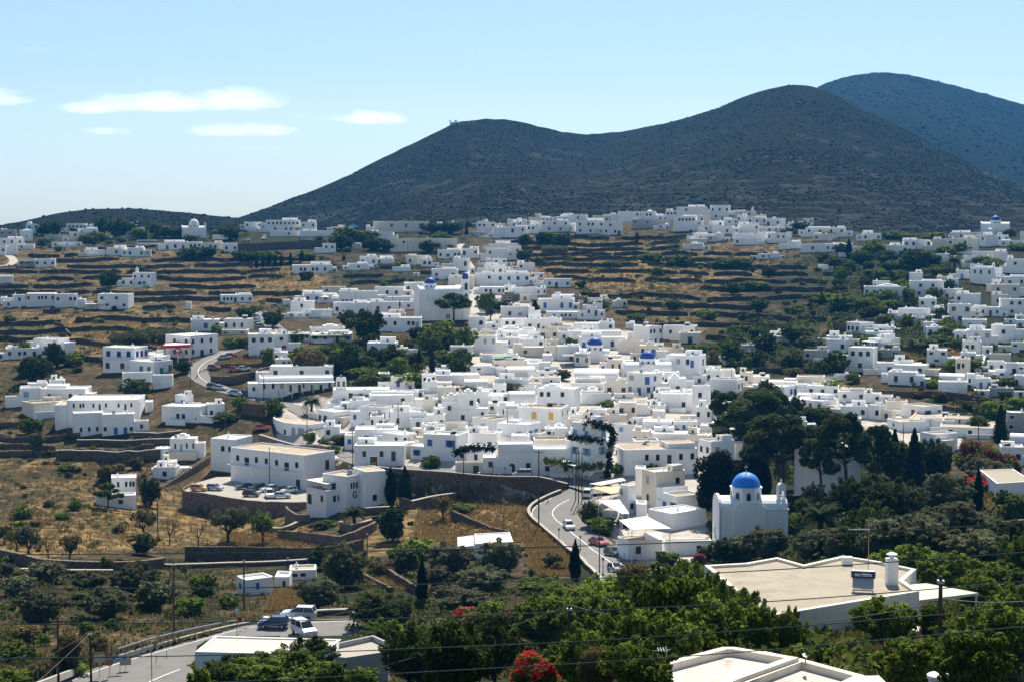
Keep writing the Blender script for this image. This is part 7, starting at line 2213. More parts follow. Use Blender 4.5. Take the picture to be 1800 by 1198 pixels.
# ---------------------------------------------------------------- antennas, solar heaters, satellite dishes
def antenna(q, h, label, arm=1.1):
    root = empty('antenna', q); m = MB(); m.tube([(0, 0, -.02), (0, 0, h)], [.028, .02], 6); m.build('mast', mat('pinkish rusted pipe', (.42, .28, .20), .6, .2, 4), root); m = MB(); m.tube([(-arm, 0, h - .1), (.15, 0, h - .1)], [.016, .016], 5)
    for i in range(9): x = -arm + i * arm / 8; m.tube([(x, -.18 - i * .015, h - .1), (x, .18 + i * .015, h - .1)], [.009, .009], 4)
    m.build('aerial', METAL, root); tag(root, label, 'antenna', 'television aerials')
antenna(Pz(1526, 1014, -22.2), 88 / ppm(Pz(1526, 1014, -22.2)), 'tall television aerial on the broad cream roof', 1.25)
antenna(Pz(1171, 1185, -16.3), 50 / ppm(Pz(1171, 1185, -16.3)), 'television aerial on the corner of the flaking white roof', .8)
antenna(Pz(1416, 1168, -16.4), 22 / ppm(Pz(1416, 1168, -16.4)), 'stub aerial on the dividing parapet of the flaking roofs', .1)
SIGNBACK = mat('collector back sheet', (.42, .40, .37), .5, .1, 2, .3)
def solar(q, rz, s, label, text=None, col_=None):
    root = empty('solar_water_heater', q, rz); root.scale = (s, s, s); m = MB()
    for x in (-.55, .55): m.box(x - .03, x + .03, -.5, .5, 0, .06); m.box(x - .03, x + .03, .35, .41, .06, .85); m.box(x - .03, x + .03, -.45, -.4, .06, .22)
    m.build('stand', METAL, root); m = MB(); m.add([(-.62, -.55, .18), (.62, -.55, .18), (.62, .28, .72), (-.62, .28, .72), (-.62, -.58, .10), (.62, -.58, .10), (.62, .25, .64), (-.62, .25, .64)], [(0, 1, 2, 3), (7, 6, 5, 4), (0, 4, 5, 1), (1, 5, 6, 2), (2, 6, 7, 3), (3, 7, 4, 0)]); m.build('collector', GLASS if not text else SIGNBACK, root)
    m = MB(); m.lathe([(0, -.72), (.2, -.72), (.25, -.68), (.25, .68), (.2, .72), (0, .72)], 14); t = m.build('tank', col_ or mat('white tank enamel', (.72, .73, .74), .3, .05, 2, .5), root, (0, .42, .9)); t.rotation_euler = (0, R(90), 0)
    if text: letters(text, .2, WHITEP, (0, .15, .9), (R(90), 0, 0), root)
    return root
r_ = solar(Pz(1517, 1040, -22.2) + Vector((0, 0, .1)), -.22, 1.02, '', 'MALTEZOS', mat('navy tank enamel', (.02, .035, .13), .3, .05, 2, .5)); tag(r_, 'navy blue solar water heater tank with white lettering on the cream roof', 'solar heater', 'solar water heaters')
for h, root, d, z in TANKS:
    mw = Matrix.Translation(h['o']) @ Matrix.Rotation(h['yaw'], 4, 'Z'); q = mw @ Vector((h['w'] * rnd.uniform(-.25, .25), d * .6, z + .01)); o = solar(q, h['yaw'] + rnd.uniform(-.3, .3), 1.25, '')
    THINGS.append([o, 'white rooftop solar water heater', 'solar heater', 'solar water heaters', [], (h['x0'] + h['x1']) / 2, h['yt']])
rq = random.Random(77)
cand = [h for h in HOUSES if 560 < h['yt'] < 870 and 'N' not in h['fl'] and 'V' not in h['fl'] and h['w'] > 4]
for i, h in enumerate(rq.sample(cand, 84)):
    mw = Matrix.Translation(h['o']) @ Matrix.Rotation(h['yaw'], 4, 'Z'); q = mw @ Vector((h['w'] * rq.uniform(-.35, .35), h['dp'] * rq.uniform(.35, .85), h['h'] - .4)); t = i % 4; px, py = proj(*q)
    if t == 0: o = solar(q, h['yaw'] + rq.uniform(-.4, .4), 1.1, ''); THINGS.append([o, 'small rooftop solar water heater', 'solar heater', 'solar water heaters', [], px, py])
    elif t == 1:
        o = empty('satellite_dish', q, rq.uniform(2.6, 3.6)); m = MB(); m.tube([(0, 0, -.1), (0, 0, .8)], [.04, .04], 6); m.build('mount', METAL, o); m = MB(); m.lathe([(.02, 0), (.3, .05), (.55, .2)], 14); b = m.build('dish', WHITEP, o, (0, .05, .85)); b.rotation_euler = (R(50), 0, 0); THINGS.append([o, 'white satellite dish', 'satellite dish', 'rooftop dishes', [], px, py])
    elif t == 2:
        o = empty('water_tank', q); m = MB(); m.lathe([(0, -.1), (.5, -.1), (.52, .1), (.5, .95), (.42, 1.05), (.15, 1.15), (0, 1.16)], 14); m.build('drum', mat('tank plastic', (.28, .30, .32), .5, .15, 2), o); m = MB(); m.lathe([(.16, 1.12), (.16, 1.24), (0, 1.25)], 10); m.build('lid', RUBBER, o); THINGS.append([o, 'grey round water tank', 'water tank', 'rooftop water tanks', [], px, py])
    else:
        o = empty('antenna', q); m = MB(); hh = rq.uniform(2, 3.2); m.tube([(0, 0, -.1), (0, 0, hh)], [.035, .03], 5); m.build('mast', METAL, o); m = MB(); m.box(-.7, .7, -.02, .02, hh - .2, hh - .16); m.box(-.5, .5, -.02, .02, hh - .6, hh - .56); m.build('aerial', METAL, o); THINGS.append([o, 'thin rooftop aerial', 'antenna', 'television aerials', [], px, py])
# Greek flag on the long hotel
q = Pd(485, 791, P(470, 815).y); q = P(486, 806); kf = ppm(q); f = empty('flag', q); m = MB(); m.tube([(0, 0, -1), (0, 0, 4.2)], [.05, .04], 6); m.build('pole', WHITEP, f)
m = MB()
for r in range(9):
    for cidx in range(6):
        x0, x1 = cidx * .3, cidx * .3 + .3; z1 = 4.1 - r * .14; y0, y1 = .12 * math.sin(cidx * 1.2), .12 * math.sin(cidx * 1.2 + 1.2)
        blue = r % 2 == 0
        if cidx < 3 and r < 5: blue = not (cidx == 1 or r == 2)
        m.add([(x0, y0, z1 - .14), (x1, y1, z1 - .14), (x1, y1, z1), (x0, y0, z1)], [(0, 1, 2, 3)], 0 if blue else 1)
m.build('cloth', [BLUE, WHITEP], f); tag(f, 'blue and white striped flag with a cross on the long hotel roof', 'flag')
# ---------------------------------------------------------------- vehicles
GLC = mat('car glass', (.02, .025, .03), .06, .1, 1, .6); TAIL = mat('red lamp plastic', (.35, .01, .01), .3, .05, 2, .5); HEADL = mat('headlamp plastic', (.75, .76, .76), .15, .03, 2, .6)
PAINT = {n: mat('car paint ' + n, c, .28, .04, 1, .5, coat=.6) for n, c in dict(white=(.72, .73, .74), silver=(.42, .45, .47), blue=(.022, .035, .16), red=(.38, .02, .015), yellow=(.72, .36, .02), dark=(.02, .024, .03), navy=(.015, .03, .075), paleblue=(.50, .58, .66), skyblue=(.12, .30, .55), grey=(.20, .21, .22)).items()}
CARM = {}
def carmeshes(kind):
    if kind in CARM: return CARM[kind]
    L_, Wd, Hh = dict(hatch=(3.7, 1.66, 1.48), sedan=(4.3, 1.72, 1.46), suv=(4.5, 1.82, 1.72), van=(4.2, 1.72, 1.85), box=(4.6, 1.9, 2.1))[kind]
    # side outlines: body and cabin, x forward
    if kind in ('van', 'box'): body = [(-.5, .25), (-.5, .62), (-.5, .64), (.28, .64), (.47, .52), (.5, .40), (.5, .22)]; cab = [(-.495, .60), (-.47, 1.0), (.12, 1.0), (.30, .62)]
    elif kind == 'sedan': body = [(-.5, .24), (-.5, .60), (-.44, .66), (.22, .66), (.44, .58), (.5, .46), (.5, .20)]; cab = [(-.40, .64), (-.24, 1.0), (.06, 1.0), (.24, .64)]
    else: body = [(-.5, .24), (-.5, .60), (-.49, .64), (.22, .64), (.44, .56), (.5, .44), (.5, .20)]; cab = [(-.49, .60), (-.40, .98), (-.34, 1.0), (.04, 1.0), (.26, .62)]
    def sect(pts, widths, m, zsc):
        n = len(pts)
        for s in (-1, 1): pass
        vs = [(x * L_, -w, z * zsc) for (x, z), w in zip(pts, widths)] + [(x * L_, w, z * zsc) for (x, z), w in zip(pts, widths)]
        m.add(vs, [tuple(range(n - 1, -1, -1)), tuple(range(n, 2 * n))] + [(i, (i + 1) % n, n + (i + 1) % n, n + i) for i in range(n)])
    w = Wd / 2; b = MB(); sect(body, [w * (.97 if z < .3 else 1 if z < .6 else .93) for x, z in body], b, Hh)
    g = MB(); sect(cab, [w * (.9 if z < .7 else .74) for x, z in cab], g, Hh * .985)
    rf = MB(); top_ = [c for c in cab if c[1] > .9]; x0, x1 = top_[0][0] * L_, top_[-1][0] * L_; rf.box(x0 - .02, x1 + .02, -w * .75, w * .75, Hh * .965, Hh)
    for s in (-1, 1):   # pillars
        for (xa, xb) in ((cab[0][0] + .004, cab[1][0]), (cab[-1][0] - .005, cab[-2][0])):
            rf.tube([(xa * L_, s * w * .9, Hh * .62), (xb * L_, s * w * .755, Hh * .97)], [.05, .045], 4)
        xm = (x0 + x1) / 2; rf.tube([(xm, s * w * .905, Hh * .62), (xm, s * w * .755, Hh * .97)], [.045, .04], 4)
    wh = MB(); wh.lathe([(0, -.1), (.2, -.1), (.30, -.09), (.315, -.06), (.315, .06), (.30, .09), (.2, .1), (0, .1)], 14)
    rim = MB(); rim.lathe([(0, .104), (.18, .103), (.2, .09)], 10); rim.lathe([(0, -.104), (.18, -.103), (.2, -.09)], 10)
    hl = MB(); hl.box(-.04, .05, -.2, .2, -.07, .07)
    CARM[kind] = (b.mesh('body'), g.mesh('windows'), rf.mesh('roof'), wh.mesh('tyre', True), rim.mesh('rim'), hl.mesh('lamp'), L_, Wd, Hh); return CARM[kind]
_cm = {}
def cm(kind, idx, m_):
    k = (kind, idx, m_.name)
    if k not in _cm: me = carmeshes(kind)[idx].copy(); me.materials.append(m_); _cm[k] = me
    return _cm[k]
def car(px, py, colr, head, kind, label, detail=True, dz=0.0):
    p = P(px, py); z = float(bil(H, p.x, p.y)); n = carmeshes(kind); Ll, Wd, Hh = n[6:]
    root = empty('parked_car' if kind != 'box' else 'delivery_van', (p.x, p.y, z + .05 + dz), R(head)); pm = PAINT[colr]
    e = 1.5   # fit the slope of the road along the car
    f = Vector((math.cos(R(head)), math.sin(R(head)), 0)); dzv = (float(bil(H, p.x + f.x * e, p.y + f.y * e)) - float(bil(H, p.x - f.x * e, p.y - f.y * e))) / (2 * e); root.rotation_euler = (0, -math.atan(max(-.2, min(.2, dzv))), R(head))
    link('body', cm(kind, 0, pm), None, root); link('windows', cm(kind, 1, GLC), None, root).name = 'glazing'; link('roof', cm(kind, 2, pm), None, root)
    for sx in (-.31, .31):
        for sy in (-1, 1):
            w = link('wheel', cm(kind, 3, RUBBER), None, root, (sx * Ll, sy * (Wd / 2 - .09), .315)); w.rotation_euler = (R(90), 0, 0)
            if detail: link('rim', cm(kind, 4, METAL), None, w)
    if detail:
        for sy in (-.36, .36):
            link('headlight', cm(kind, 5, HEADL), None, root, (Ll * .485, sy * Wd, Hh * .45)); link('tail_light', cm(kind, 5, TAIL), None, root, (-Ll * .492, sy * Wd * 1.05, Hh * .52)).scale = (.6, .5, 1)
        m = MB(); m.box(-.02, .02, -.26, .26, -.055, .055); m.build('number_plate', WHITEP, root, (Ll * .5 + .005, 0, Hh * .27))
    tag(root, label, 'van' if kind in ('van', 'box') else 'car', 'cars and vans on the roads'); return root
for a in ((481, 1103, 'blue', 178, 'hatch', 'dark blue hatchback on the near road beside the white car'), (525, 1088, 'white', 176, 'suv', 'white sports utility car behind the dark blue hatchback'), (534, 1117, 'white', -58, 'van', 'small white van half hidden behind the oleander'),
          (1000, 929, 'white', -80, 'hatch', 'white hatchback with a red roof load coming down the lower road'), (1052, 958, 'red', -62, 'sedan', 'red and black estate car parked beside the restaurant deck'), (1078, 977, 'dark', -62, 'hatch', 'dark car tucked in front of the red car'), (1083, 1006, 'silver', -72, 'hatch', 'small silver car with dark windscreen, lowest on the lower road'),
          (1034, 872, 'white', 80, 'suv', 'white car seen from behind at the top of the lower road'), (918, 839, 'silver', 180, 'van', 'silver panel van parked above the retaining wall'),
          (350, 862, 'yellow', -10, 'hatch', 'yellow hatchback in the car park'), (378, 861, 'silver', -18, 'hatch', 'silver hatchback beside the yellow car'), (430, 859, 'navy', -150, 'sedan', 'dark blue car under the hotel wall beside a tree shadow'), (452, 860, 'dark', -140, 'hatch', 'black car under the hotel wall behind the blue car'), (474, 863, 'paleblue', -140, 'sedan', 'pale blue car under the hotel wall'), (492, 865, 'dark', -140, 'sedan', 'dark car under the hotel wall beside the white one'), (508, 866, 'white', -145, 'hatch', 'white hatchback under the hotel wall beside the grey door'),
          (442, 872, 'dark', -12, 'hatch', 'black hatchback at the front of the car park'), (474, 874, 'white', -75, 'van', 'white van at the front edge of the car park'), (494, 875, 'paleblue', 8, 'sedan', 'pale estate car at the corner of the car park wall'),
          (460, 755, 'red', -6, 'sedan', 'red car on the lane behind the long hotel'), (414, 694, 'skyblue', -10, 'sedan', 'bright blue car on the upper road'), (436, 695, 'dark', -20, 'hatch', 'black car close to the bright blue car'), (386, 685, 'silver', -12, 'sedan', 'silver car on the road beside the stone wall'), (375, 682, 'dark', -15, 'hatch', 'dark car on the road below the green-shuttered house'),
          (412, 652, 'red', -10, 'hatch', 'red hatchback on the earth lot beside a white car'), (430, 651, 'white', 20, 'hatch', 'white hatchback on the earth lot beside a red car'), (376, 649, 'red', 0, 'hatch', 'red car by the roadside wall under a bare tree'), (395, 631, 'silver', 10, 'sedan', 'silver car by the upper bend'), (407, 628, 'red', 15, 'hatch', 'red car behind the silver car at the upper bend'), (266, 622, 'white', 5, 'hatch', 'white car behind the blue balcony house'),
          (451, 559, 'white', 75, 'hatch', 'white car first in the roadside row above the bend'), (453, 566, 'white', 75, 'hatch', 'white car second in the roadside row above the bend'), (456, 576, 'silver', 75, 'suv', 'silver car last in the roadside row above the bend'), (466, 556, 'navy', -100, 'hatch', 'dark blue car on the upper straight'), (476, 561, 'grey', -100, 'hatch', 'grey car on the upper straight below the palms'),
          (433, 424, 'white', 0, 'sedan', 'white car on the ridge lot by the lorry'), (530, 423, 'silver', 0, 'hatch', 'first silver car behind the mauve wall'), (541, 423, 'white', 0, 'hatch', 'white car behind the mauve wall'), (556, 423, 'silver', 0, 'hatch', 'second silver car behind the mauve wall near the trees'), (569, 423, 'white', 0, 'hatch', 'white car at the tree end of the mauve wall'),
          (117, 443, 'silver', 0, 'sedan', 'lone silver car on the ridge road'), (198, 447, 'white', 0, 'sedan', 'white car in front of a long low white house'), (464, 421, 'white', -90, 'box', 'white van facing outward on the ridge lot'), (1137, 632, 'grey', 0, 'hatch', 'grey car between white walls beyond the blue domes')):
    car(*a, detail=ppm(P(a[0], a[1])) > 4)
def bigbox(px, py, L_, h, w, label, cat, name, bus):
    p = P(px, py); root = empty(name, (p.x, p.y, p.z), R(-2)); m = MB(); m.box(-L_ / 2, L_ / 2 - (0 if bus else 2.3), -w / 2, w / 2, .6, h); m.build('body' if bus else 'cargo_box', PAINT['white'], root)
    if bus: m = MB(); m.box(-L_ / 2 + .3, L_ / 2 - .3, -w / 2 - .01, w / 2 + .01, h * .52, h * .86); m.box(L_ / 2 - .2, L_ / 2 + .01, -w / 2 + .15, w / 2 - .15, h * .45, h * .88); m.build('glazing', GLC, root)
    else: m = MB(); m.box(L_ / 2 - 2.2, L_ / 2, -w / 2, w / 2, .6, h * .82); c = m.build('cab', PAINT['white'], root); m = MB(); m.box(L_ / 2 - 1.5, L_ / 2 - .4, -w / 2 - .01, w / 2 + .01, h * .52, h * .74); m.build('cab_window', GLC, c)
    for x in (-L_ * .3, L_ * .32):
        for s in (-1, 1): m = MB(); m.lathe([(0, -.14), (.42, -.14), (.48, -.1), (.48, .1), (.42, .14), (0, .14)], 12); o = m.build('wheel', RUBBER, root, (x, s * (w / 2 - .14), .48)); o.rotation_euler = (R(90), 0, 0)
    tag(root, label, cat)
bigbox(259, 432, 10.5, 3.1, 2.5, 'white coach parked on the ridge among trees', 'bus', 'coach', True); bigbox(388, 423, 8.5, 3.3, 2.4, 'white box lorry parked above the long mauve wall', 'lorry', 'box_lorry', False)
def bike(px, py, head, m_, label, quad=False):
    p = P(px, py); root = empty('motorbike' if not quad else 'quad_bike', (p.x, p.y, float(bil(H, p.x, p.y)) + .06), R(head)); m = MB(); m.tube([(-.55, 0, .55), (-.3, 0, .75), (.1, 0, .72), (.45, 0, .95)], [.12, .15, .16, .08], 8); m.tube([(-.2, 0, .35), (.25, 0, .4)], [.16, .14], 8); m.build('body', m_, root); m = MB(); m.box(-.65, .0, -.14, .14, .78, .86); m.build('seat', RUBBER, root); m = MB(); m.tube([(.42, -.35, 1.02), (.45, 0, .98), (.42, .35, 1.02)], [.02, .03, .02], 6); m.tube([(.42, 0, .95), (.66, 0, .3)], [.03, .03], 6); m.build('handlebar', METAL, root)
    for x in (-.62, .66):
        for s in ((-.38, .38) if quad else (0,)):
            m = MB(); m.lathe([(.1, -.05), (.26, -.06), (.3, -.04), (.3, .04), (.26, .06), (.1, .05)], 12); o = m.build('wheel', RUBBER, root, (x, s, .3)); o.rotation_euler = (R(90), 0, 0)
    tag(root, label, 'motorbike' if not quad else 'quad bike', 'bikes along the road')
bike(812, 836, 10, DARKM, 'dark motorbike parked by the white wall gate'); bike(843, 838, 0, PAINT['red'], 'red quad bike parked by the white wall', True); bike(879, 839, 20, DARKM, 'dark motorbike parked behind the silver van'); bike(1099, 982, -70, DARKM, 'dark motorbike beside the restaurant deck')
# ---------------------------------------------------------------- near road furniture
def guard_rail(pts, label):
    c = catmull([P(x, y) for x, y in pts], 1.6); root = empty('guard_rail', c[0]); o = c[0]; m = MB(); V = []
    prof = [(0, .50), (.05, .56), (0, .62), (.05, .69), (0, .74)]
    for i, p in enumerate(c):
        a, b = c[max(i - 1, 0)], c[min(i + 1, len(c) - 1)]; t = (b - a); t.z = 0; t.normalize(); nn = Vector((t.y, -t.x, 0)); V += [tuple(p - o + nn * y + Vector((0, 0, z))) for y, z in prof]
    m.add(V, [(i * 5 + k, i * 5 + 5 + k, i * 5 + 6 + k, i * 5 + 1 + k) for i in range(len(c) - 1) for k in range(4)]); m.build('rail', METAL, root)
    for i in range(0, len(c), 2): m = MB(); q = c[i] - o; m.box(q.x - .05, q.x + .05, q.y + .02, q.y + .12, q.z - .5, q.z + .72); m.build('post', METAL, root)
    tag(root, label, 'guard rail')
guard_rail([(208, 1149), (260, 1134), (290, 1126), (340, 1113), (400, 1101), (427, 1097)], 'galvanised guard rail along the near road bend')
c = catmull([P(x, y) for x, y in ((60, 1207), (130, 1178), (200, 1157), (290, 1131), (400, 1103), (440, 1096))], 2); m = MB(); V = []
for i, p in enumerate(c):
    a, b = c[max(i - 1, 0)], c[min(i + 1, len(c) - 1)]; t = b - a; t.z = 0; t.normalize(); nn = Vector((t.y, -t.x, 0)); V += [tuple(p + nn * y + Vector((0, 0, z))) for y, z in ((-.2, -.4), (-.2, .3), (.2, .3), (.2, -.4))]
m.add(V, [(i * 4 + k, i * 4 + 4 + k, i * 4 + 5 + k, i * 4 + 1 + k) for i in range(len(c) - 1) for k in range(3)]); tag(m.build('kerb', CONC), kind='structure')
SIGNB = mat('blue sign enamel', (.02, .12, .34), .4, .05, 2, .4); SIGNK = mat('back of a road sign', (.33, .31, .30), .5, .1, 2, .3); SIGNR = mat('rusty back of a road sign', (.28, .12, .06), .7, .2, 3)
def sign(px, yb, yt, shape, m_, label):
    p = P(px, yb); k = ppm(p); h = (yb - yt) / k; root = empty('road_sign', p, -math.atan2(p.x, p.y)); m = MB(); m.tube([(0, .05, -.5), (0, .05, h)], [.035, .035], 6); m.build('post', METAL, root); m = MB()
    if shape == 'arrow': m.add([(x, y, z) for y in (-.03, 0) for x, z in ((-.95, h - .25), (-.65, h - .5), (.6, h - .5), (.75, h - .25), (.6, h), (-.65, h))], [(0, 1, 2, 3, 4, 5), (11, 10, 9, 8, 7, 6)] + [(i, 6 + i, 6 + (i + 1) % 6, (i + 1) % 6) for i in range(6)])
    elif shape == 'oct': m.add([(x, y, z) for y in (-.03, 0) for x, z in [(.42 * math.cos(R(22.5 + 45 * i)), h - .42 + .42 * math.sin(R(22.5 + 45 * i))) for i in range(8)]], [tuple(range(8)), tuple(range(15, 7, -1))] + [(i, 8 + i, 8 + (i + 1) % 8, (i + 1) % 8) for i in range(8)])
    elif shape == 'disc': m.add([(x, y, z) for y in (-.04, 0) for x, z in [(.3 * math.cos(R(20 * i)), h - .3 + .3 * math.sin(R(20 * i))) for i in range(18)]], [tuple(range(18)), tuple(range(35, 17, -1))] + [(i, 18 + i, 18 + (i + 1) % 18, (i + 1) % 18) for i in range(18)])
    else: m.box(-.6, .6, -.03, 0, h - .75, h)
    pn = m.build('panel', m_, root)
    if shape == 'arrow': m = MB(); m.box(-.5, .5, -.04, -.032, h - .2, h - .12); m.box(-.5, .35, -.04, -.032, h - .38, h - .31); m.build('lettering', WHITEP, pn)
    tag(root, label, 'road sign', 'road signs at the junction')
sign(211, 1182, 1150, 'arrow', SIGNB, 'blue arrow-shaped direction sign at the near junction'); sign(193, 1190, 1156, 'oct', SIGNR, 'rusty octagonal sign seen from behind at the junction'); sign(221, 1178, 1156, 'rect', SIGNK, 'grey rectangular sign seen from behind beside the blue arrow sign'); sign(175, 1190, 1150, 'rect', SIGNK, 'grey sign board behind the road pole at the junction')
sign(417, 1138, 1068, 'disc', mat('traffic mirror', (.62, .64, .66), .15, .03, 2, .6), 'round white traffic mirror on a tall post beside the near road'); sign(422, 1112, 1082, 'disc', TAIL, 'small red round road sign by the guard rail end'); sign(100, 1185, 1163, 'disc', TAIL, 'small red round sign behind the near pole'); sign(183, 1158, 1152, 'arrow', SIGNB, 'small blue sign low behind the kerb')
for i, (x, yb, yt) in enumerate(((267, 1200, 1144), (275, 1163, 1150), (293, 1156, 1143))):
    p = P(x, yb); k = ppm(p); m = MB(); m.tube([(0, 0, -.4), (0, 0, (yb - yt) / k)], [.04, .035], 6); o = m.build('marker_post', SIGNR, None, p); tag(o, ['tall thin rusty post beside the lane', 'short rusty marker post on the traffic island', 'short rusty marker post nearer the guard rail'][i], 'post')
# café parasols
for i, (x, y) in enumerate(((546, 519), (557, 517), (571, 520), (590, 519))):
    p = P(x, y + 12); k = ppm(p); root = empty('parasol', p); m = MB(); m.tube([(0, 0, 0), (0, 0, 2.7)], [.04, .03], 6); m.build('pole', WHITEP, root); m = MB(); m.lathe([(1.7, 2.15), (1.68, 2.3), (.05, 2.9), (0, 2.92)], 8); m.build('canopy', CANVAS, root); THINGS.append([root, 'white café parasol', 'parasol', 'café parasols', [], x, y])
# outside stair by the hotel and white garden steps
def steps(a, b, n, w, label, m_=WALL):
    p0, p1 = P(*a), P(*b); t = p1 - p0; hz = Vector((t.x, t.y, 0)); L_ = hz.length; d = hz.normalized(); s = Vector((-d.y, d.x, 0)); m = MB()
    for i in range(n):
        q = p0 + hz * (i / n); q2 = p0 + hz * ((i + 1) / n); z1 = max(p0.z + t.z * (i + 1) / n, p0.z + .17 * (i + 1)); z0 = p0.z - 1.5
        c = [q - s * w / 2, q2 - s * w / 2, q2 + s * w / 2, q + s * w / 2]; m.add([(v.x, v.y, z0) for v in c] + [(v.x, v.y, z1) for v in c], [(0, 3, 2, 1), (4, 5, 6, 7), (0, 1, 5, 4), (1, 2, 6, 5), (2, 3, 7, 6), (3, 0, 4, 7)])
    o = m.build('outside_stairs', m_); tag(o, label, 'stairs')
steps((282, 856), (366, 811), 26, 1.4, 'long dark stone stairway with pale treads climbing to the long hotel', STONEL); steps((1218, 738), (1240, 722), 10, 2.2, 'curved white stairway at the foot of the tall blank tower house')
steps((258, 746), (268, 728), 8, 1.2, 'stone steps beside the blue-railed white house', STONEL)
# ---------------------------------------------------------------- one walker by the main road
def person(px, py, h, shirt, trousers, label, head=0):
    p = P(px, py); me = bpy.data.meshes.new('person'); J = dict(pel=(0, 0, .53), ch=(0, 0, .72), nk=(0, 0, .83), hd=(0, .01, .9), tp=(0, .01, .96), ls=(-.1, 0, .8), le=(-.13, -.02, .64), lh=(-.13, .05, .5), rs=(.1, 0, .8), re=(.14, .02, .64), rh=(.13, -.04, .5), lk=(-.05, -.06, .28), la=(-.05, -.03, .03), rk=(.05, .04, .28), ra=(.05, .1, .04), lt=(-.05, -.10, .01), rt=(.05, .03, .012), lp=(-.05, 0, .5), rp=(.05, 0, .5))
    nm = list(J); E = [('pel', 'ch'), ('ch', 'nk'), ('nk', 'hd'), ('hd', 'tp'), ('nk', 'ls'), ('ls', 'le'), ('le', 'lh'), ('nk', 'rs'), ('rs', 're'), ('re', 'rh'), ('pel', 'lp'), ('lp', 'lk'), ('lk', 'la'), ('la', 'lt'), ('pel', 'rp'), ('rp', 'rk'), ('rk', 'ra'), ('ra', 'rt')]
    me.from_pydata([tuple(c * h for c in J[k]) for k in nm], [(nm.index(a), nm.index(b)) for a, b in E], []); o = bpy.data.objects.new('person', me); COL.objects.link(o); o.location = p; o.rotation_euler = (0, 0, head)
    sk = o.modifiers.new('Skin', 'SKIN'); rad = dict(pel=.075, ch=.085, nk=.035, hd=.055, tp=.045, ls=.045, rs=.045, le=.03, re=.03, lh=.02, rh=.02, lk=.038, rk=.038, la=.026, ra=.026, lt=.02, rt=.02, lp=.06, rp=.06)
    for i, k in enumerate(nm): me.skin_vertices[0].data[i].radius = (rad[k] * h, rad[k] * h)
    me.skin_vertices[0].data[0].use_root = True; o.modifiers.new('Subd', 'SUBSURF').levels = 1; bpy.context.view_layer.update()
    m2 = bpy.data.meshes.new_from_object(o.evaluated_get(bpy.context.evaluated_depsgraph_get())); o.modifiers.clear(); o.data = m2
    for m_ in (shirt, trousers, mat('skin', (.42, .24, .16), .6, .05, 3), mat('dark hair', (.03, .02, .015), .8, .1, 3)): m2.materials.append(m_)
    for f in m2.polygons:
        z = f.center.z / h; x = abs(f.center.x) / h; f.material_index = 3 if z > .93 else 2 if z > .84 or (x > .1 and z < .66) else 0 if z > .52 else 1; f.use_smooth = True
    tag(o, label, 'person')
person(868, 842, 1.7, mat('pink white cotton', (.62, .48, .46), .9, .05, 3), mat('red cotton', (.35, .05, .05), .9, .1, 3), 'person in a pale top and red shorts walking by the road wall')
# far chapel on the hill top and small far houses
m = MB(); q = Pd(803, 217, 1690); q = Vector((q.x, q.y, q.z)); root = empty('hilltop_chapel', q - Vector((0, 0, 5))); m.box(-7, 5, -2, 4, 0, 6); m.build('wall', WALL, root); m = MB(); m.lathe([(2, 6), (2, 7)] + [(2 * math.cos(t), 7 + 2 * math.sin(t)) for t in [i * math.pi / 12 for i in range(7)]], 12, (-1, 1, 0)); m.build('dome', WALL, root); m = MB(); m.box(-7.5, -6.2, -1, 0, 6.001, 8.5); m.build('belfry', WALL, root); tag(root, 'tiny white chapel on the middle hill summit', 'chapel')
# creepers on the house fronts
def creeper(pts, n, sz, label, matl):
    rg = np.random.default_rng(abs(int(pts[0][0] * 10))); pos = []
    c = [Vector(p) for p in pts]; cc = catmull(c, .4); 
    for i in range(n): q = cc[rg.integers(len(cc))]; pos.append((q.x + rg.normal() * .35, q.y + rg.normal() * .22, q.z + rg.normal() * .4))
    pos = np.array(pos); me = quads('foliage', pos, rg.normal(size=(n, 3)) + [0, -.6, .3], rg.uniform(.15, .4, n) * sz, rg, [matl]); root = empty('creeper', c[0]); o = link('foliage', me, None, root); o.location = -c[0]
    m = MB(); m.tube([v - c[0] for v in cc], [.05] * len(cc), 5); m.build('stem', BARK, root); tag(root, label, 'creeper')
def onfront(px, py, D): return Pd(px, py, D)
_vh = [h for h in HOUSES if abs(h['x0'] - (740 + 1130 / 4.278)) < 1 and abs(h['yt'] - (560 + 784 / 4.278)) < 1][0]; D0 = _vh['o'].y - .8
creeper([onfront(1066, 838, D0 - 2), onfront(1070, 815, D0 - 2), onfront(1072, 790, D0 - 2), onfront(1078, 770, D0 - 2), onfront(1072, 752, D0 - 1), onfront(1050, 746, D0 - 1), onfront(1030, 743, D0)], 1500, 1.3, 'dark creeper climbing the corner of the tall house and along its roof', LEAF['cypress'])
creeper([onfront(1000, 767, D0), onfront(1020, 770, D0 - 1), onfront(1042, 772, D0 - 2), onfront(1060, 776, D0 - 2)], 500, 1.1, 'dark creeper along the upper balconies of the tall house', LEAF['cypress'])
creeper([onfront(958, 808, D0 - 4), onfront(985, 813, D0 - 4), onfront(1010, 818, D0 - 4), onfront(1040, 820, D0 - 4), onfront(1060, 815, D0 - 4)], 900, 1.2, 'yellow-green creeper on the awning edge beside the close-set poles', LEAF['green'])
creeper([onfront(800, 795, 338), onfront(820, 788, 338), onfront(845, 786, 338), onfront(868, 788, 338)], 800, 1.2, 'dark vine pergola on a white house front above the road', LEAF['cypress'])
creeper([onfront(548, 591, P(570, 601).y - 2.5), onfront(575, 589, P(570, 601).y - 2.5), onfront(606, 590, P(570, 601).y - 2.5)], 500, 1.2, 'green vine along the porch edge of a low white house', LEAF['green'])
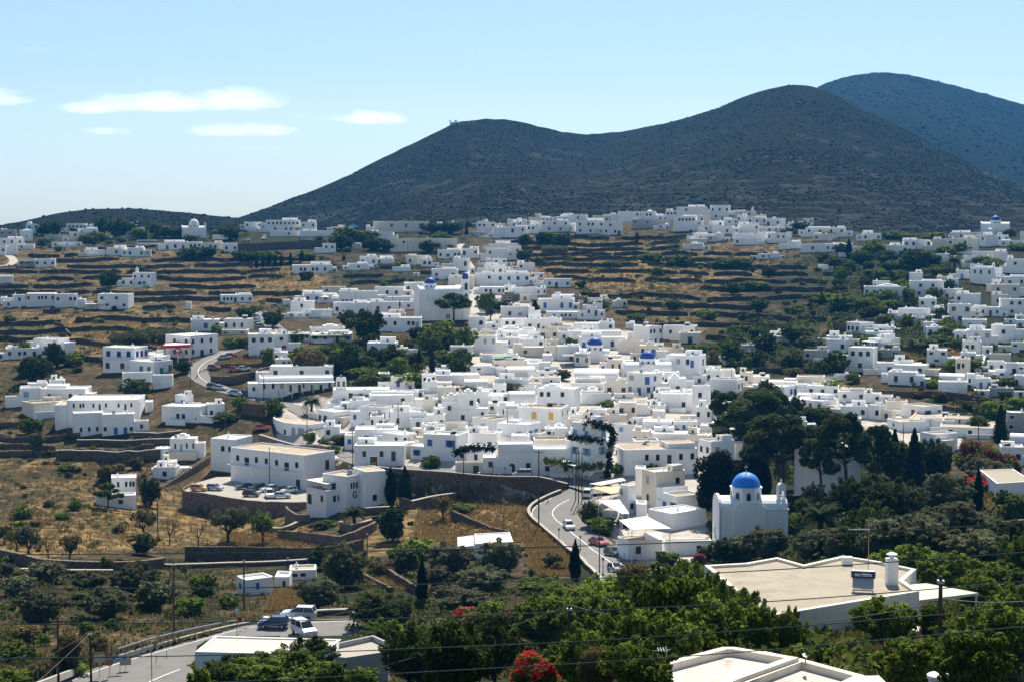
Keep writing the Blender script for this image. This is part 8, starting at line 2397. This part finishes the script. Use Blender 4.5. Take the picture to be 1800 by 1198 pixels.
# ---------------------------------------------------------------- haze: one box of thin blue-white air round everything
m = MB(); m.box(-2600, 2600, -900, 4400, -96.5, 420); hz = m.build('haze', None); tag(hz, kind='stuff'); hm = bpy.data.materials.new('haze'); hm.use_nodes = True; nt = hm.node_tree; nt.nodes.clear(); out = nt.nodes.new('ShaderNodeOutputMaterial'); pv = nt.nodes.new('ShaderNodeVolumePrincipled')
pv.inputs['Color'].default_value = (.05, .42, 1.0, 1); pv.inputs['Density'].default_value = HAZE; pv.inputs['Anisotropy'].default_value = .2; nt.links.new(pv.outputs[0], out.inputs['Volume']); hz.data.materials.append(hm)
# ---------------------------------------------------------------- labels that single each thing out by its neighbours
MARKS = [('petrol station', 313, 612), ('long flagged hotel', 470, 820), ('building lettered G', 610, 870), ('twin-bell chapel', 634, 680), ('yellow-shuttered house', 950, 735), ('roadside blue-domed church', 1316, 900), ('twin-vault blue-domed church', 1138, 650), ('low blue-domed chapel', 1045, 612),
 ('tall pine-side church', 782, 535), ('white-domed ridge church', 1142, 372), ('hilltop blue-domed church', 1749, 400), ('white-domed chapel', 343, 408), ('white coach', 259, 427), ('box lorry', 390, 417), ('square tower house', 1608, 500), ('creeper-covered tall house', 1045, 785), ('silver panel van', 918, 832), ('curved-front building', 520, 755), ('cream zigzag roof', 1430, 1030),
 ('guard rail', 330, 1115), ('blue-doored hut', 450, 1030), ('red-shuttered house', 1420, 710), ('café parasols', 565, 515), ('blue-gabled school', 690, 392), ('car park', 420, 865), ('pillared porch hotel', 520, 675), ('green-shuttered house', 266, 650), ('blue balcony house', 222, 635), ('cypress row', 485, 455), ('big palm', 1443, 900), ('slope date palm', 1677, 460), ('tall wooden pole', 1651, 1100), ('red bougainvillea', 938, 1175), ('big barrel-vaulted house', 1050, 665), ('blank corner tower', 1235, 705), ('mauve stone wall', 500, 432), ('dark evergreen pair', 1290, 850), ('bell-gabled long house', 120, 545), ('lower road', 1040, 950), ('white wall terrace', 240, 545)]
ORD = ['first', 'second', 'third', 'fourth', 'fifth', 'sixth', 'seventh', 'eighth', 'ninth', 'tenth', 'eleventh', 'twelfth', 'thirteenth', 'fourteenth', 'fifteenth', 'sixteenth', 'seventeenth', 'eighteenth', 'nineteenth', 'twentieth', 'twenty-first', 'twenty-second', 'twenty-third', 'twenty-fourth', 'twenty-fifth', 'twenty-sixth', 'twenty-seventh', 'twenty-eighth', 'twenty-ninth', 'thirtieth']
for w, mid, n in WALLS:
    px, py = proj(*mid); THINGS.append([w, 'long terrace wall' if n > 50 else 'short terrace wall', 'terrace wall', 'dry stone terrace walls', [], px, py])
def label_all():
    bins = {}
    for t in THINGS:
        o, noun, cat, grp, feats, px, py = t
        key = lambda m: math.hypot(px - m[1], (py - m[2]) * 1.6)
        ms = sorted(MARKS, key=key); a = ms[0]
        ang = math.atan2(py - a[2], px - a[1]); best = None
        for b in MARKS:
            if b is a: continue
            d = math.hypot(b[1] - a[1], b[2] - a[2])
            if d > 620: continue
            df = abs((math.atan2(b[2] - a[2], b[1] - a[1]) - ang + math.pi) % (2 * math.pi) - math.pi); c = df + d / 900
            if best is None or c < best[0]: best = (c, b)
        f = feats[0] if feats else ''
        desc = noun + (' with ' + f if f else '')
        bins.setdefault((desc, a[0], best[1][0]), []).append((key(a), t))
    used = {}
    for (desc, a, b), lst in bins.items():
        lst.sort(key=lambda q: q[0])
        for i, (d, t) in enumerate(lst):
            o, noun, cat, grp = t[:4]
            pre = '' if len(lst) == 1 else ORD[min(i, 29)] + ' '
            lab = f'{pre}{desc}, from the {a} towards the {b}'
            w = lab.split()
            if len(w) > 16: lab = f'{pre}{noun}, from the {a} towards the {b}'
            if len(lab.split()) > 16: lab = f'{pre}{noun} near the {a}, towards the {b}'
            if len(lab.split()) > 16: lab = f'{pre}{noun} near the {a}'
            tag(o, lab, cat, grp)
label_all()
